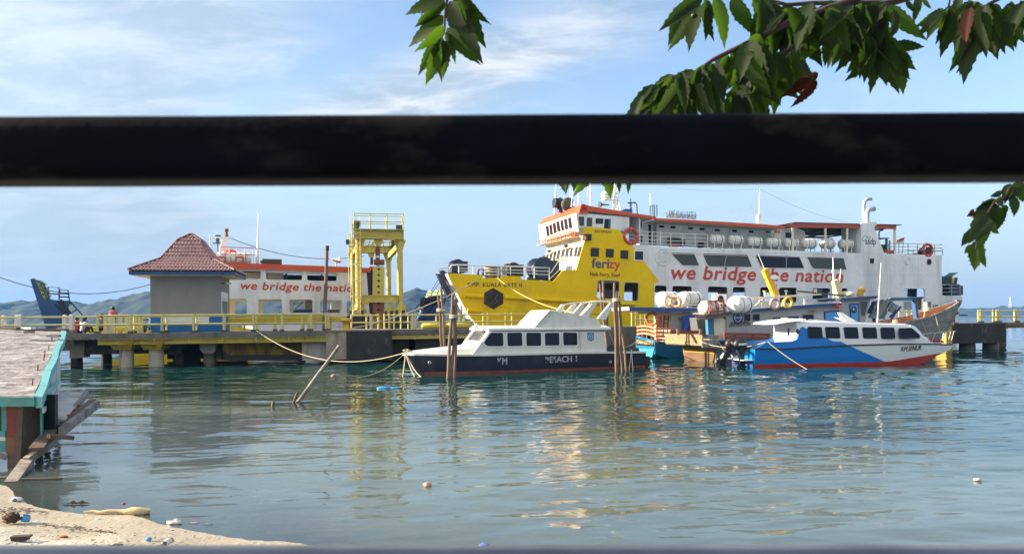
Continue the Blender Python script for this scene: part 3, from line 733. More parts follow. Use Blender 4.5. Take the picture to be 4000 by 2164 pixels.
# bow: open front with near and far cheeks, hinge arms
m = MB(); ins = [(p[0]+.02, p[1]) for p in bl]
rings = []
for p in bl + [bow_foot]:
    rings.append([FA.w(p[0]-.02, p[1], -.0), FA.w(p[0]-.02, p[1], -1.5), FA.w(p[0]+.1, p[1], -1.5), FA.w(p[0]+.1, p[1], -.13)])
m.loft(rings); part(m, 'bow_cheek', WHITEP, ferry)
m = MB(); m.plate(FA, qa(zH((640,300),(680,285),(740,330),(800,430),(800,480),(690,480)), -.9), (), -1.6, -.9)
part(m, 'ramp_hinge', NAVYP, ferry)
m = MB(); a_, b_ = FA.px(*zH((600,380)), -1.2), FA.px(*zH((815,840)), -1.2); m.bar(a_, b_, .42, .5, up=FA.n); m.bar(FA.px(*zH((525,372)), -1.2), FA.px(*zH((640,378)), -1.2), .12)
part(m, 'ramp_arm', NAVYP, ferry)
m = MB(); m.plate(FA, qa(zH((1110,1265),(1205,1265),(1250,1330),(1110,1330)), -.6), (), -1.45, -.6); part(m, 'green_bow_band', GREEND, ferry)
m = MB(); m.tube(sag(FA.px(*zH((1050,980)), .1), FA.px(*zH((1040,1180)), .1), .0, 4), .05, 4); part(m, 'bow_chain', BLKRUST, ferry)
# forecastle railings
m1, m2 = MB(), Posts()
top = [FA.px(u, v, -.25) for u, v in zH((790,330),(800,260),(850,185),(1000,180),(1300,190),(1700,205),(2040,212),(2300,218),(2576,235))]
m1.tube(top, .055, 6)
for fy, a, b in ((250,(1000,250),(2576,300)), (320,(1000,300),(2576,360))): m1.tube([FA.px(*zH(a), -.25), FA.px(*zH(b), -.25)], .03, 5)
for x, y0, y1 in ((835,190,330),(990,182,345),(1280,190,355),(1520,200,375),(1780,208,440),(2030,212,385),(2310,218,460),(2510,230,450)):
    m2.cyl(FA.px(*zH((x, y1)), -.25), FA.px(*zH((x, y0)), -.25), .05, n=6)
for off in (0, 50):
    m1.tube([FA.px(*zH((580+off, 360)), -1.4), FA.px(*zH((585+off, 280)), -1.4), FA.px(*zH((630+off, 235)), -1.4), FA.px(*zH((780+off, 232)), -1.4)], .05, 6)
far_r = [FA.w(sb+4.4+2.0*k, hz_t, -BEAM+.3) for k in range(7)]; rail(m2, m1, far_r, 1.1, (1, .5), .04, .04)
ra = FA.px(2162, 1096, -.25); tops = [FA.px(*zJ(p), -.25) for p in ((40,790),(415,800),(420,1100))]
m1.tube(tops, .045, 6); m1.tube([FA.px(*zJ((0,880)), -.25), FA.px(*zJ((418,885)), -.25)], .03); m1.tube([FA.px(*zJ((0,965)), -.25), FA.px(*zJ((420,970)), -.25)], .03)
m2.cyl(FA.px(*zJ((45,1060)), -.25), FA.px(*zJ((45,790)), -.25), .045, n=6)
# sloping stair rails up to the deck house
for c in (-1.0, -1.6):
    m1.tube([FA.px(*zJ((440,1070)), c), FA.px(*zJ((640,870)), c), FA.px(*zJ((780,830)), c)], .04, 6)
    m1.tube([FA.px(*zJ((450,930)), c), FA.px(*zJ((640,640)), c), FA.px(*zJ((760,520)), c), FA.px(*zJ((1000,530)), c)], .045, 6)
part(m1, 'bow_rail', WRAIL, ferry); part(m2, 'rail_post', WRAIL, ferry)
# winches and bitts on the forecastle
def winch(u, v, c, r, L, name='mooring_winch', mt=NAVYP):
    o = FA.px(u, v, c); m = MB(); ax = FA.n
    m.lathe(o - ax*L/2 + V((0, 0, r)), ax, [(0, r), (.08, r), (.09, r*.62), (L-.09, r*.62), (L-.08, r), (L, r)], 16)
    m.cbox(o + V((0, 0, .1)), r*2.0, L*.9, .25, ANG); m.cbox(o + AX*r*1.2 + V((0, 0, r*.9)), r*.8, L*.7, r*1.6, ANG); part(m, name, mt, ferry)
winch(2110, 1092, -2.2, .95, 1.9); winch(2150, 1096, -3.0, .55, 1.2); winch(1782, 1066, -2.0, .55, 1.3); winch(1996, 1082, -2.4, .6, 1.6, mt=BLKRUST)
m = MB()
for x in (1610, 1745):
    o = FA.px(*zH((x, 450)), -.7); m.cyl(o, o+V((0, 0, .95)), .34, n=12); m.cyl(o+V((0, 0, .95)), o+V((0, 0, 1.05)), .42, n=12)
bit = part(m, 'mooring_bitt', CONC, ferry)
m = MB()
for x in (1610, 1745):
    o = FA.px(*zH((x, 450)), -.7)
    for k in range(5): m.torus(o+V((0, 0, .2+.14*k)), (0.08*math.sin(k*2.), .1*math.cos(k*3), 1), .38, .055, 14, 5)
part(m, 'rope_turns', ROPE, bit)
m = MB()
for x in (1380, 1480):
    o = FA.px(*zH((x, 400)), -.9); m.tube([o, o+V((0, 0, .35)), o+AX*.12+V((0, 0, .55)), o+AX*.42+V((0, 0, .55)), o+AX*.5+V((0, 0, .3))], .08, 8)
part(m, 'air_vent', BLKRUST, ferry)
# ---------------------------------------------------------------- deck house front (faces left, in the sun)
sA, sB, sC = FA.uv(2251,1055), FA.uv(2283.5,942), FA.uv(2281,886)
HW = 8.6
def frontframe(p_low, p_up):
    o = FA.w(p_low[0], p_low[1], 0); up = FA.w(p_up[0], p_up[1], 0)-o
    return Fr(o, -AT, up)                       # ex points back to the near edge; a is negative going away
FL = frontframe(sA, sB); FU = frontframe(sB, sC)
hL = FL.uv(2283.5, 942)[1]; hU = FU.uv(2281, 886)[1]
m = MB(); m.plate(FL, rect(-HW, -.9, -.125, hL), (), -.1, 0); m.plate(FU, rect(-HW-.2, 0, -.125, hU+.02), (), -.1, 0)
m.plate(FL, rect(-.125, .05, 0.0, hL), (), -.1, -.001); part(m, 'deck_house_front', CREAM, ferry, label='sunlit cream deck house front')
m = MB(); m.plate(FA, [(sA[0]+.3, sA[1]-.8), (sA[0]+6, sA[1]-.8), (sA[0]+6, sB[1]), (sB[0], sB[1])], (), -HW-.1, -HW); part(m, 'deck_house_side', CREAM, ferry)
lw = [((205,540),(245,535),(240,640),(200,645)), ((270,510),(325,498),(305,625),(255,632)), ((350,470),(410,455),(385,600),(330,612)), ((445,440),(508,430),(475,590),(415,600)),
      ((540,405),(605,390),(560,605),(505,612)), ((635,378),(705,362),(655,580),(590,592)), ((745,350),(812,340),(770,540),(705,550)), ((842,330),(912,318),(880,530),(808,540)),
      ((950,315),(1005,308),(975,535),(912,540)), ((1070,292),(1130,285),(1090,512),(1032,520)), ((1160,285),(1228,275),(1170,515),(1105,520))]
for wp in lw: window(FL, FL.q(zJ(*wp)), ferry, REDBR, GLASS, w=.035, r=.04, proud=.03)
# wheelhouse
wt = FA.uv(2250,832); wb = FA.uv(2257.5,890)
FW = frontframe(wb, wt); hW = FW.uv(2250,832)[1]
m = MB(); m.plate(FW, rect(-HW-.3, -.35, 0, hW), (), -.1, 0); part(m, 'wheelhouse_front', CREAM, ferry, label='sunlit cream wheelhouse front')
ww = [((335,1045),(395,1035),(425,1265),(370,1285)), ((420,1015),(480,1000),(508,1230),(450,1250)), ((505,975),(570,962),(605,1190),(540,1208)), ((595,935),(660,920),(700,1150),(632,1172)),
      ((697,905),(755,892),(788,1125),(730,1148)), ((785,875),(852,858),(888,1095),(822,1118)), ((888,840),(950,825),(990,1065),(918,1092))]
for wp in ww: window(FW, FW.q(zI(*wp)), ferry, REDBR, GLASSB, w=.045, r=.04, proud=.04)
# red railing gallery below the wheelhouse windows
g0, g1 = FU.uv(*zJ((160,150))), FU.uv(*zI((1080,1160)))
m = MB(); GA = 1.0
ga = lambda p, c: FU.px(*p, c)
topl = [zI((160,1400)), zI((600,1275)), zI((900,1185)), zI((1080,1160))]
botl = [zJ((190,235)), zJ((620,125)), zJ((910,65)), zJ((1060,20))]
m.tube([ga(p, .75) for p in topl], .05, 6); m.tube([ga(p, .75) for p in botl], .05, 6)
for k in range(10):
    t_ = k/9; i = min(2, int(t_*3)); f = t_*3-i
    p = V(topl[i]).lerp(V(topl[i+1]), f); q_ = V(botl[i]).lerp(V(botl[i+1]), f); m.tube([ga(p, .75), ga(q_, .75)], .035, 5)
for k in range(4): m.tube([ga(botl[k], .75), ga(botl[k], .02)], .05, 5)
part(m, 'red_gallery_rail', mat('red_rail_paint', (.50,.06,.03), .5), ferry)
m = MB(); ab = [FU.uv(*p, .4) for p in botl]; m.plate(FU, [(ab[0][0], ab[0][1]-.06), (ab[-1][0], ab[-1][1]-.06), (ab[-1][0], ab[-1][1]+.01), (ab[0][0], ab[0][1]+.01)], (), .01, .74); part(m, 'gallery_floor', CREAM, ferry)
m = MB()
for p in (zJ((450,375)), zJ((870,250))):
    o = FL.px(*p, .22); m.cyl(o, o - AX*.28 - V((0, 0, .1)), .12, .17, 10); m.bar(FL.px(*p, 0), o, .06)
part(m, 'floodlight', DKGREY, ferry)
text('KM. KUALA BATE II', 'name_lettering', DKT, ferry, FL.uv(*zJ((490,705))), FL.uv(*zJ((850,640))), FL, height=.5, bold=.01)
# wheelhouse side (in shade) and its windows
cw = -.35
sw = qa([(2251,832),(2458,848),(2458,905),(2258,890)], cw)
m = MB(); m.plate(FA, sw, (), cw-.1, cw); part(m, 'wheelhouse_side', WHITE, ferry)
for wp in (((1130,800),(1280,805),(1275,1035),(1160,1035)), ((1340,825),(1480,830),(1475,1050),(1335,1045))):
    window(FA, qa(zI(*wp), cw), ferry, WHITEP, GREENG, c=cw, w=.07)
dfr = window(FA, qa(zI((1560,845),(1755,850),(1750,985),(1555,980)), cw), ferry, WHITEP, GLASS, c=cw, w=.10)
m = MB(); m.plate(FA, qa(zI((1545,990),(1760,995),(1755,1085),(1540,1075)), cw), (), cw, cw+.04); part(m, 'slatted_panel', WHITEP, ferry)
m = MB(); m.plate(FA, qa(zI((1785,860),(1935,860),(1925,1100),(1770,1090)), cw), (), cw-.001, cw+.012); dr = part(m, 'doorway_shade_plate', GLASSB, ferry)  # dark plate on the wall stands for the shade inside the doorway
m = MB(); m.plate(FA, qa(zI((1880,862),(1935,860),(1925,1095),(1885,1095)), cw), (), cw+.013, cw+.05); part(m, 'door', mat('teal_blue_door', (.05,.14,.20), .5), dr)
# long cabin house on the boat deck
cc = -2.3
ch = qa([(2458,846),(2564,857),(2950,886),(3068,893),(3118,893),(3145,905),(3145,985),(2950,975),(2458,955)], cc)
ch = [(p[0], p[1]) for p in ch]
m = MB(); m.plate(FA, ch, (), cc-.1, cc); m.fbox(FA, ch[0][0], zbd, ch[0][0]+.1, ch[0][1], cc, cw-.1)
m.fbox(FA, ch[4][0]+.6, zbd, ch[4][0]+.7, ch[4][1]-.6, -BEAM+2, cc-.1); part(m, 'cabin_house_wall', WHITE, ferry)
for wp in (zI((2115,895),(2255,905),(2250,1050),(2110,1045)), zK((180,350),(290,355),(290,470),(175,465))):
    window(FA, qa(wp, cc), ferry, WHITEP, mat('violet_grey_glass', (.06,.065,.10), .2), c=cc, w=.05)
for x, y, w in ((635,415,105),(865,430,105),(1220,452,103),(1453,466,103),(1757,487,105),(2105,503,100),(2443,520,98)):
    window(FA, qa(zK((x,y),(x+w,y+5),(x+w,y+50),(x,y+45)), cc), ferry, WHITEP, GLASSB, c=cc, w=.05)
    mm = MB().plate(FA, rnd(qa(zK((x-8,y+60),(x+w+8,y+65),(x+w+8,y+130),(x-8,y+125)), cc), .08), (), cc, cc+.03); part(mm, 'window_flap', WHITEP, ferry)
for x, y, w in ((458,535,105),):
    window(FA, qa(zL((x,y),(x+w,y+5),(x+w,y+32),(x,y+27)), cc), ferry, WHITEP, GLASSB, c=cc, w=.05)
m = MB(); m.plate(FA, qa(zK((425,395),(480,398),(475,790),(425,790)), cc), (), cc, cc+.012); part(m, 'dark_doorway_plate', GLASSB, ferry)  # flat dark plate painted in for the doorway's shade
window(FA, qa(zL((860,560),(990,565),(990,668),(862,665)), cc), ferry, WHITEP, GLASSB, c=cc, w=.05)
m = MB(); m.plate(FA, qa(zL((645,500),(780,490),(770,690),(632,690)), -1.5), (), -1.56, -1.5); scr = part(m, 'screen_door', CREAM, ferry)
for k in range(4):
    mm = MB().plate(FA, qa(zL((655+30*k,515),(672+30*k,513),(670+30*k,570),(652+30*k,572)), -1.5), (), -1.51, -1.488); part(mm, 'pane', REDBR, scr)
# air conditioner units, crates along the walkway
for pts, mt, dep in ((zK((185,620),(310,625),(305,755),(185,750)), DKGREY, .5), (zK((890,645),(1085,650),(1080,790),(890,785)), DKGREY, .7), (zK((1085,700),(1170,700),(1170,830),(1085,830)), NAVYP, .6), (zK((1475,755),(1545,755),(1545,860),(1475,860)), BLKRUST, .5)):
    mm = MB().plate(FA, qa(pts, cc+.9), (), cc+.9-dep, cc+.9); bx = part(mm, 'deck_machinery_box', mt, ferry)
    ab = qa(pts, cc+.9); ox, oy = (ab[0][0]+ab[2][0])/2, (ab[0][1]+ab[2][1])/2
    mm = MB().torus(FA.w(ox, oy, cc+.92), FA.n, abs(ab[0][1]-ab[2][1])*.33, .03, 14, 4); part(mm, 'fan_ring', BLACK, bx)
m = MB(); m.plate(FA, rnd(qa(zK((855,800),(880,795),(1050,800),(1055,845),(860,845)), cc+1.3), .08), (), cc+1.1, cc+1.35); part(m, 'red_hose_box', ORG, ferry)
# ladder against the cabin house
m = MB()
for x0, x1 in ((540,530),(578,575)): m.tube([FA.px(*zK((x0,320)), cc+.4), FA.px(*zK((x1,820)), cc+.4)], .04, 5)
for k in range(7): m.tube([FA.px(*zK((538-k, 385+k*62)), cc+.4), FA.px(*zK((578-k, 385+k*62)), cc+.4)], .03, 5)
for x0, x1 in ((465,550),(515,598)):
    m.tube([FA.px(*zK((x0, 215)), cc+1.6), FA.px(*zK((x0, 20 if x0 < 500 else 8)), cc+1.6), FA.px(*zK((x1, 25 if x0 < 500 else 10)), cc+1.6), FA.px(*zK((x1, 240)), cc+1.6)], .045, 5)
part(m, 'ladder', NAVYP, ferry)
m = MB(); m.tube([FA.px(*zK((410,560)), cc+.3), FA.px(*zK((408,340)), cc+.3), FA.px(*zK((430,325)), cc+.3), FA.px(*zK((530,310)), cc+.3)], .05, 6); part(m, 'drain_pipe', WRAIL, ferry); m = MB(); m.tube([FA.px(*zK((1110,590)), cc+.2), FA.px(*zK((1108,535)), cc+.2), FA.px(*zK((1075,515)), cc+.2)], .04, 5); part(m, 'drain_pipe', WRAIL, ferry)
# ---------------------------------------------------------------- orange roof
ce = -.15
f1 = qa([(2271.7,795.7),(2309,806),(2450,829.5),(2562.6,845.6),(2562.6,858),(2447.6,842),(2280,823),(2262,829)], ce)
m = MB().plate(FA, f1, (), ce-.15, ce); part(m, 'roof_fascia', ORG, ferry)
f2 = qa([(2564.5,852.4),(2950,873.8),(3020,879.6),(3068,884),(3068,893.5),(2950,887.3),(2564.5,862)], ce)
m = MB().plate(FA, f2, (), ce-.15, ce); part(m, 'roof_fascia', ORG, ferry)
zr = FA.uv(2309, 806, ce)[1]
ro = FA.uv(2290, 815, ce); re = FA.uv(2562, 850, ce)
m = MB(); 
def slab(m, a0, z0, a1, z1, c0, c1, t=.1):
    m.box(FA.w(a0, z0, c0), FA.w(a1, z1, c0)-FA.w(a0, z0, c0), FA.n*(c1-c0), V((0, 0, t)))
slab(m, ro[0], ro[1]-.12, re[0], re[1]-.12, -HW-1.6, ce-.16); r2e = FA.uv(3068, 888, ce); r2s = FA.uv(2564.5, 857, ce)
slab(m, r2s[0], r2s[1]-.1, r2e[0], r2e[1]-.1, -BEAM+1, ce-.16); part(m, 'roof_slab', mat('roof_underside_paint', (.55,.55,.53), .7), ferry)
# sloped visor across the front
vis_near_top, vis_near_low = FA.uv(2271.7,795.7,ce), FA.uv(2262,829,ce)
m = MB(); vt = FA.w(vis_near_top[0]+.25, vis_near_top[1], ce); vl = FA.w(vis_near_low[0], vis_near_low[1], ce)
farv = AT*(HW+1.25); mid = V((0, 0, 0))
vz = vl.z + .05
rings = [[vt+V((0,0,.0)), vl, vl-V((0, 0, .10)), vl+AX*.9-V((0, 0, .08))], [vt+farv*.97+V((0,0,-.05)), vl+farv-V((0,0,.05)), vl+farv-V((0, 0, .15)), vl+farv+AX*.9-V((0, 0, .1))]]
m.loft(rings); part(m, 'roof_visor', ORG, ferry)
# name board on the roof
nb = qa(zK((820,170),(1390,205),(1385,303),(800,265)), ce+.02)
m = MB().plate(FA, nb, (), ce+.002, ce+.07); board = part(m, 'name_board', WHITEP, ferry)
text('KMP. KUALA BATE II', 'board_lettering', BLUT, board, FA.uv(*zK((832,250)), ce), FA.uv(*zK((1370,285)), ce), FA, height=.62, c=ce+.075)
m = MB(); m.bar(FA.px(*zK((780,172)), ce-.4), FA.px(*zK((828,172)), ce), .08); m.bar(FA.px(*zK((795,175)), ce+.03), FA.px(*zK((795,262)), ce+.03), .09); part(m, 'board_post', GRAIL, board)
# aft awning
aw = qa([(3066,880),(3112,871.5),(3335,875),(3424,878),(3501,883.5),(3501,896),(3424,893),(3335,891.5),(3094,889.5)], ce)
m = MB().plate(FA, aw, (), ce-.1, ce); part(m, 'awning_fascia', mat('shaded_orange_beam', (.42,.075,.03), .6, var=.1), ferry)  # roof orange darkened in the colour for shade below the awning sheet
m = MB(); w0, w1 = FA.uv(3100,872,ce), FA.uv(3520,882,ce); n = 40
vs = []
for j in range(2):
    for k in range(n*2+1):
        f = k/(n*2); p = FA.w(w0[0]+(w1[0]-w0[0])*f, w0[1]+(w1[1]-w0[1])*f + .05 + (.06 if k % 2 else 0), ce+.12 if j == 0 else -BEAM+.6); vs.append(p)
nn = n*2+1; m.add(vs, [(k, k+1, nn+k+1, nn+k) for k in range(nn-1)]); part(m, 'awning_sheet', DKROOF, ferry)
m = MB()
for c_ in (-3.5, -6.5, -9.5): m.bar(FA.px(3110, 884, ce)+AT*(-c_-.2), FA.px(3500, 890, ce)+AT*(-c_-.2), .14, .18)
for k in range(5): q_ = FA.px(3130+k*88, 885+k*1.2, ce); m.bar(q_, q_+AT*(BEAM-.6), .1, .14)
part(m, 'awning_frame', DKGREY, ferry)
for p0, p1 in ((zL((1005,385)), zL((1008,690))), (zL((1668,410)), zL((1665,930))), (zL((2105,415)), zL((2100,935))), (zM((1005,490)), zM((1003,975)))):
    a, b = FA.px(*p0, ce-.12), FA.px(*p1, ce-.12); b.z = zbd; m = MB().bar(a, b, .17, .17); part(m, 'awning_post', CREAM, ferry)
for k in range(4): 
    b = FA.px(3130+k*115, 988, -BEAM+.8); m = MB().bar(V((b.x, b.y, zbd)), V((b.x, b.y, zbd+2.6)), .14); part(m, 'awning_post', DKGREY, ferry)
# ---------------------------------------------------------------- funnel casing
fn = qa(zM((325,375),(640,345),(645,395),(590,460),(800,990),(325,985)))
m = MB().plate(FA, fn, (), -2.6, .003); fun = part(m, 'funnel_casing', WHITE, ferry)
lf = FA.uv(*zM((325,375))); wd = 2.2
m = MB()
for p_, r in (((385,372),.17), ((445,362),.24)):
    o = FA.px(*zM(p_), -1.3 if r < .2 else -1.0); h = 2.4 if r < .2 else 1.35
    m.tube([o-V((0,0,.3)), o+V((0, 0, h*.72)), o+V((0, 0, h*.9))+AX*.12, o+V((0, 0, h))+AX*.42, o+V((0, 0, h+.06))+AX*.95], r, 10)
part(m, 'exhaust_pipe', GRAIL, fun)
text('asdp', 'company_lettering', SLATE, fun, FA.uv(*zM((412,795))), FA.uv(*zM((625,800))), FA, height=.62, c=.012, bold=-.01)
def stroke(fr, pts, w, c=.012):
    m = MB(); P_ = [fr.w(a, b, c) for a, b in pts]
    for i in range(len(P_)-1): m.bar(P_[i], P_[i+1], w, .012, up=fr.n)
    return m
part(stroke(FA, qa(zM((505,700),(480,690),(440,645),(405,610),(375,640),(350,700),(365,735),(400,715))), .045), 'company_emblem', mat('emblem_green', (.06,.28,.08), .5), fun)
part(stroke(FA, qa(zM((400,715),(440,665),(470,645),(505,650),(512,675))), .04), 'company_emblem', mat('emblem_teal', (.05,.20,.26), .5), fun)
m = MB().plate(FA, qa(zM((505,1080),(587,1080),(585,1183),(505,1180))), (), .002, .014); vent = part(m, 'square_vent', GLASSB, ferry)
for (x, y), r in (((1263,1130),.32), ((1697,1150),.26)):
    m = MB().torus(FA.px(*zM((x, y)), .02), FA.n, r, .05, 18, 6); pf = part(m, 'porthole', WHITE if r > .3 else DKGREY, ferry)
    if r < .3: part(MB().lathe(FA.px(*zM((x, y)), .0), FA.n, [(0, r), (.02, r), (.021, .001)], 16), 'pane', GLASSB, pf)
# round emblem welded on the side (raised ring with a letter G)
gx, gy = FA.uv(*zK((715,1055))); m = MB(); m.torus(FA.w(gx, gy, .01), FA.n, .72, .05, 26, 5); m.torus(FA.w(gx, gy, .01), FA.n, .44, .04, 22, 5)
for k in range(8):
    a = k*math.pi/4; m.bar(FA.w(gx+.5*math.cos(a), gy+.5*math.sin(a), .02), FA.w(gx+.7*math.cos(a), gy+.7*math.sin(a), .02), .09, .06, up=FA.n)
emb = part(m, 'raised_emblem', WHITE, ferry); text('G', 'emblem_letter', WHITE, emb, (gx-.22, gy-.28), (gx+.22, gy-.28), FA, height=.55, c=.02, bold=.02)
# passenger deck windows and square ports
for wp in (zK((880,955),(1335,968),(1445,1225),(1105,1222),(895,1000)), zK((1510,975),(2410,1000),(2510,1250),(1640,1240),(1600,1200)), zL((250,1005),(1140,1045),(1240,1275),(430,1270),(360,1230)), zL((1290,1045),(2030,1070),(2090,1305),(1430,1285),(1390,1250))):
    k = wp[0][0]; f = window(FA, qa(wp), ferry, WHITEP, GLASSB if 2940 < k < 2960 else GREENG, w=.09, r=.12, proud=.05)
for (x0, y0), (x1, y1) in (((2005,985),(1955,1240)),):
    m = MB().bar(FA.px(*zK((x0, y0)), .02), FA.px(*zK((x1, y1)), .02), .05); part(m, 'window_mullion', GRAIL, ferry)
m = MB().bar(FA.px(*zL((885,1060)), .02), FA.px(*zL((880,1270)), .02), .06); part(m, 'window_mullion', GRAIL, ferry)
for wp, mt in ((zJ((1432,305),(1645,310),(1645,535),(1430,525)), YEL), (zJ((1812,325),(2012,340),(2005,555),(1800,540)), YEL), (zJ((2170,365),(2370,375),(2365,590),(2165,580)), YEL), (zK((152,935),(320,940),(318,1115),(148,1105)), WHITEP)):
    window(FA, qa(wp), ferry, mt, GLASS, w=.12, r=.05, proud=.06)
# navigation light box
m = MB().plate(FA, qa(zI((1245,1240),(1425,1245),(1420,1394),(1255,1394))), (), .001, .35); nl = part(m, 'navigation_light_box', BLKRUST, ferry)
part(MB().cyl(FA.px(*zI((1330,1380)), .37), FA.px(*zI((1325,1285)), .37), .12, n=10), 'lamp', RUST, nl)
# lettering
text('KMP. KUALA BATE II', 'name_lettering', DKT, ferry, FA.uv(*zH((1170,612))), FA.uv(*zH((2255,626))), FA, height=.33, bold=.012, c=.015, space=1.1)
text('feri', 'slogan_lettering', SLATE, ferry, FA.uv(*zJ((1468,793))), FA.uv(*zJ((1888,808))), FA, height=.78, bold=.028)
text('zy', 'slogan_lettering', mat('orange_red_lettering', (.60,.09,.012), .5), ferry, FA.uv(*zJ((1893,808))), FA.uv(*zJ((2168,822))), FA, height=.80, bold=.028)
text('Naik Ferry, Easy!', 'slogan_lettering', DKT, ferry, FA.uv(*zJ((1425,997))), FA.uv(*zJ((2162,1025))), FA, height=.33, bold=.012)
text('IMO 8998243', 'number_lettering', DKT, ferry, FA.uv(*zI((1540,1195))), FA.uv(*zI((1955,1216))), FA, height=.22, bold=.015)
text('we bridge the nation', 'slogan_lettering', REDT, ferry, FA.uv(2615.5,1089), FA.uv(3289,1103), FA, height=1.22, shear=.22, bold=.022, space=1.06)
text('KMP. KUALA BATE', 'name_lettering', DKT, ferry, FA.uv(*zN((1775,885))), FA.uv(*zN((2220,893))), FA, height=.33)
# stern: low after part, ramp housing, railings
zst = FA.uv(3700, 1156)[1]
m = MB(); m.fbox(FA, ss+.01, zst-.12, FA.uv(3757,1158)[0]-.05, zst-.02, -BEAM+.2, -hull_c-.01); part(m, 'stern_deck', GREEND, ferry)
m1, m2 = MB(), Posts(); pts = [FA.px(u, v, -.2) for u, v in zN((1960,635),(2150,637),(2320,640))]
rail(m2, m1, [V((p.x, p.y, zst)) for p in pts]+[FA.w(FA.uv(3755,1150)[0]-.2, zst, -3.0)], 1.15, (1, .68, .35), .045, .035); part(m1, 'stern_rail', GRAIL, ferry); part(m2, 'rail_post', GRAIL, ferry)
hs = qa(zN((1955,300),(1990,265),(2170,255),(2140,420),(1960,415)), -1.6); hp = qa(zN((1990,268),(2110,185),(2310,165),(2165,258)), -1.6)
m = MB().plate(FA, hs, (), -3.4, -1.6); ht = part(m, 'green_ramp_housing', mat('corrugated_green_paint', (.035,.13,.08), .5, var=.1), ferry)
for k in range(5):
    f = k/5; y = 275+f*130; mm = MB().tube([FA.px(*zN((1962, y+8)), -1.58), FA.px(*zN((2150, y)), -1.58)], .05, 5); part(mm, 'corrugation', DKROOF, ht)
a_, b_, c_, d_ = [FA.px(*p, -1.6) for p in zN((1990,266),(2110,185),(2310,165),(2165,258))]
m = MB(); m.loft([[a_, a_+V((0,0,.08)), a_+AT*2+V((0,0,.08)), a_+AT*2], [d_, d_+V((0,0,.08)), d_+AT*2+V((0,0,.08)), d_+AT*2]]); m.box(a_, b_-a_, d_-a_, AT*.06); part(m, 'green_canopy', mat('corrugated_green_light', (.05,.19,.12), .5, var=.1), ferry)
m = MB().plate(FA, qa(zN((2180,290),(2270,275),(2245,430),(2140,420)), -3.5), (), -3.9, -3.5); part(m, 'ramp_lifting_arm', BANDY, ferry)
m = MB().plate(FA, qa(zN((2255,275),(2275,280),(2250,425),(2228,425)), -3.3), (), -3.6, -3.3); part(m, 'ramp_lifting_arm', NAVYP, ferry)
winch(3697, 1153, -2.0, .62, 1.6); winch(3722, 1154, -2.6, .6, 1.2)
m = MB(); m.plate(FA, qa(zN((1345,505),(1455,500),(1450,670),(1335,665)), -1.4), (), -1.9, -1.4); m.bar(FA.px(*zN((1275,490)), -1.2), FA.px(*zN((1275,670)), -1.2), .09); m.bar(FA.px(*zN((1330,490)), -1.2), FA.px(*zN((1330,670)), -1.2), .09)
part(m, 'stern_machinery', NAVYP, ferry)
m = MB()
for k in range(5): m.tube([FA.px(*zN((1190, 520+k*32)), -1.3), FA.px(*zN((1330, 515+k*32)), -1.3)], .03, 4)
part(m, 'inner_rail', GRAIL, ferry)
for x in (1465,1500,1530):
    m = MB().plate(FA, qa(zN((x,690),(x+18,690),(x+12,930),(x-8,930)), -1.0), (), -1.1, -1.0); part(m, 'hazard_stripe', BANDY, ferry)
m = MB().plate(FA, qa(zN((1180,755),(1380,745),(1380,940),(1180,935)), -.3), (), -.4, -.3); part(m, 'low_door_panel', GREYCAB, ferry)
# railings on the boat deck
m1, m2 = MB(), Posts()
rp = [FA.px(u, v, -.2) for u, v in zK((0,795),(170,805),(420,820),(510,825),(670,835),(875,850),(1120,855),(1365,862),(1620,868))]
rail(m2, m1, [V((p.x, p.y, p.z-.02)) for p in rp], 1.22, (1, .72, .45, .2), .045, .028); part(m1, 'boat_deck_rail', WRAIL, ferry); part(m2, 'rail_post', CREAM, ferry)
m1, m2 = MB(), Posts()
rp = [FA.px(u, v, -.2) for u, v in zM((880,990),(1090,993),(1275,997),(1465,1002),(1650,1007),(1810,1012),(1965,1015))]
rail(m2, m1, rp + [FA.w(FA.uv(3680,997)[0]-.1, rp[-1].z, -3.5), FA.w(FA.uv(3680,997)[0]-.1, rp[-1].z, -7)], 1.05, (1, .7, .42), .04, .03)
rail(m2, m1, [FA.w(34+k*3.2, zbd, -BEAM+.3) for k in range(6)], 1.05, (1, .6, .3), .04, .03); part(m1, 'after_rail', GRAIL, ferry); part(m2, 'rail_post', GRAIL, ferry)
# green machinery house abaft the funnel
m = MB().plate(FA, qa(zM((740,800),(820,800),(820,960),(760,960)), -2.6), (), -3.6, -2.6); m.plate(FA, qa(zM((825,665),(865,665),(862,945),(830,945)), -2.4), (), -2.5, -2.4); part(m, 'green_locker', mat('dark_green_locker', (.02,.11,.08), .5), ferry)
m = MB().plate(FA, qa(zM((660,665),(900,668),(890,680),(672,678)), -2.0), (), -4.2, -2.0); part(m, 'locker_roof', DKGREY, ferry)
m = MB(); o = FA.px(*zM((690,660)), -2.6); m.tube([o, o+V((0,0,.55)), o+V((0,0,.72))+AX*.15, o+V((0,0,.75))+AX*.5], .07, 8); part(m, 'vent_pipe', DKGREY, ferry)
m = MB().bar(FA.px(*zM((790,935)), -.8), FA.px(*zM((1000,955)), -.8), .25, .3); part(m, 'red_coaming', ORG, ferry)
m = MB(); o = FA.px(*zM((1545,965)), -1.0); m.lathe(o, FA.n, [(0,.5),(.1,.5),(.12,.3),(.8,.3),(.82,.5),(.9,.5)], 14); m.cbox(o-V((0,0,.3)), 1.2, 1, .4, ANG); part(m, 'capstan', BLKRUST, ferry)
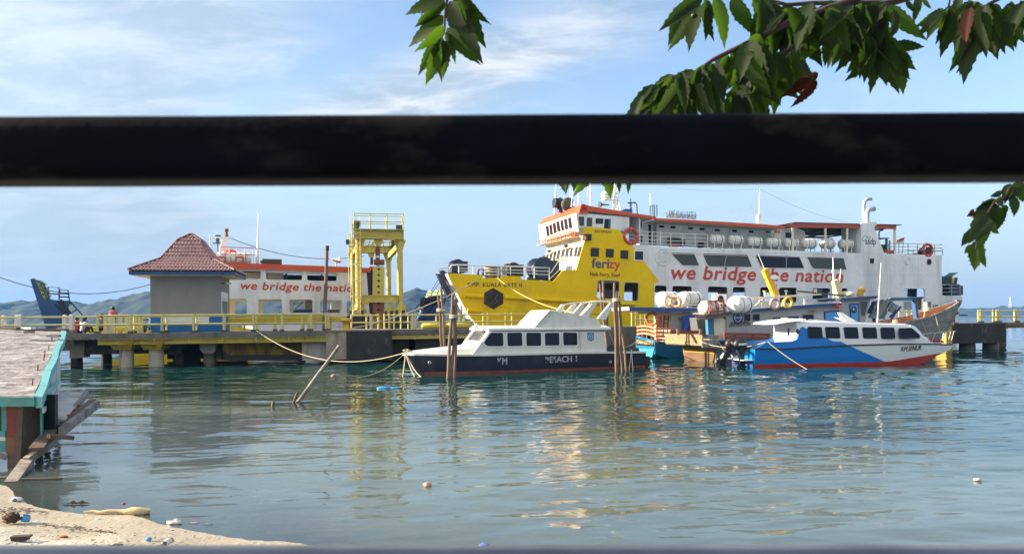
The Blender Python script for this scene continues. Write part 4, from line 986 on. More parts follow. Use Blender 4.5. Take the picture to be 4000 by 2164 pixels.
# ---------------------------------------------------------------- masts, radar, lights on the roof
m = MB()
def pole(px0, px1, c, r0, r1=None, n=6): m.cyl(FA.px(*px0, c), FA.px(*px1, c), r0, r1 or r0*.6, n)
pole(zI((545,760)), zI((590,-60)), -6.5, .10, .06); pole(zI((765,600)), zI((775,280)), -5, .03); pole(zI((965,570)), zI((995,60)), -3.5, .06, .03); pole(zI((1130,500)), zI((1140,20)), -3, .06, .03)
pole(zI((1360,490)), zI((1375,40)), -3.5, .06, .04); pole(zI((1430,530)), zI((1440,-60)), -2, .09, .05); pole(zI((920,430)), zI((930,110)), -4, .03)
pole(zI((1030,550)), zI((1035,430)), -3, .10, .07); pole(zK((465,215)), zK((462,-230)), -2.2, .045, .03)
for y in (100, 250): m.tube([FA.px(*zI((960, y)), -3.5), FA.px(*zI((1020, y+8)), -3.5)], .03, 4)
part(m, 'whip_antenna', WRAIL, ferry)
m = MB(); o = FA.px(*zI((2030,640)), -4.5); tp = FA.px(*zI((2080,-250)), -4.5)
for q in (0, 1, 2):
    off = V((.3*math.cos(2.1*q), .3*math.sin(2.1*q), 0)); m.tube([o+off, o.lerp(tp, .98)+off*.4], .055, 5)
for k in range(12):
    z = o.lerp(tp, (k+.3)/12); m.tube([z+V((math.cos(2.1*i), math.sin(2.1*i), 0))*.27*(1-.05*k) for i in (0, 1, 2, 0)], .028, 4)
pl = FA.px(*zI((1750,385)), -4.5); m.bar(pl, FA.px(*zI((2100,405)), -4.5), .6, .08); m.tube([FA.px(*zI((2110,330)), -4.3), FA.px(*zI((2185,650)), -3.0)], .06, 6)
m.tube([FA.px(*zI((1960,190)), -4.5), FA.px(*zI((2090,215)), -4.5)], .06, 5)
mast = part(m, 'radar_mast', CREAM, ferry)
o = FA.px(*zI((1815,375)), -4.5); m = MB().lathe(o, (0, 0, 1), [(0,.22),(.1,.30),(.16,.42),(.24,.44),(.25,.36),(.36,.36),(.37,.44),(.6,.42),(.72,.2),(.75,.01)], 16); part(m, 'radar_dome', WRAIL, mast)
o = FA.px(*zI((1900,515)), -4.5); m = MB().lathe(o, -AX, [(0,.05),(.35,.06),(.7,.1),(.95,.30),(1.0,.32)], 12); part(m, 'fog_horn', DKGREY, mast)
m = MB(); o = FA.px(*zI((680,690)), -5); m.tube([o, o+V((0,0,1.3))], [.28,.16], 8); sl = part(m, 'searchlight', NAVYP, ferry)
o2 = FA.px(*zI((660,470)), -5); part(MB().lathe(o2+AX*.5, -AX, [(0,.25),(.05,.42),(.9,.45),(1.0,.47),(1.02,.38),(.95,.05)], 14), 'lamp_drum', BLACK, sl)
m = MB(); o = FA.px(*zI((880,600)), -4); m.lathe(o+V((0,0,.35)), FA.n, [(-.2,.2),(-.15,.62),(.15,.62),(.2,.2)], 16); part(m, 'spare_drum', mat('olive_cover', (.07,.075,.05), .8), ferry)
m = MB().plate(FA, qa(zI((2210,660),(2290,615),(2475,610),(2475,700)), -1.5), (), -2.8, -1.5); part(m, 'blue_skylight_box', BLUEP, ferry)
m = MB(); o = FA.px(*zI((2430,620)), -1.6); m.cyl(o, o+V((0,0,.6)), .09, n=8); m.bar(o+V((0,0,.55))-AX*.3, o+V((0,0,.62))+AX*.5, .1); m.cyl(o+V((0,0,.6)), o+V((0,0,.95)), .05, n=6); m.tube([o+V((0,0,.6))+AX*.3, o+V((0,0,.5))+AX*.62, o+AX*.66-V((0,0,.4))], .05, 6); part(m, 'fire_monitor', NAVYP, ferry)
m = MB(); o = FA.px(*zL((330,375)), -1.5); m.cyl(o, FA.px(2968, 735, -1.5), .05, .03, 6); m.cbox(o+V((0,0,.4)), .35, .3, .8, ANG); am = part(m, 'aerial_mast', WRAIL, ferry)
m = MB(); tp = FA.px(2968, 738, -1.5)
m.tube(sag(tp, FA.px(2600, 732, -3), .25, 12), .014, 3); m.tube(sag(tp, FA.px(3500, 884, -2), 1.0, 14), .014, 3); m.tube([tp, FA.px(*zL((20,350)), -.5)], .010, 3); m.tube([tp, FA.px(*zL((790,370)), -.5)], .010, 3)
part(m, 'aerial_wire', GRAIL, ferry)
# ---------------------------------------------------------------- things standing on the ferry
GA_ = 'liferafts along the ferry deck edge'
cn = [(2798.4,936.8,'nearest the bow, right by the rail end'), (2872,938.8,'second from the bow'), (2946.6,945.6,'third from the bow, above the first long window'),
      (3018.4,948.5,'fourth from the bow, in front of the screen door'), (3089,951.4,'by the first awning post'), (3160,952.4,'under the awning, left of its second post'),
      (3232,952.4,'under the awning, right of its second post'), (3303.7,954.3,'right beside the funnel casing')]
for u, v, tx in cn:
    p = FA.px(u, v, -.75); z0 = p.z - .36 - .475
    canister('liferaft_canister', 'white liferaft barrel on the ferry, ' + tx, GA_, (p.x, p.y, z0), ANG)
lifebuoy('orange lifebuoy on the ferry rail above the yellow bow slope', FA.px(*zI((2430,1285)), .0), FA.n, .62, LBUOY)
lifebuoy('red lifebuoy on the grey rail at the ferry stern', FA.px(*zM((1665,915)), -.1), FA.n, .6, LBUOY)
fl = thing('flag', 'red and white flag flying over the stern rail of the big ferry', 'flag', FA.px(*zM((1150,1000)), -2))
m = MB().cyl(FA.px(*zM((1150,1000)), -2), FA.px(*zM((1195,630)), -2), .04, .025, 6); part(m, 'pole', GRAIL, fl)
def wavy(fr, pts, c, n=8, amp=.12):
    """a cloth quad (four frame corners) with a ripple"""
    P0, P1, P2, P3 = [V(p) for p in pts]; vs, fs = [], []
    for j in range(5):
        for i in range(n+1):
            a = P0.lerp(P1, i/n); b = P3.lerp(P2, i/n); p = a.lerp(b, j/4); vs.append(fr.w(p.x, p.y, c + amp*math.sin(i/n*7+j*.8)))
    for j in range(4):
        for i in range(n): k = j*(n+1)+i; fs.append((k, k+1, k+n+2, k+n+1))
    return MB().add(vs, fs, True)
f4 = qa(zM((1035,718),(1185,660),(1180,722),(1030,740)), -2); part(wavy(FA, f4, -2), 'upper_stripe', RFLAG, fl)
f4 = qa(zM((1030,740),(1180,722),(1170,770),(1020,800)), -2); part(wavy(FA, f4, -2), 'lower_stripe', WFLAG, fl)
# ================================================================== the second ferry, behind the guard house
B0 = at(132, 1200, 58.0); B0.z = 0; ANB = R_(25.0); BX = V((math.cos(ANB), math.sin(ANB), 0)); FB = Fr(B0, BX); BT = -FB.n
BB = 8.5; qb = lambda pts, c=0.0: FB.q(pts, c)
ferry2 = thing('car_ferry', 'smaller white car ferry with orange roof edge and raised blue ramps behind the guard house', 'ferry', FB.w(16, 0, -BB/2))
sl_, sr_ = FB.uv(690, 1150)[0], FB.uv(1445, 1150)[0]
topl, topr = FB.uv(861.6,1040)[1], FB.uv(1444,1052)[1]
lowo = [[(800,1168),(964.5,1168),(964.5,1241),(800,1240)], [(1009,1169),(1102,1169),(1102,1241),(1009,1240)], [(1130.5,1170),(1220.7,1170.5),(1220.7,1222),(1130.5,1222)], [(1250,1172),(1336,1173),(1336,1222),(1250,1222)], [(1354,1175),(1420,1175.5),(1420,1226),(1354,1226)], [(715,1166),(770,1167),(770,1240),(715,1239)]]
upo = [[(884,1055.5),(1018,1055.5),(1018,1089.6),(884,1087)], [(1038,1056),(1180,1063),(1180,1094),(1040,1092.5)], [(1200,1063),(1315,1066),(1315,1098),(1200,1095.5)]]
zk = FB.uv(900, 1272)[1]; zdk = FB.uv(900, 1250)[1]
ot = [(sl_, zk), (sr_, zk), (sr_, topr-.1), (FB.uv(861,1)[0], topl-.1), (sl_, topl-.1)]
holes = [rnd(qb(h), .15) for h in lowo + upo]
part(MB().plate(FB, ot, holes, -.1, 0), 'side_plating', WHITE, ferry2)
fh = [rnd([(p[0]-1.15, p[1]) for p in qb(h)], .15) for h in lowo]
part(MB().plate(FB, [(sl_-.3, zk), (sr_-.6, zk), (sr_-.6, topr-.1), (sl_-.3, topl-.1)], fh, -BB, -BB+.1), 'far_side_plating', WHITE, ferry2)
xa, xb = FB.uv(278, 1270)[0], FB.uv(1700, 1260)[0]
def zl(u, v): return FB.uv(u, v)[1]
part(MB().plate(FB, [(FB.uv(640,1300)[0], -1), (FB.uv(985,1286)[0], -1), (FB.uv(985,1286)[0], zk-.3), (FB.uv(890,1272)[0], zk-.012), (xa-.9, zk-.012), (xa-.9, zk-.35)], (), -BB+.2, .004), 'yellow_hull', YEL, ferry2, label='yellow lower hull forward')
part(MB().plate(FB, [(FB.uv(985,1286)[0]+.01, -1), (xb, -1), (xb+1.0, zk-.012), (FB.uv(985,1286)[0]+.01, zk-.012)], (), -BB+.2, .002), 'white_hull', WHITE, ferry2)
zup = zl(1100, 1112); part(MB().fbox(FB, sl_+.02, zl(1000,1160), sr_-.02, zl(1000,1160)+.1, -BB+.12, -.11), 'upper_deck', INT, ferry2)
m = MB()
for u0, u1 in ((880, 1100), (1045, 1106)): m.plate(FB, [(FB.uv(u0,1)[0], zl(1000,1100)), (FB.uv(u1,1)[0], zl(1000,1100)), (FB.uv(u1,1)[0], topl-.4), (FB.uv(u0,1)[0], topl-.4)], (), -1.6 if u0 < 900 else -1.3, (-1.5 if u0 < 900 else -1.2))
part(m, 'inner_cabin_wall', CREAM, ferry2)
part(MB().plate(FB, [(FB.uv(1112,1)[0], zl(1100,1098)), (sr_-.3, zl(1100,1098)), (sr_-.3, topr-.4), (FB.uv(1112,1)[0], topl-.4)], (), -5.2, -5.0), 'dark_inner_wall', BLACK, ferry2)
for u, mt in ((1118, ROYAL), (1257, ROYAL), (955, REDT)):
    a = FB.px(u, 1092, -.7); part(MB().bar(a, a+V((0,0,1.1)), .14), 'inner_post', mt, ferry2)
# orange roof edge and roof
fas = qb([(690,1017),(861.6,1024.6),(1021,1031),(1275,1040),(1350,1043),(1438,1047),(1446,1040),(1445,1064),(1275,1061.5),(1019,1052.7),(902,1051.8),(690,1046)])
part(MB().plate(FB, fas, (), -.15, .15), 'roof_fascia', ORG, ferry2)
part(MB().box(FB.w(sl_, topl-.02, -BB), FB.w(sr_, topr-.02, -BB)-FB.w(sl_, topl-.02, -BB), FB.n*(BB-.16), V((0,0,.1))), 'roof_slab', DKGREY, ferry2)
for (u0, v0), (u1, v1) in (((884,1053),(1018,1057)), ((1040,1055),(1182,1066)), ((1198,1063),(1318,1071))):
    part(MB().plate(FB, qb([(u0,v0),(u1,v0+2),(u1,v1+4),(u0,v1)], .1), (), .08, .11), 'rolled_awning', GREYCAB, ferry2)
text('we bridge the nation', 'slogan_lettering', REDT, ferry2, FB.uv(935.4,1129.6), FB.uv(1402,1140.5), FB, height=.66, shear=.22, bold=.022, space=1.06)
# stairs and gear on the car deck
m = MB()
for p0, p1 in ((zE((1060,435)), zE((1295,285))), (zE((1110,435)), zE((1298,310)))): m.tube([FB.px(*p0, -1.2), FB.px(*p1, -1.2)], .06, 5)
for p0, p1 in ((zE((1500,350)), zE((1700,150))), (zE((1490,215)), zE((1590,110))), (zE((1500,365)), zE((1500,200)))): m.tube([FB.px(*p0, -1.5), FB.px(*p1, -1.5)], .05, 5)
m.bar(FB.px(*zE((1520,350)), -1.8), FB.px(*zE((1720,160)), -1.8), .25, .12)
part(m, 'stairway', WRAIL, ferry2)
for p, w_, h_, mt in ((zE((1720,345)), 1.9, .35, mat('blue_drums', (.03,.08,.28), .5)), (zE((2340,350)), .9, .4, WOODT)):
    a = FB.px(*p, -2.0); part(MB().cbox(a, w_, .7, h_, ANB), 'deck_cargo', mt, ferry2)
a = FB.px(*zE((1840,300)), -3); part(MB().cbox(a, .8, .5, 2.0, ANB), 'deck_post', CREAM, ferry2)
# ramps at both ends: sloping slab with a lattice face, blue cheeks, ladder platforms
def ramp(tip, hinge, mir, latt):
    tb, hb = V(FB.uv(*tip)), V(FB.uv(*hinge)); sgn = 1 if mir < 0 else -1
    n2 = V((hb.y-tb.y, tb.x-hb.x)).normalized(); n2 = n2 if n2.x*sgn > 0 else -n2
    W = 5.6; th = .5
    prof = [tb, hb, hb - n2*th, tb - n2*th*.5]
    r = MB(); rr = [[FB.w(p.x, p.y, c) for p in prof] for c in (-.05, -W)]; r.loft(rr); rp_ = part(r, 'raised_ramp', BLUEP, ferry2)
    m = MB(); q0, q1 = tb.lerp(hb, .03), tb.lerp(hb, latt)
    A, B_, Cc, D_ = FB.w(q0.x, q0.y, -.3)+BX*n2.x*.03+V((0,0,n2.y*.03)), FB.w(q1.x, q1.y, -.3)+BX*n2.x*.03+V((0,0,n2.y*.03)), FB.w(q1.x, q1.y, -W+.3)+BX*n2.x*.03+V((0,0,n2.y*.03)), FB.w(q0.x, q0.y, -W+.3)+BX*n2.x*.03+V((0,0,n2.y*.03))
    nn = (BX*n2.x+V((0,0,n2.y)))*.05; m.box(A, B_-A, D_-A, nn); part(m, 'ramp_tread_panel', mat('pale_yellow_green_paint', (.45,.46,.20), .6, var=.15), rp_)
    m = MB()
    for k in range(6):
        a, b = A.lerp(B_, (k+.5)/6), D_.lerp(Cc, (k+.5)/6); m.bar(a+nn*2.2, b+nn*2.2, .10, .08)
    for k in (.33, .66): m.bar(A.lerp(D_, k)+nn*2.2, B_.lerp(Cc, k)+nn*2.2, .08, .08)
    part(m, 'ramp_rib', GREEND, rp_)
ramp((131.6,1087), (208,1277), -1, .55); ramp((1747,1128), (1690,1268), 1, .62)
c1 = r1((325,738),(540,745),(520,870),(500,950),(415,952)); part(MB().plate(FB, qb(c1), (), -.35, -.03), 'blue_bow_cheek', BLUEP, ferry2)
m = MB()
for pl in ([(375,738),(375,640),(460,645),(460,738)], [(460,735),(465,662),(530,665),(540,745)], [(375,690),(460,695)], [(465,690),(530,693)], [(465,715),(535,718)], [(540,745),(640,855)], [(560,838),(600,812)], [(430,770),(500,855)], [(545,850),(470,735)]):
    m.tube([FB.px(*r1(p), .02) for p in pl], .05, 5)
part(m, 'ladder_platform_rail', NAVYP, ferry2)
m = MB().plate(FB, qb(r1((445,755),(480,735),(570,860),(500,862))), (), -.25, .0); part(m, 'ramp_stair', NAVYP, ferry2)
m = MB().plate(FB, qb(r1((480,752),(540,748),(545,770),(520,775))), (), -1.6, -.05); part(m, 'stair_platform', NAVYP, ferry2)
# stern gear
cheek = zH((140,1330),(340,1000),(580,1000),(575,1050),(460,1340)); part(MB().plate(FB, qb(cheek), (), -.4, -.03), 'blue_stern_cheek', BLUEP, ferry2)
m = MB()
for pl in ([(215,990),(222,858),(395,862),(380,1000)], [(415,960),(430,822),(600,822),(600,900)], [(80,1110),(190,970),(240,1060),(160,1120)], [(230,905),(385,910)], [(435,880),(590,880)], [(130,1080),(190,1125)]):
    m.tube([FB.px(*zH(p), .02) for p in pl], .06, 5)
m.tube([FB.px(*zH((240,1100)), .05), FB.px(*zH((420,930)), .05)], .07, 5); m.tube([FB.px(*zH((200,1340)), .05), FB.px(*zH((460,1010)), .05)], .08, 5)
part(m, 'stern_ladder_rail', NAVYP, ferry2)
m = MB()
for x in ((585,455), (610,520)): m.tube([FB.px(*zH(x), -1), FB.px(*zH((x[0]-215, 830)), -1)], .03, 4)
part(m, 'ramp_cable', ROPED, ferry2)
for p, r in (((355,945), .55), ((540,930), .62)):
    o = FB.px(*zH(p), -1.4); part(MB().lathe(o, FB.n, [(-.6,r),(-.5,r),(-.5,r*.6),(.5,r*.6),(.5,r),(.6,r)], 14), 'ramp_winch', BLACK, ferry2)
# mast, aerials and roof gear
m = MB(); a, b = FB.px(*zD((75,575)), -3), FB.px(*zD((160,250)), -3); m.bar(a, b, .45, .4, up=FB.n); m.bar(b-BX*.8, b+BX*.55, .3, .12); mk = part(m, 'signal_mast', WRAIL, ferry2)
o = FB.px(*zD((180,230)), -3); part(MB().lathe(o, (0,0,1), [(0,.12),(.1,.2),(.15,.12),(.45,.12),(.5,.2),(.68,.18),(.7,.03)], 10), 'mast_lamp', RUST, mk)
m = MB(); o = FB.px(*r1((1693,300)), -3.5); m.cyl(o-V((0,0,1.5)), o, .05, n=5); m.bar(o-BX*.4, o+BX*.35, .2, .08); m.lathe(o, (0,0,1), [(0,.1),(.1,.16),(.5,.16),(.6,.3),(.7,.3),(.72,.02)], 8); m.bar(o-BX*1.3-V((0,0,1.6)), o-BX*.4-V((0,0,1.6)), .15, .1); part(m, 'roof_lamp', DKGREY, mk)
m = MB(); m.tube([FB.px(*zD((805,770)), -.6), FB.px(*zD((808,440)), -.6), FB.px(1010, 832, -.6)], [.12,.08,.03], 6); m.tube([FB.px(*zD((780,760)), -.9), FB.px(*zD((775,500)), -.9)], .06, 5); part(m, 'whip_antenna', WRAIL, ferry2)
part(MB().cyl(FB.px(*r1((1633,330)), -5), FB.px(*r1((1631,230)), -5), .03, n=4), 'whip_antenna', WRAIL, ferry2)
m1, m2 = MB(), Posts(); rp = [FB.px(u, v, -.4) for u, v in zD((60,742),(240,745),(400,750),(550,752),(720,762),(800,768))]; rail(m2, m1, rp, 1.25, (1, .55), .05, .035); part(m1, 'roof_rail', REDT, ferry2); part(m2, 'rail_post', WRAIL, ferry2)
m = MB(); o = FB.px(*zD((240,595)), -2.6); m.lathe(o, (0,0,1), [(0,.62),(.2,.68),(.36,.5),(.48,.2),(.5,.02)], 14); part(m, 'orange_vent_cowl', ORG, ferry2)
m = MB(); a = FB.px(*zD((1085,770)), -2); m.cbox(a, 1.6, 1.0, .7, ANB); m.bar(FB.px(*zD((860,735)), -1.5), FB.px(*zD((1060,765)), -1.5), .2, .2); m.bar(FB.px(*zD((1100,760)), -1.5), FB.px(*zD((1280,760)), -1.5), .22, .2); part(m, 'roof_lumber', WOODD, ferry2)
m = MB(); a = FB.px(*zD((2380,825)), -1); b = FB.px(*zD((2380,745)), -1); m.cyl(a, b, .06, n=6); m.tube([FB.px(*zD(p), -1) for p in ((2300,675),(2340,720),(2400,745),(2455,755),(2490,660))], .06, 6)
m.ball(FB.px(*zD((2460,660)), -1), .16); m.lathe(FB.px(*zD((2385,735)), -1), V((.25,-.15,1)), [(.22,.62),(.10,.45),(.03,.25),(0,.03)], 14); part(m, 'satellite_dish', WRAIL, ferry2)
part(MB().tube(sag(FB.px(*zD((215,240)), -3), FB.px(1420,1000,-3), .9, 14), .028, 4), 'stay_wire', ROPED, ferry2)
m = MB(); m.bar(FB.px(*r2((1285,510)), -.2), FB.px(*r2((1310,860)), -.2), .75, .4, up=FB.n); part(m, 'ramp_guide_post', BLKRUST, ferry2)
m = MB(); m.bar(FB.px(*r2((1320,505)), -.1), FB.px(*r2((1325,850)), -.1), .45, .5, up=FB.n); part(m, 'ramp_guide_post', NAVYP, ferry2)
GB = 'liferafts on the smaller ferry roof'
p = FB.px(*zD((455,660)), -.9); canister('liferaft_canister', 'white liferaft barrel in red frame on the orange ferry roof, clear of the tiles', GB, (p.x, p.y, p.z-.92), ANB, 1.85, 1.0)
p = FB.px(*zD((45,655)), -.9); canister('liferaft_canister', 'white liferaft barrel on the ferry roof, partly hidden by the tiled roof', GB, (p.x, p.y, p.z-.92), ANB, 1.85, 1.0)
for u0 in (368, 0):
    m = MB(); m.tube([FB.px(*zD((u0, 738)), -.3), FB.px(*zD((u0, 635)), -.3), FB.px(*zD((u0+148, 640)), -.3), FB.px(*zD((u0+148, 740)), -.3)], .06, 5); part(m, 'red_liferaft_frame', REDT, ferry2)

# ================================================================== the jetty
JX = V((55.7, 12.0, 0)).normalized(); J0 = V((-21.0, 45.0, 0)); FJ = Fr(J0, JX); JT = -FJ.n; ANJ = math.atan2(JX.y, JX.x); ZD = 2.0
jetty = thing('jetty', 'long concrete ferry jetty on piles with yellow edge beams', 'jetty', J0)
qj = lambda pts, c=0.0: FJ.q(pts, c)
def ja(u, c=0.0): return FJ.uv(u, 1300, c)[0]
a_l, a_b0, a_b1 = ja(205), ja(1275), ja(1531)
m = MB(); m.fbox(FJ, -30, ZD-.26, a_l+.2, ZD, -3.2, -1.0); part(m, 'walkway_slab', CONC, jetty)
m = MB(); m.fbox(FJ, a_l+.2, ZD-.26, a_b0, ZD, -9.5, 0); slab_o = part(m, 'deck_slab', CONC, jetty)
m = MB()                                              # chipped, scalloped lower lip of the slab
n = 90; L = a_b0-a_l-.3
for k in range(n):
    h = .05+.045*abs(math.sin(k*1.31))+random.uniform(0, .05); m.fbox(FJ, a_l+.25+L*k/n, ZD-.26-h, a_l+.25+L*(k+.86)/n, ZD-.262, -.35, .015)
part(m, 'broken_slab_edge', CONC, slab_o, kind='stuff')
m = MB(); m.fbox(FJ, ja(380), ZD-.62, a_b0-.02, ZD-.33, -.32, -.06); m.fbox(FJ, ja(380), ZD-.66, a_b0-.02, ZD-.62, -.40, .02); m.fbox(FJ, ja(380), ZD-.36, a_b0-.02, ZD-.33, -.40, .02)
eb = part(m, 'edge_beam', mat('grimy_yellow_beam', (.36,.29,.035), .6, var=.15, rust=(.14,.07,.03), ra=.7, rs=2, rt=(.55,.7)), jetty)
for k in range(9): part(MB().fbox(FJ, ja(600)+k*1.9, ZD-.61, ja(600)+k*1.9+.06, ZD-.36, -.05, .01), 'stiffener', YTOW, eb)
m = MB(); m.fbox(FJ, ja(250), ZD-1.25, ja(690), ZD-.27, -9.4, -1.3); part(m, 'cross_beam', CONCD, jetty)
m = MB(); m.fbox(FJ, -30, ZD-1.0, ja(240), ZD-.27, -3.1, -1.2); part(m, 'walkway_beam', CONC, jetty)
a = FJ.uv(*zA((1290,700))); b = FJ.uv(*zA((1450,1000))); part(MB().fbox(FJ, a[0], b[1], b[0], a[1]-.05, -.9, -.3), 'end_block', CONC, jetty)
def pile(u, v0, v1, w, c, mt, n=12, flare=0):
    a0 = FJ.uv(u-w/2, v1, c); a1 = FJ.uv(u+w/2, v1, c); r = (a1[0]-a0[0])/2; zt = FJ.uv(u, v0, c)[1]; p = FJ.w((a0[0]+a1[0])/2, 0, c)
    m = MB().tube([V((p.x, p.y, -3)), V((p.x, p.y, .05)), V((p.x, p.y, .5)), V((p.x, p.y, zt))], [r*1.0, r*1.02, r, r*.98], n); return part(m, 'pile', mt, jetty), p, r, zt
CONCP = mat('stained_pile_concrete', (.40,.36,.28), .85, var=.15, dirt=(.10,.055,.03), da=.8, dt=(.52,.66), ds=(2.2,2.2,.5), bump=.02, bs=8, rust=(.03,.035,.03), ra=.0)
pl_top = {}
for u, w in ((495, 58), (611, 60)):
    po, p, r, zt = pile(u, 1362, 1425, w, -.75, CONCP, 14)
    m = MB().loft([[p+V((x*s, y*s, z)) for x, y in ((-1,-1),(1,-1),(1,1),(-1,1))] for s, z in ((.50, zt-.05), (.78, zt+.5))]); cap = part(m, 'pile_cap', mat('rusted_yellow_steel', (.46,.31,.03), .6, var=.2, rust=(.20,.08,.03), ra=.8, rs=2.5, rt=(.5,.65)), po)
    m = MB().cbox(p+V((0,0,zt+.53)), 2.1, 1.5, .06, ANJ); part(m, 'base_plate', RUST, po)
    for dx in (-.35, .35): part(MB().cbox(p+JX*dx+V((0,0,zt+.83)), .14, .5, .6, ANJ), 'bracket', YTOW, po)
pile(700, 1335, 1412, 34, -3.4, CONC); pile(820, 1335, 1412, 50, -3.0, CONCP)
pile(300, 1330, 1412, 46, -2.2, CONCD); pile(415, 1330, 1405, 44, -6.0, CONCD)
a = zA((1400,990)); m = MB().plate(FJ, qj(zA((1400,900),(1700,900),(1690,1270),(1400,1290)), -1.1), (), -2.2, -1.1); part(m, 'pier_wall', CONC, jetty)
for pts, c, d_, mt in ((zC((685,930),(915,930),(912,1205),(725,1205)), -2.0, 1.2, CONCL), (zC((1440,930),(1750,928),(1755,1150),(1690,1185),(1510,1185),(1450,1120)), -1.4, 1.3, CONCL), (zC((925,930),(1430,930),(1425,985),(955,992)), -2.0, .8, CONCL), (zC((1755,930),(1900,930),(1900,1320),(1780,1320)), -2.6, .8, CONC)):
    part(MB().plate(FJ, qj(pts, c), (), c-d_, c), 'concrete_bracket', mt, jetty)
part(MB().plate(FJ, qj(zC((920,990),(1440,990),(1440,1420),(900,1420)), -4.2), (), -4.6, -4.2), 'dark_backing', CONCD, jetty)
part(MB().plate(FJ, [(ja(530), .1), (ja(900), .1), (ja(900), ZD-.3), (ja(530), ZD-.3)], (), -8.3, -8), 'dark_backing', CONCD, jetty)  # dark sheet added to hide the ferry hull, standing for shade below deck
# steel pontoon below the deck
pts = zE((100,905),(1690,905),(1690,1215),(240,1213),(105,1130)); pon = single(MB().plate(FJ, qj(pts, -1.6), (), -6.5, -1.6), 'steel_pontoon', RUSTY, 'rust streaked yellow steel pontoon under the jetty deck, left of the concrete block', 'pontoon')
m = MB().plate(FJ, qj(zE((105,1135),(240,1214),(1690,1216),(1690,1330),(120,1330)), -1.65), (), -6.4, -1.65); part(m, 'black_underside', BLACK, pon)
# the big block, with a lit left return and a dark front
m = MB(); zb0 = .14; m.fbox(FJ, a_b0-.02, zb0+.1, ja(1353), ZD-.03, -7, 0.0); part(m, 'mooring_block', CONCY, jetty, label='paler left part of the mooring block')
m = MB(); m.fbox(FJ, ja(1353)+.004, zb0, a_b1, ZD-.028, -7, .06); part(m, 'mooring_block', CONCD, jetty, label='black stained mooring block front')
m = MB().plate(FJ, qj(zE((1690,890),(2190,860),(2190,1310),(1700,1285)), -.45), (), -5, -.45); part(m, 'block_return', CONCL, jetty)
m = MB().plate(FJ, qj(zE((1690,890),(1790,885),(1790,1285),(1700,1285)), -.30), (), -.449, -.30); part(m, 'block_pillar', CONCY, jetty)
m = MB(); m.fbox(FJ, a_b0-.05, ZD-.026, a_b1+.05, ZD+.03, -7.5, .08); part(m, 'block_cap', mat('brown_worn_deck_concrete', (.30,.22,.17), .9, var=.2), jetty)
for x in (a_b0+.9, a_b0+2.9, a_b0+4.1): part(MB().cyl(FJ.w(x, -3, -1.5), FJ.w(x, zb0+.2, -1.5), .35, n=10), 'pile', CONCD, jetty)
# right-hand deck, set back
c2 = -3.0; a_r0, a_r1 = a_b1+.02, FJ.uv(3700, 1300, -.5)[0]
m = MB(); m.fbox(FJ, a_r0, ZD-.26, a_r1, ZD, -11, c2); sl2 = part(m, 'deck_slab', CONC, jetty)
m = MB(); n = 60; L = 14.0
for k in range(n): m.fbox(FJ, a_r0+L*k/n, ZD-.32-.08*abs(math.sin(k*1.7)), a_r0+L*(k+.85)/n, ZD-.262, c2-.3, c2+.01)
part(m, 'broken_slab_edge', CONC, sl2, kind='stuff')
m = MB(); m.fbox(FJ, a_r0, ZD-.64, a_r1, ZD-.36, c2-.3, c2-.08); part(m, 'edge_beam', YTOW, jetty)
m = MB(); m.fbox(FJ, a_r0+.1, .2, FJ.uv(1600,1300,c2)[0], ZD-.65, -10, c2-.7); m.fbox(FJ, FJ.uv(1625,1300,c2)[0], .1, a_r1-12, ZD-.65, -10, c2-.5); part(m, 'under_wall', CONCD, jetty)
for x in np.arange(a_r1-11, a_r1, 3.4): part(MB().cyl(FJ.w(x, -3, c2-1), FJ.w(x, ZD-.3, c2-1), .4, n=10), 'pile', CONC, jetty)
m = MB(); m.fbox(FJ, FJ.uv(2350,1300,c2)[0], .1, FJ.uv(2520,1300,c2)[0], ZD+.02, c2-3, c2+.25); part(m, 'mooring_block', CONC, jetty)
# tower platform behind
m = MB(); m.fbox(FJ, a_b0+1.5, ZD-.3, a_b1+9.5, ZD-.005, -14, -7.0); part(m, 'rear_platform', CONC, jetty)
# right end dolphin block
a0 = FJ.uv(3726, 1300)[0]; a1 = FJ.uv(3928, 1300)[0]
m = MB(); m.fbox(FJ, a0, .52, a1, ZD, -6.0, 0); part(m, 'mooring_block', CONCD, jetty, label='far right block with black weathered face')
m = MB().fbox(FJ, a0-.55, -.2, a0-.004, ZD-.06, -5.8, -.12); part(m, 'block_side', mat('yellow_sunlit_concrete', (.45,.30,.07), .8, var=.25, vs=3, rust=(.2,.1,.05), ra=.7, rs=2), jetty)  # sunlight on the left face is put into this warm colour
for u in (3778, 3870): pile(u, 1338, 1368, 56, -.9, CONC, 4)
m = MB().fbox(FJ, a1+.01, ZD-.28, a1+40, ZD-.03, -9.5, -5.5); part(m, 'end_walkway', CONC, jetty)
m = MB().fbox(FJ, a1+.01, ZD-.5, a1+40, ZD-.29, -9.4, -5.6); part(m, 'end_walkway_beam', RUSTY, jetty)
for k in range(4): part(MB().cyl(FJ.w(a1+7+9*k, -3, -7.5), FJ.w(a1+7+9*k, ZD-.3, -7.5), .4, n=10), 'pile', CONC, jetty)

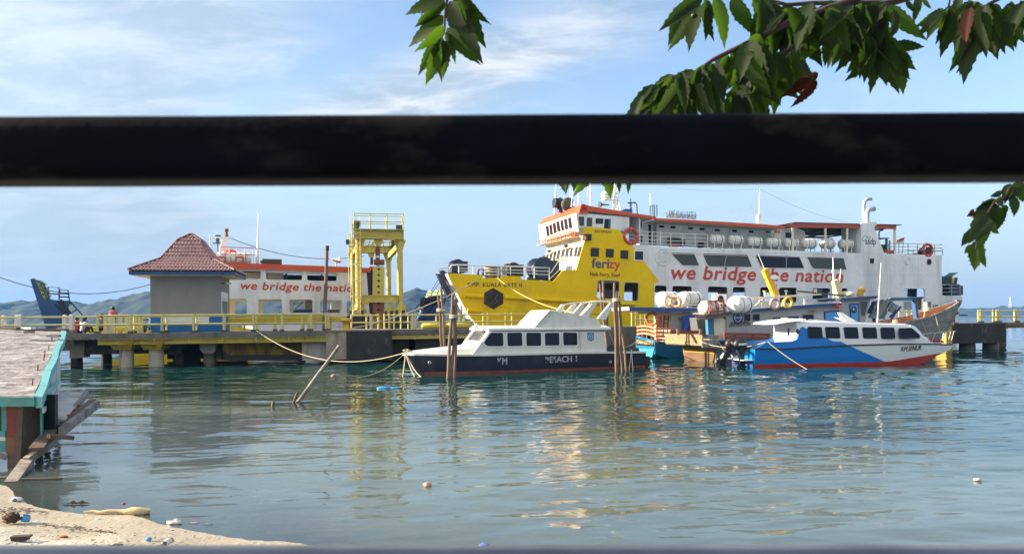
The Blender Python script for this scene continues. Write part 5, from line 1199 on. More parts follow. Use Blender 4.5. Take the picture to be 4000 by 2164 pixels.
# ---------------------------------------------------------------- railings on the jetty
def fence(name, label, pts, h, mt, rails=(1.0, .5), rp=.055, rr=.05, sq=False, post_h=None, foot=None, group=None):
    t = thing(name, label, 'railing', pts[0], 0, group)
    for f in rails: part(MB().tube([V(p)+V((0,0,h*f-.02)) for p in pts], rr, 8), 'rail', mt, t)
    for p in pts:
        p = V(p); hh = post_h or h+.07
        m = MB().bar(p, p+V((0,0,hh)), rp*1.8) if sq else MB().cyl(p, p+V((0,0,hh)), rp, n=8)
        po = part(m, 'post', mt, t)
        if foot: part(MB().cbox(p+V((0,0,.06)), rp*4.6, rp*4.6, .14, ANJ), 'foot', foot, po)
    return t
jp = lambda u, c: FJ.w(FJ.uv(u, 1290, c)[0], ZD, c)
WPOST = mat('white_concrete_post', (.62,.60,.56), .7, var=.1)
def walkrail(label, us, c):
    t = thing('walkway_railing', label, 'railing', jp(us[0], c), 0, 'railings with white posts')
    pts = [FJ.w(-30, ZD, c), FJ.w(-14, ZD, c)] + [jp(u, c) for u in us]
    for f in (.98, .52): part(MB().tube([p+V((0,0,f)) for p in pts], .05, 8), 'rail', YRAIL, t)
    for p in [FJ.w(-14, ZD, c), FJ.w(-9, ZD, c)] + [jp(u, c) for u in us[:-1]]: part(MB().loft([[p+V((x*r, y*r, z)) for x, y in ((-1,-1),(1,-1),(1,1),(-1,1))] for r, z in ((.115, 0), (.10, 1.02), (.09, 1.10), (.05, 1.13))]), 'post', WPOST, t)
walkrail('front walkway railing of yellow pipes on square white posts at the far left', (80, 280, 381), -1.1)
walkrail('back walkway railing on white posts behind the seated people', (67, 253, 430, 552), -2.9)
fence('deck_railing', 'front yellow pipe railing along the jetty edge below the grey guard house', [jp(u, -.12) for u in (381,509.7,633,756,874.6,990,1102,1216,1273)], 1.05, YRAIL, foot=DKGREY, sq=True)
fence('deck_railing', 'yellow railing close behind the front one against the blue wall band', [jp(u, -1.0) for u in (525,651,768,879.5,1002,1075,1180,1207,1283)], 1.0, YRAIL, foot=DKGREY)
t = thing('balustrade', 'thick pale yellow balustrade posts between the people and the guard house', 'balustrade', jp(411, -1.8))
for u in (411,442.5,470,495,515,530,546,562): part(MB().cbox(jp(u, -1.8)+V((0,0,.48)), .15, .15, .96, ANJ), 'baluster', YRAIL, t)
for z in (.93,): part(MB().tube([jp(405, -1.8)+V((0,0,z+.06)), jp(566, -1.8)+V((0,0,z+.06))], .06, 6), 'top_rail', YRAIL, t)
gr = thing('guard_rail', 'low corrugated yellow crash barrier behind the railing, right of the guard house', 'crash barrier', jp(900, -2.4))
a, b = jp(893, -2.4), jp(1350, -2.4)
m = MB(); secs = [(.0,-.16),(.06,-.12),(.06,-.04),(0,0),(.06,.04),(.06,.12),(0,.16)]
m.loft([[q_ + FJ.n*x + V((0,0,.72+z)) for x, z in secs] for q_ in (a, b)], closed=False, caps=False); m.loft([[q_ + FJ.n*(x-.02) + V((0,0,.72+z)) for x, z in reversed(secs)] for q_ in (a, b)], closed=False, caps=False); part(m, 'beam', mat('yellow_barrier_paint', (.60,.44,.03), .5, var=.1), gr)
part(MB().tube([a+V((0,0,.95)), b+V((0,0,.90))], .045, 6), 'top_pipe', YRAIL, gr)
for u in (955,1075,1185,1293): part(MB().cbox(jp(u, -2.5)+V((0,0,.45)), .14, .14, .9, ANJ), 'post', mat('yellow_post_paint', (.58,.44,.05), .5), gr)
fence('deck_railing', 'yellow railing in front of the lifting tower, left of its rope gap', [jp(u, -5.6) for u in (1373,1432,1450,1478)], 1.0, YRAIL)
fence('deck_railing', 'long yellow railing from the tower past the mooring poles and the ferry bow', [jp(u, -5.8) for u in (1502,1520,1540,1566,1595,1612,1622,1705,1795,1815,1888,1906,1975,2000,2090,2180)], 1.0, YRAIL)
fence('deck_railing', 'short yellow railing against the yellow hull, above the blue wooden boat stern', [jp(u, -7.6) for u in (2468,2484,2503,2520,2560)], 1.0, YRAIL)
fence('deck_railing', 'yellow railing glimpsed between the davit post and the blue tarpaulin', [jp(u, -7.8) for u in (3512,3544,3563,3650)], 1.0, YRAIL)
fence('end_railing', 'pale yellow railing on the jetty end at the far right', [FJ.w(FJ.uv(u, 1240, -6.0)[0], ZD-.03, -6.0) for u in (3822,3832,3880,3894,3902,3964,3972,4060)]+[FJ.w(a1+30, ZD-.03, -6.0)], 1.0, YRAIL, sq=True, foot=DKGREY, rp=.07)
# bollards
def bollard(u, v, c, label, mt, s=1.0):
    p = FJ.w(FJ.uv(u, v, c)[0], ZD+.03, c); t = thing('bollard', label, 'bollard', p)
    part(MB().lathe(p, (0,0,1), [(0,.36*s),(.05,.36*s),(.06,.20*s),(.45*s,.19*s),(.50*s,.30*s),(.56*s,.42*s),(.66*s,.42*s),(.74*s,.26*s),(.76*s,.02)], 16), 'post', mt, t)
bollard(1352, 1290, -.55, 'yellow mushroom bollard on the edge of the mooring block, rope looped round it', mat('chipped_yellow_orange_paint', (.62,.36,.04), .55, var=.2, rust=(.25,.1,.04), ra=.5, rs=6))
bollard(3716, 1260, -.6, 'rusty mushroom bollard on the far right block beside the grey wooden bow', RUST, 1.25)
for u, tx in ((1700, 'yellow concrete wheel stop on the jetty behind the left pair of poles'), (1790, 'yellow wheel stop on the jetty left of the white cabin windscreen')):
    p = jp(u, -4.6); single(MB().tube([p+V((0,0,.14))-JX*.95, p+V((0,0,.2))-JX*.85, p+V((0,0,.2))+JX*.85, p+V((0,0,.14))+JX*.95], [.1,.2,.2,.1], 8), 'wheel_stop', mat('wheel_stop_yellow', (.55,.45,.06), .7, var=.1), tx, 'wheel stop')
p0, p1 = FJ.px(1266, 1290, -2.2), FJ.px(1278, 964, -2.2); p0.z = ZD
lp = thing('lamp_post', 'tall bare timber post with a black cap standing behind the jetty railing', 'post', p0)
part(MB().cyl(p0, p1, .13, .10, 10), 'shaft', WOODP, lp); part(MB().cyl(p1-V((0,0,.25)), p1+V((0,0,.06)), .125, n=10), 'cap', BLACK, lp)

# ================================================================== guard house with the tiled roof
gx0 = FJ.uv(588.5, 1298, -1.9)[0]; gx1 = FJ.uv(863, 1298, -1.9)[0]; FG = Fr(FJ.w(gx0, ZD, -1.9), JX); GW, GD = gx1-gx0, 3.7
gh = thing('guard_house', 'grey guard house with blue base band and steep red tiled roof on the jetty', 'guard house', FG.w(GW/2, 0, -GD/2), ANJ)
zt_ = FG.uv(700, 1066)[1]; zbl = FG.uv(700, 1227.6)[1]
m = MB(); m.fbox(FG, 0, zbl, GW, zt_+.3, -GD, 0); part(m, 'wall', WALLG, gh)
m = MB(); m.fbox(FG, -.003, 0, GW+.003, zbl-.002, -GD-.003, .006); part(m, 'base_band', WALLB, gh)
lv = qa and FG.q(zC((680,405),(1632,410),(1635,580),(715,585)), .02); lv = rect(lv[0][0], lv[2][1], lv[1][0], lv[0][1])
m = MB(); x0, y0 = lv[0]; x1, y1 = lv[2]
for r in (rect(x0, y0, x1, y0+.06), rect(x0, y1-.06, x1, y1), rect(x0, y0+.06, x0+.06, y1-.06), rect(x1-.06, y0+.06, x1, y1-.06), rect((x0+x1)/2-.25-.03, y0+.06, (x0+x1)/2-.25+.03, y1-.06)): m.plate(FG, r, (), .007, .06)
m.plate(FG, rect(x0+.02, y0+.02, x1-.02, y1-.02), (), .0065, .012); lvo = part(m, 'louvre_window', WHITEP, gh)
for k in range(5):
    yy = y0+.10+k*(y1-y0-.16)/5; mm = MB(); mm.box(FG.w(x0+.06, yy, .05), FG.ex*(x1-x0-.12), V((0,0,.05))-FG.n*.035, FG.n*.02+V((0,0,.02))); part(mm, 'slat', WHITEP, lvo)
FGR = Fr(FG.w(GW, 0, 0), JT)
for pts, nm in ((zC((1870,-30),(1998,-25),(1998,118),(1870,108)), 'vent_grille'), (zC((1872,118),(1998,125),(2000,420),(1872,420)), 'side_window')):
    ab = FGR.q(pts, .02); xs = [p[0] for p in ab]; ys = [p[1] for p in ab]; xa_, xb_, ya_, yb_ = max(.15, min(xs)), min(GD-.2, max(xs)), min(ys), max(ys)
    m = MB().plate(FGR, rect(xa_, ya_, xb_, yb_), [rect(xa_+.08, ya_+.06, xb_-.08, yb_-.06)], .001, .06); w_ = part(m, nm, WHITEP, gh)
    if nm == 'vent_grille':
        for k in range(5): part(MB().plate(FGR, rect(xa_+.08, ya_+.1+k*(yb_-ya_-.1)/5, xb_-.08, ya_+.18+k*(yb_-ya_-.1)/5), (), .01, .04), 'slat', WHITEP, w_)
    else: part(MB().plate(FGR, rect(xa_+.08, ya_+.06, xb_-.08, yb_-.06), (), .001, .02), 'pane', GREENG, w_)
m = MB().bar(FGR.px(*zB((1890,1170)), .2), FGR.px(*zB((2065,1170)), .9), .08); part(m, 'iron_bracket', BLACK, gh)
# roof: three pitches, each covered with separate tiles
cxg, cyg = GW/2, -GD/2
ze = FG.uv(700, 1057, .9)[1]; zbk = FG.uv(720, 1011, -.3)[1]; zkn = FG.uv(738, 940, -1.2)[1]; zap = FG.uv(747, 919, -GD/2)[1]
lev = [(GW/2+.98, GD/2+.98, ze), (1.52, 1.30, zbk), (.68, .56, zkn), (.05, .05, zap)]
m = MB(); rings = []
for hx, hy, z in [(lev[0][0], lev[0][1], ze-.06)] + [(h[0]-.04, h[1]-.04, h[2]-.05) for h in lev[1:]]:
    rings.append([FG.w(cxg+sx*hx, z, cyg+sy*hy) for sx, sy in ((-1,1),(1,1),(1,-1),(-1,-1))])
m.loft(rings, caps=True); part(m, 'roof_shell', RIDGE, gh)
m = MB(); hx, hy = lev[0][0]-.05, lev[0][1]-.05
for sx, sy, ex_, L_ in ((-1, 1, 1, 2*hx), (1, 1, 0, 2*hy), (-1, -1, 1, 2*hx), (-1, 1, 0, 2*hy)):
    p = FG.w(cxg+sx*hx, ze-.25, cyg+sy*hy); d_ = FG.ex*L_ if ex_ else -FG.n*L_; m.box(p, d_, (FG.n if ex_ else FG.ex)*.03*(sy if ex_ else sx), V((0,0,.185)))
part(m, 'fascia_board', ROYAL, gh)
part(MB().box(FG.w(cxg-hx+.04, ze-.27, cyg-hy+.04), FG.ex*(2*hx-.08), FG.n*(2*hy-.08), V((0,0,.05))), 'soffit', CREAM, gh)
TW = .20
def tile_mesh(L):
    m = MB(); nx = 8; vs = []
    for z0, t in ((0, 0), (L*1.12, 0)):
        for i in range(nx+1):
            x = i/nx; h = .032*math.sin(x*2*math.pi)+.085*(1-z0/(L*1.12)) ; vs.append((x*TW*1.04-TW*.52, z0, h))
    for i in range(nx+1): p = vs[i]; vs.append((p[0], p[1], p[2]-.075))
    n_ = nx+1; fs = [(i, i+1, n_+i+1, n_+i) for i in range(nx)] + [(2*n_+i, 2*n_+i+1, i+1, i) for i in range(nx)]
    m.add(vs, fs); return m.mesh('roof_tile', TILE)
rows = [4, 5, 2]; nt_ = 0
unseen = MB()
for li in range(3):
    (hx0, hy0, z0), (hx1, hy1, z1) = lev[li], lev[li+1]
    for face in range(4):
        if face in (0, 2): e0, e1, d0_, d1_ = hx0, hx1, hy0, hy1; ex = FG.ex if face == 0 else -FG.ex; out = FG.n if face == 0 else -FG.n
        else: e0, e1, d0_, d1_ = hy0, hy1, hx0, hx1; ex = -FG.n if face == 1 else FG.n; out = FG.ex if face == 1 else -FG.ex
        c0_ = FG.w(cxg, z0, cyg) + out*d0_; up = (V((0,0,z1-z0)) - out*(d0_-d1_)); SL = up.length; up.normalize(); nrm = ex.cross(up).normalized()
        R = rows[li]; me = tile_mesh(SL/R) if face in (0, 1) else None
        for r in range(R):
            half = e0 + (e1-e0)*(r+.45)/R; nn = max(1, int(round(2*half/TW))); off = (TW/2 if (r % 2) and nn > 2 else 0)*0
            for k in range(nn):
                x = (k-(nn-1)/2)*TW + off; o = c0_ + ex*x + up*(SL*r/R-.03)
                mt = Matrix.Identity(4)
                for i in range(3): mt[i][0] = ex[i]; mt[i][1] = up[i]; mt[i][2] = nrm[i]; mt[i][3] = o[i]+nrm[i]*.015
                if face in (0, 1) and nt_ < 298: mpart(me, 'tile', mt @ Matrix.Rotation(random.uniform(-.012, .012), 4, 'Z') @ Matrix.Translation((0, 0, random.uniform(0, .008))), gh); nt_ += 1
                else: unseen.add([mt @ V(q) for q in ((-TW/2,0,.03),(0,0,.05),(TW/2,0,.03),(TW/2,SL/R,.01),(0,SL/R,.03),(-TW/2,SL/R,.01))], [(0,1,4,5),(1,2,3,4)])
part(unseen, 'far_side_tiling', TILE, gh, kind='stuff')
for sx, sy in ((-1,1),(1,1),(1,-1),(-1,-1)):
    m = MB().tube([FG.w(cxg+sx*hx, z+.05, cyg+sy*hy) for hx, hy, z in lev], [.09,.085,.08,.09], 7); part(m, 'hip_ridge', RIDGE, gh)
part(MB().ball(FG.w(cxg, zap+.05, cyg), .13, sc_=(1.3,1,.6)), 'roof_finial', RIDGE, gh)
part(MB().tube(sag(at(-60,1060,44), FG.px(*zB((445,1190)), -1), .9, 18), .022, 4), 'power_cable', ROPED, gh)

# ================================================================== lifting tower
TY = 57.0
def tp(u, v, Y=TY): return at(u, v, Y)
tower = thing('lifting_tower', 'yellow steel gantry tower with two portals for raising the ferry ramp', 'tower', (tp(1480, 1220).x, TY+4, ZD))
FT = Fr((tp(1480,1200).x, TY, 0), JX); FT2 = Fr((tp(1450,1200,66.0).x, 66.0, 0), JX)
def column(fr, u, v0, v1, wpx, parent=tower):
    a, zt = fr.uv(u, v0); zb_ = fr.uv(u, v1)[1]; r = (fr.uv(u+wpx/2, v0)[0]-fr.uv(u-wpx/2, v0)[0])/2
    p = lambda z: fr.w(a, z, 0); m = MB().cyl(p(zb_), p(zt), r, n=20)
    for k in range(3): z = zb_+(zt-zb_)*(.16+.3*k); m.torus(p(z), (0,0,1), r, .018, 20, 4)
    co = part(m, 'column', YTOW, parent); zs = fr.uv(u, 1200)[1]
    part(MB().cyl(p(zb_+.05), p(zb_+.55), r*1.9, r*1.05, 16), 'base_collar', YTOW, co)
    m = MB(); m.cyl(p(zb_-.42), p(zb_+.05), r*2.3, r*2.2, 12); sb_ = part(m, 'striped_base', YTOW, co)
    for k in range(12):
        if k % 2: continue
        t = 2*math.pi*(k+.25)/12; d_ = V((math.cos(t), math.sin(t), 0)); part(MB().bar(p(zb_-.40)+d_*r*2.27, p(zb_+.03)+d_*r*2.17, r*1.05, .03, up=d_), 'black_stripe', BLACK, sb_)
    for k in range(8):
        t = 2*math.pi*k/8; d_ = V((math.cos(t), math.sin(t), 0)); part(MB().loft([[p(zb_+.05)+d_*r*.9, p(zb_+.05)+d_*r*2.1, p(zb_+.1)+d_*r*2.1, p(zb_+.6)+d_*r*.95], [q+d_.cross(V((0,0,1)))*.03 for q in (p(zb_+.05)+d_*r*.9, p(zb_+.05)+d_*r*2.1, p(zb_+.1)+d_*r*2.1, p(zb_+.6)+d_*r*.95)]]), 'gusset', YTOW, co)
    m = MB(); pp = p(zb_); m.cbox(V((pp.x, pp.y, (zb_-.42-1.2)/2)), r*6.2, r*6.2, zb_-.42+1.2-.01, ANJ); part(m, 'plinth', CONCD, co)
    for s_ in (-1, 1): part(MB().loft([[p(zt-.02)+fr.ex*s_*r*.8, p(zt-.02)+fr.ex*s_*r*2.1, p(zt-.75)+fr.ex*s_*r*.98], [q+fr.n*.05 for q in (p(zt-.02)+fr.ex*s_*r*.8, p(zt-.02)+fr.ex*s_*r*2.1, p(zt-.75)+fr.ex*s_*r*.98)]]), 'haunch', YTOW, co)
    return a, zb_, zt, r
A1 = column(FT, *[zF((397,545))[0]], zF((397,545))[1], 1213, 25); A2 = column(FT, zF((1040,545))[0], zF((1040,545))[1], 1213, 23.5)
A3 = column(FT2, zF((306,745))[0], zF((306,745))[1], 1215, 17); A4 = column(FT2, zF((865,755))[0], zF((865,755))[1], 1216, 20)
def girder(fr, u0, u1, v0, v1, dep, name='cross_girder'):
    a0, z1 = fr.uv(u0, v0); a1_, _ = fr.uv(u1, v0); z0 = fr.uv(u0, v1)[1]
    m = MB(); m.fbox(fr, a0, z0+.06, a1_, z1-.06, -dep*.35, dep*.35); m.fbox(fr, a0-.05, z1-.06, a1_+.05, z1, -dep/2, dep/2); m.fbox(fr, a0-.05, z0, a1_+.05, z0+.06, -dep/2, dep/2); g_ = part(m, name, YTOW, tower)
    n = max(3, int((a1_-a0)/.9))
    for k in range(n+1):
        x = a0+(a1_-a0)*k/n
        if name == 'cross_girder' and 0 < k < n and k not in (1, n-1): continue
        part(MB().fbox(fr, x-.025, z0+.061, x+.025, z1-.061, dep*.351, dep*.49), 'stiffener', YTOW, g_)
    return g_
girder(FT, 1383, 1574, 900, 934.5, 1.0); girder(FT2, 1365, 1530, 961, 988, .9)
girder(FT, 1412, 1551, *zG((0,212))[1:], *zG((0,325))[1:], .7, 'lower_brace')
m = MB(); a0, z0 = FT.uv(*zG((655,360))); a1_, z1 = FT.uv(*zG((750,322))); m.fbox(FT, a0, z0, a1_, z1-.002, -.3, .3); part(m, 'brace_bracket', YTOW, tower)
for a_c, b_c in ((A1, A3), (A2, A4)):
    pa, pb = FT.w(a_c[0], a_c[2]-.4, 0), FT2.w(b_c[0], b_c[2]-.35, 0); part(MB().bar(pa, pb, .3, .4), 'side_girder', YTOW, tower)
# platform railings
def prail(fr, u0, u1, v0, v1, n, dep, mt=YRAIL):
    a0, zt2 = fr.uv(u0, v0); a1_, _ = fr.uv(u1, v0); zb2 = fr.uv(u0, v1)[1]; h = zt2-zb2; m1, m2 = MB(), Posts()
    for c in (dep/2, -dep/2):
        pts = [fr.w(a0+(a1_-a0)*k/n, zb2, c) for k in range(n+1)]; rail(m2, m1, pts, h, (1, .5), .04, .038)
    for a in (a0, a1_):
        for f in (1, .5): m1.tube([fr.w(a, zb2+h*f, dep/2), fr.w(a, zb2+h*f, -dep/2)], .038, 5)
    part(m1, 'platform_rail', YRAIL, tower); part(m2, 'rail_post', YRAIL, tower)
prail(FT, *zF((325,0))[:1], zF((1088,0))[0], zF((0,152))[1], zF((0,398))[1], 3, 1.3); prail(FT2, zF((268,0))[0], zF((900,0))[0], zF((0,520))[1], zF((0,640))[1], 3, 1.2)
m = MB(); a0, z0 = FT.uv(1380, 899.5); m.fbox(FT, a0, z0, FT.uv(1576,900)[0], z0+.05, -.65, .65); part(m, 'platform_floor', YTOW, tower)
# caged ladder on the left column
m = MB(); lu = FT.uv(zF((375,0))[0], 1000)[0]
for dx in (-.28, .28): m.tube([FT.w(lu-.05+dx, ZD+.9, .55), FT.w(lu-.05+dx, A1[2]+1.7, .55)], .03, 5)
z = ZD+1.2
while z < A1[2]+.4: m.tube([FT.w(lu-.33, z, .55), FT.w(lu+.23, z, .55)], .025, 4); z += .36
part(m, 'ladder', YRAIL, tower)
m = MB()
for k in range(5):
    z = A1[2]-4.2+k*1.15; m.torus(FT.w(lu-.05, z, .75), (0,0,1), .42, .022, 16, 4)
for t in (.6, 1.4, 2.2, 3.0):
    m.tube([FT.w(lu-.05+.42*math.cos(t+.2), A1[2]-4.4, .75+.42*math.sin(t)), FT.w(lu-.05+.42*math.cos(t+.2), A1[2]+1.6, .75+.42*math.sin(t))], .016, 4)
part(m, 'ladder_cage', YRAIL, tower)
m = MB(); m.tube([FT2.px(*zF((240,460))), FT2.px(*zF((250,1215)))], .03, 5); m.tube([FT2.px(*zF((268,460))), FT2.px(*zF((275,760)))], .03, 5)
for k in range(9): m.tube([FT2.px(*zF((240+k, 470+k*80))), FT2.px(*zF((280+k, 470+k*80)))], .02, 4)
part(m, 'ladder', YRAIL, tower)
# hoist gear
def sheave(fr, pts, c, d_, nm, mt): return part(MB().plate(fr, fr.q(pts, c), (), c-d_, c), nm, mt, tower)
sheave(FT, zF((648,545),(775,545),(765,600),(735,640),(690,640),(660,605)), .2, .4, 'sheave_plate', YTOW)
FTM = Fr((tp(1450,1200,61.5).x, 61.5, 0), JX)
sheave(FT2, zF((545,740),(650,740),(640,800),(600,830),(560,800)), .2, .4, 'sheave_plate', YTOW)
sheave(FT2, zF((545,620),(600,620),(640,550),(650,560),(650,640),(590,725),(548,725)), .3, .6, 'hoist_bracket', YTOW)
for pts, fr in ((zF((665,650),(730,650),(735,780),(730,900),(668,900),(665,780)), FT), (zF((585,800),(628,800),(632,870),(628,930),(580,930)), FT2), (zF((585,960),(635,960),(630,1020),(590,1020)), FT2)):
    sheave(fr, pts, .15, .35, 'hook_block', RUST)
m = MB(); o = FT.px(*zF((735,895)), .0); m.cyl(o-JX*.45, o+JX*.32, .21, n=14); part(m, 'hoist_motor', RUST, tower)
part(MB().plate(FT, FT.q(zF((668,798),(728,798),(728,818),(668,818)), .16), (), .151, .17), 'warning_plate', WHITEP, tower)
m = MB(); o = FT.px(*zF((705,660)), .1); m.tube([o+V((0,0,.3)), o, o+JX*.12-V((0,0,.25)), o-V((0,0,.4))-JX*.1, o-JX*.2-V((0,0,.2))], .07, 6); part(m, 'hook', RUST, tower)
m = MB()
for k in range(5): m.tube([FT.px(*zF((675+k*14, 925)), .05), FT.px(*zF((680+k*13, 985)), .05)], .022, 4)
m.tube(sag(FT.px(*zF((580,560)), .2), FT.px(*zF((500,600)), .2), .25, 8), .02, 4); m.tube(sag(FT.px(*zF((775,560)), .2), FT.px(*zF((890,560)), .2), .9, 8), .02, 4); m.tube([FT.px(*zF((765,935)), 0), FT.px(*zF((768,990)), 0), FT.px(*zF((740,1010)), 0)], .03, 4)
part(m, 'hoist_wire', ROPED, tower)
m = MB(); pts = zF((683,970),(747,970),(750,1394)) ; top_, bot_ = FT.px(*zF((715,965)), .05), FT.px(1475, 1283, .05); bot_.z = ZD-1.5
m.bar(top_, top_.lerp(bot_, .42), .92*.92, .22, up=FT.n); lk = part(m, 'lifting_link', YTOW, tower)
m = MB(); m.bar(top_.lerp(bot_, .4201), top_.lerp(bot_, .56), .84, .218, up=FT.n); part(m, 'rusted_link', RUST, lk)
m = MB(); m.bar(top_.lerp(bot_, .5601), bot_, .78, .216, up=FT.n); part(m, 'rusted_link', RUSTY, lk)
for k in range(8):
    p = top_.lerp(bot_, .03+.07*k); part(MB().lathe(p+FT.n*.112, FT.n, [(0,.09),(.012,.09),(.013,.001)], 10), 'pin_hole', BLACK, lk)
for (x, y), fr in (((385,290), FT), ((360,345), FT), ((1030,365), FT), ((932,608), FT2), ((245,580), FT2)):
    o = fr.px(*zF((x, y)), .4); m = MB().cbox(o, .45, .3, .4 if y < 600 else .7, ANJ); lm = part(m, 'floodlight', BLACK, tower); part(MB().cbox(o+fr.n*.16, .34, .02, .28, ANJ), 'lens', GREENG, lm)
# ================================================================== boats
def hullfaces(fr, sheer, keel, beam, ts=None, bow_left=True, n=26, bowlen=.28, deckcam=0.0, flare=.12):
    """sheer, keel: near-side outlines as (a, z); returns rings across the boat, each from near gunwale over the keel to the far gunwale"""
    a0, a1 = sheer[0][0], sheer[-1][0]; L = a1-a0; rings = []
    sa, sz = [p[0] for p in sheer], [p[1] for p in sheer]; ka, kz = [p[0] for p in keel], [p[1] for p in keel]
    for i in range(n+1):
        t = i/n; a = a0+L*t; zs = float(np.interp(a, sa, sz)); f = t if bow_left else 1-t
        w = beam/2*(min(1, f/bowlen)**.62 if f < bowlen else 1.0); w = max(w, .03)
        zk = float(np.interp(a, ka, kz)); zk = min(zk, zs-.04)
        rings.append((a, zs, zk, w))
    return rings
def hull(fr, sheer, keel, beam, bow_left=True, bowlen=.28, n=28, chine=.62, bottom=-.5):
    rs = hullfaces(fr, sheer, keel, beam, None, bow_left, n, bowlen); out = []
    for a, zs, zk, w in rs:
        wl = w*.90; c0 = -beam/2
        out.append([fr.w(a, zs, c0+w), fr.w(a, zs*.55+zk*.45, c0+w*.965), fr.w(a, zk, c0+wl), fr.w(a, zk-.5*min(1, w/(beam/2))**1.5, c0), fr.w(a, zk, c0-wl), fr.w(a, zs*.55+zk*.45, c0-w*.965), fr.w(a, zs, c0-w)])
    return rs, out
def box_outline(fr, pts, c0, c1): return MB().plate(fr, pts, (), c0, c1)

# ------------------------------------------------------------------ white and navy passenger boat
S0 = at(1575, 1420, 35.6); S0.z = 0; F1 = Fr(S0, (.93, .367, 0)); BM = 3.0; q1 = lambda p, c=0.0: F1.q(p, c); T1 = -F1.n; AN1 = math.atan2(.367, .93)
b1 = thing('passenger_boat', 'old white cabin boat with navy hull and flybridge arch, moored between poles', 'boat', F1.w(6, 0, -BM/2))
sheer = [F1.uv(u, v, -BM/2 if u < 1600 else -.0) for u, v in ((1573,1383),(1640,1386),(1753,1386.6),(1900,1385),(2070,1381),(2266,1376),(2400,1375),(2524,1373.7))]
sheer[0] = F1.uv(1573, 1383, -BM/2); sheer = sorted(sheer)
keel = [(sheer[0][0], sheer[0][1]-.10), (F1.uv(1592,1400,-1.4)[0], .62), (F1.uv(1622,1420,-1.3)[0], .32), (F1.uv(1660,1450,-1.2)[0], -.05), (6, -.25), (sheer[-1][0], -.25)]
rs, rg = hull(F1, sheer, keel, BM, True, .30)
m = MB(); m.loft(rg, closed=False, caps=False, smooth=False); m.add(rg[-1], [tuple(range(len(rg[-1])))]); part(m, 'hull', NAVY, b1)
m = MB()
zb_t = .14
bot = [[p for p in r] for r in rg]
br = []
for (a, zs, zk, w), r in zip(rs, rg):
    if zk > .12: continue
    wl = w*.905+.012; c0 = -BM/2; zt2 = .12
    br.append([F1.w(a, zt2, c0+w*.945+.02), F1.w(a, -.3, c0+wl+.03), F1.w(a, -.3, c0-wl-.03), F1.w(a, zt2, c0-w*.945-.02)])
m.loft(br, closed=False, caps=False); part(m, 'boot_stripe', BOOT, b1)
m = MB(); m.loft([[F1.w(a, zs+.02, -BM/2+w+.05), F1.w(a, zs-.07, -BM/2+w+.05), F1.w(a, zs-.07, -BM/2-w-.05), F1.w(a, zs+.02, -BM/2-w-.05)] for a, zs, zk, w in rs], closed=True); part(m, 'rubbing_strake', GEL, b1)
# fore deck (cambered trunk) and side decks
zd1 = lambda a: float(np.interp(a, [p[0] for p in sheer], [p[1] for p in sheer]))
fd = []
aw_ = F1.uv(1871, 1350)[0]
for t in np.linspace(0, 1, 9):
    a = sheer[0][0]+.12+(aw_+.5-sheer[0][0]-.12)*t; zs = zd1(a); w = min(1, (a-sheer[0][0]+.02)/(.30*(sheer[-1][0]-sheer[0][0])))**.62*BM/2-.1; w = max(.03, w); h = .06+.42*t**.75
    fd.append([F1.w(a, zs+.02, -BM/2+w), F1.w(a, zs+h*.7, -BM/2+w*.86), F1.w(a, zs+h, -BM/2+w*.5), F1.w(a, zs+h, -BM/2-w*.5), F1.w(a, zs+h*.7, -BM/2-w*.86), F1.w(a, zs+.02, -BM/2-w)])
part(MB().loft(fd, smooth=False), 'foredeck', GEL, b1)
# cabin
cs = -.14; cab = q1([(1871,1350),(1914,1290)], cs); ca = q1(zQ((1465,575),(1432,605),(1387,655),(1440,902)), cs)
zside = zd1(6)
cp = [(cab[0][0]-.35, zd1(4)), cab[0], (cab[1][0], cab[1][1]), (cab[1][0]+.12, cab[1][1]+.08), (ca[0][0], ca[0][1]+.05), ca[0], ca[1], ca[2], (ca[3][0], zd1(9.5))]
part(MB().plate(F1, cp, (), cs-.08, cs), 'cabin_side', GEL, b1); part(MB().plate(F1, cp, (), -BM-cs, -BM-cs+.08), 'cabin_side', GEL, b1)
CW_ = BM+2*cs
lo, up_ = F1.w(cab[0][0], cab[0][1], cs), F1.w(cab[1][0], cab[1][1], cs); FWs = Fr(lo, -T1, up_-lo); hh = (up_-lo).length
fwin = FWs.q(zO((1300,530),(1500,530),(1390,690),(1180,695)), .0)
fw2 = [(-CW_-p[0], p[1]) for p in fwin]
part(MB().plate(FWs, rect(-CW_+.01, -.05, -.01, hh+.05), [rnd(fwin, .06), rnd(list(reversed(fw2)), .06)], -.06, 0), 'windscreen_wall', GEL, b1)
for wdw in (fwin, list(reversed(fw2))): window(FWs, wdw, b1, DKGREY, mat('hazy_windscreen_glass', (.16,.17,.19), .15), c=.0, w=.03, proud=.02)
m = MB(); m.tube([FWs.px(*zO((1245,510)), .05), FWs.px(*zO((1130,690)), .05)], .02, 5); m.tube([FWs.px(*zO((1340,535)), .05), FWs.px(*zO((1215,690)), .05)], .018, 5); part(m, 'windscreen_wiper', DKGREY, b1)
m = MB(); ar0 = F1.uv(1834, 1285, -BM+.1)[0]
rf = []
for t in np.linspace(0, 1, 8):
    a = cab[1][0]-.12+(ca[0][0]+.1-cab[1][0]+.12)*t; z = cab[1][1]+(ca[0][1]-cab[1][1])*t
    rf.append([F1.w(a, z+.0, cs+.10), F1.w(a, z+.10, cs+.04), F1.w(a, z+.19, cs-.5), F1.w(a, z+.22, -BM/2), F1.w(a, z+.19, -BM-cs+.5), F1.w(a, z+.10, -BM-cs-.04), F1.w(a, z+.0, -BM-cs-.10)])
part(MB().loft(rf), 'cabin_roof', GEL, b1)
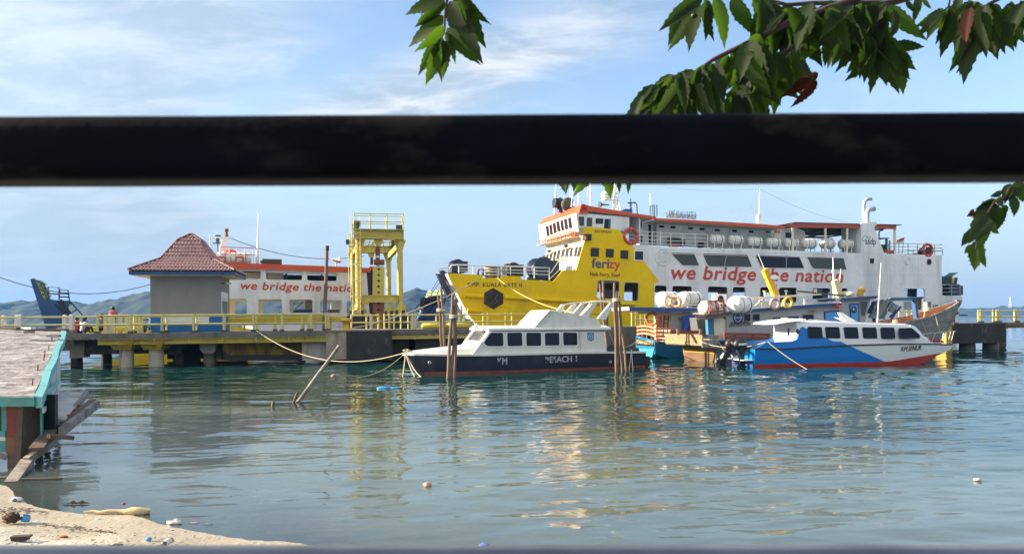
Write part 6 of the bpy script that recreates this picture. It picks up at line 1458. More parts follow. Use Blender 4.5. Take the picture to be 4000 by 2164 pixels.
m = MB(); m.box(F1.w(ca[3][0]-.25, zd1(9), cs-.02), F1.ex*.08, -F1.n*(CW_-.04), V((0,0,ca[0][1]-zd1(9)))); part(m, 'aft_bulkhead', GEL, b1)
m = MB()
for a, b in (((1610,510),(2323,515)),): m.bar(F1.px(*zO((1640,517)), cs+.01), F1.px(*zO((2210,520)), cs+.01), .03, .03)
m.bar(F1.px(*zQ((10,598)), cs+.01), F1.px(*zQ((1430,600)), cs+.01), .03, .03); part(m, 'drip_rail', DKGREY, b1)
for wp in (zO((1480,740),(1605,555),(1835,555),(1840,800),(1550,800)), zO((1905,555),(2175,550),(2185,795),(1915,800)), zQ((105,630),(350,630),(352,848),(108,850)), zQ((410,635),(650,630),(655,840),(415,845)), zQ((710,625),(945,630),(950,838),(718,840))):
    window(F1, q1(wp, cs), b1, GELW, GLASSB, c=cs, w=.07, r=.09, proud=.03)
m = MB().bar(F1.px(*zQ((985,605)), cs+.004), F1.px(*zQ((1003,905)), cs+.004), .02, .01); part(m, 'door_seam', DKGREY, b1)
sh = q1(zQ((1115,630),(1222,630),(1222,735),(1205,752),(1170,770),(1135,752),(1118,735)), cs)
crest = part(MB().plate(F1, sh, (), cs+.001, cs+.012), 'blue_crest', mat('crest_blue', (.03,.17,.40), .5), b1)
sx = sum(p[0] for p in sh)/len(sh); sz_ = sum(p[1] for p in sh)/len(sh)
part(MB().torus(F1.w(sx, sz_+.05, cs+.014), F1.n, .13, .018, 18, 4), 'crest_ring', WHITEP, crest); part(MB().lathe(F1.w(sx, sz_+.05, cs+.012), F1.n, [(0,.07),(.008,.07),(.009,.001)], 12), 'crest_badge', mat('crest_pale_blue', (.3,.5,.6), .5), crest)
# flybridge
fb = q1(zQ((230,552),(490,268),(560,278),(870,322),(1030,350),(1290,400),(1360,545)), cs-.12)
cf = cs-.12; W2 = BM+2*cf
for c in (cf, -BM-cf+.06): part(MB().plate(F1, fb, (), c-.06, c), 'flybridge_side', GEL, b1)
p0, p1 = F1.w(*fb[0], cf), F1.w(*fb[1], cf); m = MB()
m.loft([[p0, p1, p1+F1.ex*.5-V((0,0,.02)), p0+F1.ex*.4], [p0+T1*W2*.03-F1.ex*.05, p1+T1*W2*.03+V((0,0,.04)), p1+T1*W2*.03+F1.ex*.5, p0+T1*W2*.03+F1.ex*.4], [p0+T1*W2*.97-F1.ex*.05, p1+T1*W2*.97+V((0,0,.04)), p1+T1*W2*.97+F1.ex*.5, p0+T1*W2*.97+F1.ex*.4], [p0+T1*W2, p1+T1*W2, p1+T1*W2+F1.ex*.5, p0+T1*W2+F1.ex*.4]]); part(m, 'flybridge_front', GEL, b1)
for c in (cf, -BM-cf+.16):
    for bot_, top_, w in (((890,312),(1025,150),.24), ((1030,347),(1225,135),.26), ((1290,398),(1530,108),.20)):
        a, b = F1.uv(*zQ(bot_), cf), F1.uv(*zQ(top_), cf); wd = w
        part(MB().plate(F1, [a, b, (b[0]+wd*.75, b[1]-.02), (a[0]+wd*(2.4 if bot_[0] > 1200 else 1.5), a[1]-.05)], (), c-.16, c), 'arch_leg', GEL, b1)
    tp_ = q1(zQ((1020,150),(1220,115),(1540,92),(1545,110),(1225,135),(1030,165)), cf); part(MB().plate(F1, tp_, (), c-.17, c+.005), 'arch_top', GEL, b1)
t0, t1 = F1.uv(*zQ((1505,98)), cf), F1.uv(*zQ((1545,105)), cf); part(MB().box(F1.w(t0[0], t0[1]-.06, cf-.17), F1.ex*.25, T1*(W2-.34), V((0,0,.07))), 'arch_crossbar', GEL, b1)
part(MB().bar(F1.px(*zQ((1130,335)), -1), F1.px(*zQ((1330,322)), -1), .04), 'grab_bar', DKGREY, b1)
m = MB(); o = F1.px(*zO((1350,470)), -.9); m.cbox(o+V((0,0,-.02)), .24, .2, .12, AN1); m.ball(o+V((0,0,.1)), .11); part(m, 'roof_light', WRAIL, b1)
m = MB(); m.tube([F1.px(*zQ((-60,545)), -.4), F1.px(*zQ((20,540)), -.4), F1.px(*zQ((22,520)), -.4)], .03, 5); part(m, 'roof_cleat', WRAIL, b1)
# cockpit and stern
m = MB(); m.fbox(F1, ca[3][0]-.2, zd1(11)-.5, sheer[-1][0]-.05, zd1(11)-.42, -BM+.15, -.12); part(m, 'cockpit_sole', DKGREY, b1)
m = MB(); m.fbox(F1, ca[3][0]+.1, zd1(10)-.3, ca[3][0]+.9, zd1(10)+.12, -1.6, -.6); m.cbox(F1.w(ca[3][0]+.6, zd1(10)+.22, -.6), .35, .3, .2, AN1); part(m, 'engine_box', DKGREY, b1)
e0 = F1.w(sheer[-1][0], .2, -.6); m = MB(); m.cbox(e0+F1.ex*.22+V((0,0,.1)), .45, .5, .55, AN1); m.tube([e0+F1.ex*.2+V((0,0,.3)), e0+F1.ex*.5+V((0,0,.25)), e0+F1.ex*.62], .09, 7); part(m, 'stern_drive', BLACK, b1)
part(MB().torus(e0+F1.ex*.64+V((0,0,.05)), (1,-.2,.2), .12, .04, 12, 5), 'propeller_ring', STEEL, b1)
m = MB(); o = F1.w(sheer[-1][0]-1.6, zd1(12)+.05, -.55); m.ball(o, .42, sc_=(1.5,.8,.55)); m.ball(o+F1.ex*.9, .35, sc_=(1.4,.7,.5)); part(m, 'covered_bundle', mat('olive_black_cover', (.045,.045,.04), .8, var=.3), b1)
for u, v, c in ((1685,1417,.0), (2385,1413,.02)):
    o = F1.px(u, v, .02); part(MB().torus(o+F1.n*(-.30 if u < 1800 else .0), F1.n, .06, .02, 12, 5), 'towing_eye', STEEL, b1)
WORN = bpy.data.materials.new('worn_white_lettering'); WORN.use_nodes = True
def worn_nodes():
    t = WORN.node_tree; N, L = t.nodes, t.links; b = N['Principled BSDF']; b.inputs['Roughness'].default_value = .6
    g = N.new('ShaderNodeNewGeometry'); n = N.new('ShaderNodeTexNoise'); L.new(g.outputs['Position'], n.inputs[0]); n.inputs['Scale'].default_value = 2.6; n.inputs['Detail'].default_value = 4
    r = N.new('ShaderNodeMapRange'); L.new(n.outputs[0], r.inputs[0])
    for i, q in enumerate((.43, .47, 0, 1)): r.inputs[i+1].default_value = q
    x = N.new('ShaderNodeMixRGB'); L.new(r.outputs[0], x.inputs[0]); x.inputs[1].default_value = (.012,.014,.034,1); x.inputs[2].default_value = (.45,.46,.48,1); L.new(x.outputs[0], b.inputs['Base Color'])
worn_nodes()
text('KM', 'faded_lettering', WORN, b1, F1.uv(*zO((1735,1130))), F1.uv(*zO((1905,1128))), F1, height=.33, c=.02, bold=.02)
text('BESACH 1', 'faded_lettering', mat('chipped_white_lettering', (.42,.43,.45), .6, var=.3, vs=8, dirt=(.012,.014,.034), da=1, dt=(.56,.60), ds=(3,3,3)), b1, F1.uv(*zQ((425,1130))), F1.uv(*zQ((940,1105))), F1, height=.30, c=.02, bold=.025)

# ------------------------------------------------------------------ blue and white speedboat
T0 = at(2960, 1436, 39.6); T0.z = 0; F2 = Fr(T0, (.992, .13, 0)); BM2 = 3.0; q2 = lambda p, c=0.0: F2.q(p, c); AN2 = math.atan2(.13, .992)
b2 = thing('speedboat', 'new blue and white passenger speedboat with red waterline and two outboards', 'boat', F2.w(5.5, 0, -BM2/2))
sheer2 = [F2.uv(u, v) for u, v in ((2950,1361),(3050,1363.5),(3308,1348.7),(3492.5,1343))] + [F2.uv(3640, 1343, -.5), F2.uv(3721, 1345, -BM2/2)]
sheer2 = sorted(sheer2); aT = sheer2[-1][0]
keel2 = [(sheer2[0][0], -.25), (F2.uv(3474,1430)[0], -.15), (F2.uv(3600,1418,-.6)[0], .02), (F2.uv(3655,1385,-1)[0], .45), (aT-.25, sheer2[-1][1]-.25), (aT, sheer2[-1][1]-.06)]
rs2, rg2 = hull(F2, sheer2, keel2, BM2, False, .34, 32)
m = MB(); m.loft(rg2, closed=False, caps=False, smooth=False); m.add(rg2[0], [tuple(range(len(rg2[0])-1, -1, -1))])
def paint_split(name, cols, fr, rules):
    """hull paint with hard-edged colour fields, in the boat's own axes"""
    mt = bpy.data.materials.new(name); mt.use_nodes = True; t = mt.node_tree; N, L = t.nodes, t.links; b = N['Principled BSDF']; b.inputs['Roughness'].default_value = .28
    g = N.new('ShaderNodeNewGeometry')
    def axis(v, off):
        d = N.new('ShaderNodeVectorMath'); d.operation = 'DOT_PRODUCT'; L.new(g.outputs['Position'], d.inputs[0]); d.inputs[1].default_value = tuple(v)
        s_ = N.new('ShaderNodeMath'); s_.operation = 'SUBTRACT'; L.new(d.outputs['Value'], s_.inputs[0]); s_.inputs[1].default_value = off; return s_.outputs[0]
    A, Z = axis(fr.ex, fr.o.dot(fr.ex)), axis(fr.ey, fr.o.dot(fr.ey)); cur = cols[0]
    for col, (ka_, kz_, k0) in zip(cols[1:], rules):        # ka*a + kz*z > k0
        x = N.new('ShaderNodeMath'); x.operation = 'MULTIPLY'; L.new(A, x.inputs[0]); x.inputs[1].default_value = ka_
        y = N.new('ShaderNodeMath'); y.operation = 'MULTIPLY_ADD'; L.new(Z, y.inputs[0]); y.inputs[1].default_value = kz_; L.new(x.outputs[0], y.inputs[2])
        c = N.new('ShaderNodeMath'); c.operation = 'GREATER_THAN'; L.new(y.outputs[0], c.inputs[0]); c.inputs[1].default_value = k0
        mx = N.new('ShaderNodeMixRGB'); L.new(c.outputs[0], mx.inputs[0])
        if isinstance(cur, tuple): mx.inputs[1].default_value = (*cur, 1)
        else: L.new(cur, mx.inputs[1])
        mx.inputs[2].default_value = (*col, 1); cur = mx.outputs[0]
    L.new(cur, b.inputs['Base Color']); return mt
e0_, e1_ = V(F2.uv(3323,1352.4)), V(F2.uv(3470.4,1417)); d_ = e1_-e0_
rules = [(-d_.y, d_.x, -d_.y*e0_.x + d_.x*e0_.y)]
HULL2 = paint_split('blue_white_red_hull', [(.004,.19,.58), (.72,.75,.75)], F2, [(-d_.y, d_.x, -d_.y*e0_.x+d_.x*e0_.y)])
part(m, 'hull', HULL2, b2)
m = MB(); br = []
for (a, zs, zk, w), r in zip(rs2, rg2):
    zr_ = float(np.interp(a, [0, F2.uv(3474,1430)[0], F2.uv(3560,1405)[0], F2.uv(3655,1385,-1)[0]], [.16, .19, .34, .55])); wl = w*.905+.015; c0 = -BM2/2
    if zk > zr_-.02: continue
    k_ = (zr_-zk)/max(.1, (zs-zk)); ww_ = w*(.90+.065*min(1, k_*1.8))+.014
    br.append([F2.w(a, zr_, c0+ww_), F2.w(a, zk, c0+w*.9+.012), F2.w(a, zk-.52*min(1, w/(BM2/2))**1.5, c0), F2.w(a, zk, c0-w*.9-.012), F2.w(a, zr_, c0-ww_)])
m.loft(br, closed=False, caps=False); m.add(br[0], [tuple(range(len(br[0])-1, -1, -1))]); part(m, 'boot_stripe', REDH, b2)
m = MB(); m.loft([[F2.w(a, zs+.02, -BM2/2+w+.03), F2.w(a, zs-.045, -BM2/2+w+.03), F2.w(a, zs-.045, -BM2/2-w-.03), F2.w(a, zs+.02, -BM2/2-w-.03)] for a, zs, zk, w in rs2]); part(m, 'rubbing_strake', BLACK, b2)
# superstructure: loft of cabin sections running forward into the foredeck
c2s = -.16
roof_px = [(3000,1262),(3049,1247),(3200,1251),(3400,1259.5),(3540,1264),(3575,1270),(3590,1284),(3618,1312),(3655,1325),(3695,1336),(3712,1343)]
secs = []
zsf = lambda a: float(np.interp(a, [p[0] for p in sheer2], [p[1] for p in sheer2]))
a_b = F2.uv(3118, 1300, c2s)[0]
for u, v in roof_px[2:]:
    a, z = F2.uv(u, v, -.55); f = max(0., (a-(aT-.34*(aT-sheer2[0][0])))/(.34*(aT-sheer2[0][0]))); w = BM2/2*(1-f)**.62 if f > 0 else BM2/2; w = max(.05, w+c2s*(.9 if f < .9 else .3)); zs = zsf(min(a, aT-.02)); h = z-zs
    secs.append([F2.w(a, zs+.02, -BM2/2+w), F2.w(a, zs+.02+h*.55, -BM2/2+w*.985), F2.w(a, zs+h*.93, -BM2/2+w*.90), F2.w(a, zs+h*1.0, -BM2/2+w*.6), F2.w(a, zs+h*1.0, -BM2/2-w*.6), F2.w(a, zs+h*.93, -BM2/2-w*.90), F2.w(a, zs+.02+h*.55, -BM2/2-w*.985), F2.w(a, zs+.02, -BM2/2-w)])
s0 = secs[0]; back = [p + F2.ex*(a_b-F2.uv(3200,1251,-.55)[0]) for p in s0]; secs = [back]+secs
part(MB().loft(secs), 'cabin', GELW, b2)
# hard top reaching aft over the cockpit, aft bulkhead, side coaming
zt2 = F2.uv(3049, 1247, -.5)[1]; aa = F2.uv(3032, 1252, -.1)[0]
m = MB(); ht = []
for t in np.linspace(0, 1, 7):
    a = aa+(a_b+.3-aa)*t; z = zt2-.16*(1-t)**2; wv = BM2/2+c2s*.9
    ht.append([F2.w(a, z-.10, -BM2/2+wv), F2.w(a, z-.02, -BM2/2+wv*.9), F2.w(a, z+.012, -BM2/2+wv*.6), F2.w(a, z+.012, -BM2/2-wv*.6), F2.w(a, z-.02, -BM2/2-wv*.9), F2.w(a, z-.10, -BM2/2-wv), F2.w(a, z-.12, -BM2/2)])
part(MB().loft(ht), 'hard_top', GELW, b2)
FBk = Fr(F2.w(a_b, zsf(a_b), c2s-.05), F2.n, (0,0,1)); W3 = BM2+2*c2s-.1; hB = zt2-zsf(a_b)-.12
part(MB().plate(FBk, rect(-W3, -.35, 0, hB), (), .001, .05), 'aft_bulkhead', GELW, b2)
for pts in (r6((2085,660),(2108,660),(2108,750),(2085,750)),):
    ab = FBk.q(pts, .05); x0, x1 = sorted((ab[0][0], ab[1][0])); window(FBk, rect(x0, min(p[1] for p in ab), x1, max(p[1] for p in ab)), b2, GELW, GLASSB, c=.05, w=.03)
ab = FBk.uv(*r6((2192,700)), .05); o = FBk.w(*ab, .05); pf = part(MB().torus(o, FBk.n, .12, .025, 16, 5), 'porthole', BLACK, b2); part(MB().lathe(o, FBk.n, [(0,.11),(.01,.11),(.012,.001)], 14), 'pane', GLASSB, pf)
# swept blue side coaming
co = [(2952,1360),(2993,1337),(3040,1334.5),(3090,1333),(3112,1325),(3127,1282),(3133,1276),(3150,1285),(3208.6,1312),(3249,1332),(3283,1334),(3304.5,1346),(3304.5,1349),(3050,1362)]
part(MB().plate(F2, q2(co, c2s+.0), (), c2s-.05, c2s+.07), 'blue_coaming', BLUH, b2)
cof = q2(co, c2s); part(MB().plate(F2, cof, (), -BM2-c2s-.07, -BM2-c2s+.05), 'blue_coaming', BLUH, b2)
m = MB(); m.fbox(F2, sheer2[0][0]+.3, sheer2[0][1]-.35, a_b, sheer2[0][1]-.28, -BM2+.2, -.25); part(m, 'cockpit_sole', GELW, b2)
m = MB(); m.plate(F2, q2(r6((1710,895),(1745,895),(1755,1030),(1600,1030),(1600,1022),(1735,1015)), -.2), (), -BM2+.3, -.2); part(m, 'swim_platform', GELW, b2)
for pts in (((280,615),(420,620),(430,730),(290,730)), ((475,618),(615,620),(628,733),(485,732)), ((672,620),(810,622),(822,734),(683,734)), ((868,622),(1008,624),(1018,735),(880,735)), ((1062,623),(1198,625),(1210,736),(1073,736)), ((1252,630),(1385,630),(1470,700),(1470,735),(1265,735))):
    window(F2, q2(r7(*pts), c2s+.02), b2, BLACK, GLASSB, c=c2s-.02+(.09 if pts[0][0] == 280 else 0), w=.03, r=.07, proud=.045, inset=.035)
    cx = sum(p[0] for p in pts)/len(pts)
_ta, _tb = F2.uv(*r7((1262,872)), -.1), F2.uv(*r7((1502,860)), -.2)
_cw = lambda a: -BM2/2 + float(np.interp(a, [r[0] for r in rs2], [r[3] for r in rs2]))*.985
_f = Fr(F2.w(_ta[0], _ta[1], _cw(_ta[0])), F2.w(_tb[0], 0, _cw(_tb[0]))-F2.w(_ta[0], 0, _cw(_ta[0])))
text('KM.SENUR', 'name_lettering', DKT, b2, (0, 0), ((F2.w(_tb[0], 0, _cw(_tb[0]))-F2.w(_ta[0], 0, _cw(_ta[0]))).length, _tb[1]-_ta[1]), _f, height=.25, shear=.28, c=.035)
m = MB(); 
tri = [F2.px(*r7(p), -.75) for p in ((1550,740),(1700,755),(1735,785),(1560,768))]
m.loft([tri, [p+V((0,0,.02))+F2.n*.02 for p in tri]]); part(m, 'red_deck_stripe', REDH, b2)
for c in (-.55, -BM2+.55):
    m = MB(); pts = [F2.px(*r7(p), c if p[0] < 1800 else -BM2/2) for p in ((1440,762),(1520,690),(1600,682),(1720,672),(1850,660))]; m.tube(pts, .022, 6)
    for p0_, p1_ in (((1600,768),(1640,683)), ((1690,778),(1730,672)), ((1770,785),(1800,665)), ((1800,790),(1835,662))): m.tube([F2.px(*r7(p0_), c-.1), F2.px(*r7(p1_), c)], .02, 5)
    part(m, 'bow_rail', STEEL, b2)
m = MB(); m.tube([F2.px(*r7(p), -.5) for p in ((285,555),(300,535),(360,540),(700,565),(1320,580),(1335,590))], .02, 5)
for x in (500,760,900,1050,1180): m.tube([F2.px(*r7((x, 588)), -.5), F2.px(*r7((x, 566)), -.5)], .018, 5)
part(m, 'roof_rail', STEEL, b2)
for x0, x1, y in ((60,160,528), (200,260,532)): part(MB().plate(F2, rnd(q2(r7((x0,y+8),(x0+6,y-5),(x1-6,y-3),(x1,y+10)), -1), .02), (), -1.7, -.9), 'roof_hatch', GELW, b2)
m = MB(); m.tube([F2.px(*r7((1022,572)), -1), F2.px(*r7((1062,-60)), -1)], [.035,.018], 6); part(m, 'whip_antenna', WRAIL, b2)
m = MB(); o = F2.px(*r7((720,560)), -1.2); m.plate(F2, q2(r7((570,512),(640,520),(610,465),(640,462),(730,520),(800,560),(690,560),(640,545)), -1.2), (), -1.32, -1.1); part(m, 'wing_antenna', WRAIL, b2)
o = F2.px(*r7((1212,565)), -.9); m = MB(); m.cbox(o, .18, .2, .14, AN2); m.ball(o+V((0,0,.1)), .1, sc_=(1.4,.9,.8)); part(m, 'roof_light', CREAMP, b2)
o = F2.px(*r7((1372,607)), -.25); part(MB().ball(o, .06), 'navigation_light', WRAIL, b2)
def outboard(parent_label, o, tilt, lab):
    t = thing('outboard_motor', lab, 'outboard motor', o, AN2, 'outboard motors on the speedboat stern'); R = Matrix.Rotation(AN2, 3, 'Z') @ Matrix.Rotation(tilt, 3, 'Y'); w = lambda x, y, z: V(o)+R@V((x, y, z))
    prof = [(-.30,.30,.17),(-.22,.52,.21),(-.05,.66,.23),(.12,.62,.21),(.22,.45,.18)]
    rings = []
    for z, l, wd in ((.28,.30,.16),(.36,.40,.21),(.52,.44,.23),(.70,.40,.22),(.82,.30,.17),(.87,.16,.08)):
        rings.append([w(l*math.cos(k*math.pi/5)*.9-.05, wd*math.sin(k*math.pi/5), z) for k in range(10)])
    part(MB().loft(rings, smooth=True), 'cowl', BLACK, t)
    m = MB(); m.loft([[w(x*a-.02, y*b, z) for x, y in ((-1,-1),(1,-1),(1,1),(-1,1))] for z, a, b in ((.28,.20,.11),(-.1,.14,.08),(-.45,.12,.06))]); part(m, 'mid_section', BLACK, t)
    m = MB(); m.lathe(w(.25, 0, -.62), R@V((-1,0,0)), [(0,.02),(.1,.07),(.35,.085),(.55,.06),(.62,.03)], 10); m.loft([[w(x*a, y*b, z) for x, y in ((-1,-1),(1,-1),(1,1),(-1,1))] for z, a, b in ((-.45,.15,.05),(-.95,.08,.02))]); m.loft([[w(-.32, -.13, -.44), w(.2,-.13,-.44), w(.2,.13,-.44), w(-.32,.13,-.44)], [w(-.32, -.13, -.47), w(.2,-.13,-.47), w(.2,.13,-.47), w(-.32,.13,-.47)]]); part(m, 'lower_unit', BLACK, t)
    m = MB()
    for k in range(3): a = 2.1*k; m.loft([[w(-.34, 0, -.62)+R@V((0, math.cos(a+d)*.13*s, math.sin(a+d)*.13*s)) + R@V((-.02*q_,0,0)) for s, d in ((.2,-.3),(1,-.45),(1.15,.0),(1,.45),(.2,.3))] for q_ in (0, 1)])
    part(m, 'propeller', STEEL, t); m = MB(); m.bar(w(.2,0,.3), w(.42,0,.15), .28, .2); part(m, 'clamp_bracket', DKGREY, t)
    part(MB().plate(Fr(w(-.02, -.225, .58), R@V((1,0,0)), R@V((0,0,1))), rect(-.2,-.05,.2,.05), (), .0, .012), 'white_stripe', WHITEP, t)
oA = F2.w(sheer2[0][0]-.35, .62, -.85); outboard('', oA, -.05, 'black outboard motor hanging upright on the near side of the speedboat stern')
oB = F2.w(sheer2[0][0]-.75, .66, -1.75); outboard('', oB, .55, 'tilted black outboard motor, farther out from the blue speedboat transom')
for x, y in ((1365,990), (1495,990)):
    o = F2.px(*r6((x, y)), -1.9); t = thing('fender', 'round white fender dangling left of the outboards, the %s one' % ('left' if x < 1400 else 'right'), 'fender', o-V((0,0,.25)), 0, 'white fenders by the outboards'); part(MB().lathe(o-V((0,0,.25)), (0,0,1), [(0,.03),(.05,.14),(.2,.20),(.32,.18),(.45,.06),(.5,.03)], 12), 'body', GELW, t); part(MB().tube([o+V((0,0,.25)), o+V((.6,.2,.6))], .012, 4), 'line', ROPE, t)

# ------------------------------------------------------------------ grey wooden boat (cabin, tarpaulin, high bow)
W0 = V((11.9, 44.8, 0)); W1 = V((30.5, 52.0, 0)); F3 = Fr(W0, W1-W0); BM3 = 3.4; q3 = lambda p, c=0.0: F3.q(p, c); AN3 = math.atan2((W1-W0).y, (W1-W0).x)
b3 = thing('wooden_boat', 'grey wooden cargo boat with long cabin and high weathered bow behind the speedboat', 'boat', F3.w(9, 0, -BM3/2))
bowa = F3.uv(3745, 1180, -BM3/2)[0]
sheer3 = [F3.uv(2799, 1350), F3.uv(3000, 1352), F3.uv(3300, 1318), F3.uv(3536, 1264), F3.uv(3655, 1234, -.5), F3.uv(3706, 1205, -1.1), F3.uv(3745, 1178, -BM3/2)]
sheer3 = sorted(sheer3)
keel3 = [(sheer3[0][0], -.3), (F3.uv(3500,1330)[0], -.2), (F3.uv(3625,1330,-1.2)[0], .0), (F3.uv(3655,1290,-1.3)[0], .9), (F3.uv(3706,1234,-1.5)[0], 2.0), (bowa, sheer3[-1][1]-.3)]
rs3, rg3 = hull(F3, sheer3, keel3, BM3, False, .42, 40)
m = MB(); m.loft(rg3, closed=False, caps=False); m.add(rg3[0], [tuple(range(len(rg3[0])-1,-1,-1))]); hull3 = part(m, 'hull', WOODG, b3)
for k in range(7):      # planking: clinker strips along the near and far side
    f = (k+.5)/7; m = MB(); rr = []
    for (a, zs, zk, w) in rs3[1:-1]:
        z = zs-.05-(zs-zk-.05)*f; wv = w*(1-.1*f)+.012; rr.append([F3.w(a, z, -BM3/2+wv), F3.w(a, z-.10*(zs-zk)/2.0, -BM3/2+wv+.012), F3.w(a, z-.10*(zs-zk)/2.0-.01, -BM3/2+wv-.03)])
    m.loft(rr, closed=False, caps=False); part(m, 'plank', WOODG, hull3)
m = MB(); m.loft([[F3.w(a, zs+.05, -BM3/2+w+.05), F3.w(a, zs-.09, -BM3/2+w+.05), F3.w(a, zs-.09, -BM3/2+w-.09), F3.w(a, zs+.05, -BM3/2+w-.09)] for a, zs, zk, w in rs3]); m.loft([[F3.w(a, zs+.05, -BM3/2-w+.09), F3.w(a, zs-.09, -BM3/2-w+.09), F3.w(a, zs-.09, -BM3/2-w-.05), F3.w(a, zs+.05, -BM3/2-w-.05)] for a, zs, zk, w in rs3]); part(m, 'gunwale', WOODGR, b3)
m = MB(); m.loft([[F3.w(a, zs-.02, -BM3/2-w+.10), F3.w(a, max(zk+.2, zs-1.1), -BM3/2-w*.9+.14), F3.w(a, max(zk+.2, zs-1.12), -BM3/2-w*.9+.17), F3.w(a, zs-.02, -BM3/2-w+.13)] for a, zs, zk, w in rs3[18:-1]]); part(m, 'inner_planking', ORW, b3)
m = MB(); m.loft([[F3.w(a, zs-.02, -BM3/2+w-.10), F3.w(a, max(zk+.2, zs-1.1), -BM3/2+w*.9-.14), F3.w(a, max(zk+.2, zs-1.12), -BM3/2+w*.9-.17), F3.w(a, zs-.02, -BM3/2+w-.13)] for a, zs, zk, w in rs3[18:-1]]); part(m, 'inner_planking', ORW, b3)
stem = [F3.px(*r7(p), -BM3/2) for p in ((1885,348),(1790,485),(1700,600),(1640,655),(1590,720))]; m = MB()
for i in range(len(stem)-1): m.bar(stem[i], stem[i+1], .16, .42, up=F3.ex)
part(m, 'stem_post', mat('navy_stem_paint', (.02,.03,.12), .6, var=.2), b3); part(MB().bar(F3.px(*r7((1850,350)), -BM3/2), F3.px(*r7((1905,345)), -BM3/2), .22, .25), 'stem_cap', WOODGR, b3)
m = MB(); m.fbox(F3, .2, sheer3[0][1]-.35, bowa-3, sheer3[0][1]-.28, -BM3+.2, -.2); part(m, 'deck', WOODD, b3)
# stern: overhanging plank box and wet transom
aS = F3.uv(2743, 1340, .25)[0]; FS3 = Fr(F3.w(aS, 0, .25), F3.n); fs = lambda pts, c=0.0: FS3.q(pts, c)
SW = BM3+.5
for k in range(3):
    y0, y1 = 735+k*42, 735+(k+1)*42-3; z1_, z0_ = FS3.uv(*r6((1122,y0)))[1], FS3.uv(*r6((1122,y1)))[1]
    part(MB().plate(FS3, [(-SW, z0_+.02*k), (0, z0_), (0, z1_), (-SW, z1_+.02*k)], (), -.07, .012*(k%2)), 'plank', WOODT, b3, label='sunlit tan stern plank')
    z1_, z0_ = F3.uv(*r6((1200,740+k*48)), .25)[1], F3.uv(*r6((1200,740+(k+1)*48-4)), .25)[1]
    part(MB().plate(F3, [(aS+.01, z0_), (F3.uv(2808,1340,.25)[0], z0_-.04), (F3.uv(2808,1340,.25)[0], z1_-.04), (aS+.01, z1_)], (), .18, .25+.01*(k%2)), 'plank', WOODGR, b3)
part(MB().fbox(F3, aS+.05, F3.uv(2743,1352,.25)[1], F3.uv(2806,1352,.2)[0]+.4, F3.uv(2743,1352,.25)[1]+.06, -BM3-.2, .17), 'stern_platform', WOODD, b3)
FT3 = Fr(F3.w(rs3[0][0]-.02, 0, 0), F3.n)
tz = rs3[0][1]; OCH = mat('ochre_brown_transom', (.30,.18,.06), .7, var=.25, dirt=(.10,.06,.03), da=.7, ds=(1,1,3))
for k in range(4):
    z1_ = tz-.12-(tz-.1)*k/4; z0_ = z1_-(tz-.1)/4+.02; wv = (BM3/2-.02)*(1-.035*k)
    part(MB().plate(FT3, [(-BM3/2-wv+.05, z0_), (-BM3/2+wv-.05, z0_), (-BM3/2+wv, z1_), (-BM3/2-wv, z1_)], (), .0, .07), 'plank', OCH, b3)
part(MB().plate(FT3, rect(-BM3+.2, .52, -.2, .62), (), .071, .09), 'yellow_stripe', BANDY, b3)
part(MB().plate(FT3, rect(-BM3+.25, -.2, -.25, .5), (), .071, .085), 'brown_band', mat('dark_brown_band', (.13,.065,.03), .7, var=.25), b3)
m = MB()
for x in (855, 1105): m.bar(F3.px(*r6((x, 740)), .3), F3.px(*r6((x, 672)), .3), .14)
part(m, 'stern_post', WOODT, b3)
for k in range(5):
    y = 497+k*11; part(MB().plate(F3, q3(r6((1040+k*12,y+25),(1380,y-8),(1385,y+2),(1050+k*12,y+36)), -.2+.1*k), (), -.3+.1*k, -.2+.1*k), 'plank', WOODGR if k % 2 else WOODD, b3)
# cabin
c3 = -.25
cab3 = q3([(2838,1322),(2838,1230),(2857,1224),(3100,1206),(3290,1190),(3330,1188),(3330,1290),(3300,1322)], c3)
part(MB().plate(F3, cab3, (), c3-.08, c3), 'cabin_side', GREYCAB, b3); part(MB().plate(F3, [(p[0]+.1, p[1]) for p in cab3], (), -BM3-c3, -BM3-c3+.08), 'cabin_side', GREYCAB, b3)
m = MB(); m.plate(F3, q3(r6((1250,545),(1290,540),(1350,548),(1395,580),(1395,800),(1265,800)), c3-.1), (), c3-1.2, c3-.1); part(m, 'cream_cabin_end', CREAM, b3)
m = MB(); m.plate(F3, q3(r6((1185,555),(1255,548),(1255,735),(1195,735)), c3-.05), (), c3-.3, c3-.05); part(m, 'blue_cabin_door', mat('teal_blue_panel', (.03,.17,.30), .6, var=.1), b3)
m = MB(); m.plate(F3, q3(r6((1070,545),(1185,552),(1195,735),(1090,735)), c3-.8), (), c3-1.6, c3-.8); part(m, 'dark_stern_wall', mat('shaded_grey_panel', (.10,.10,.11), .8), b3)  # grey panel with the shade put into its darker colour
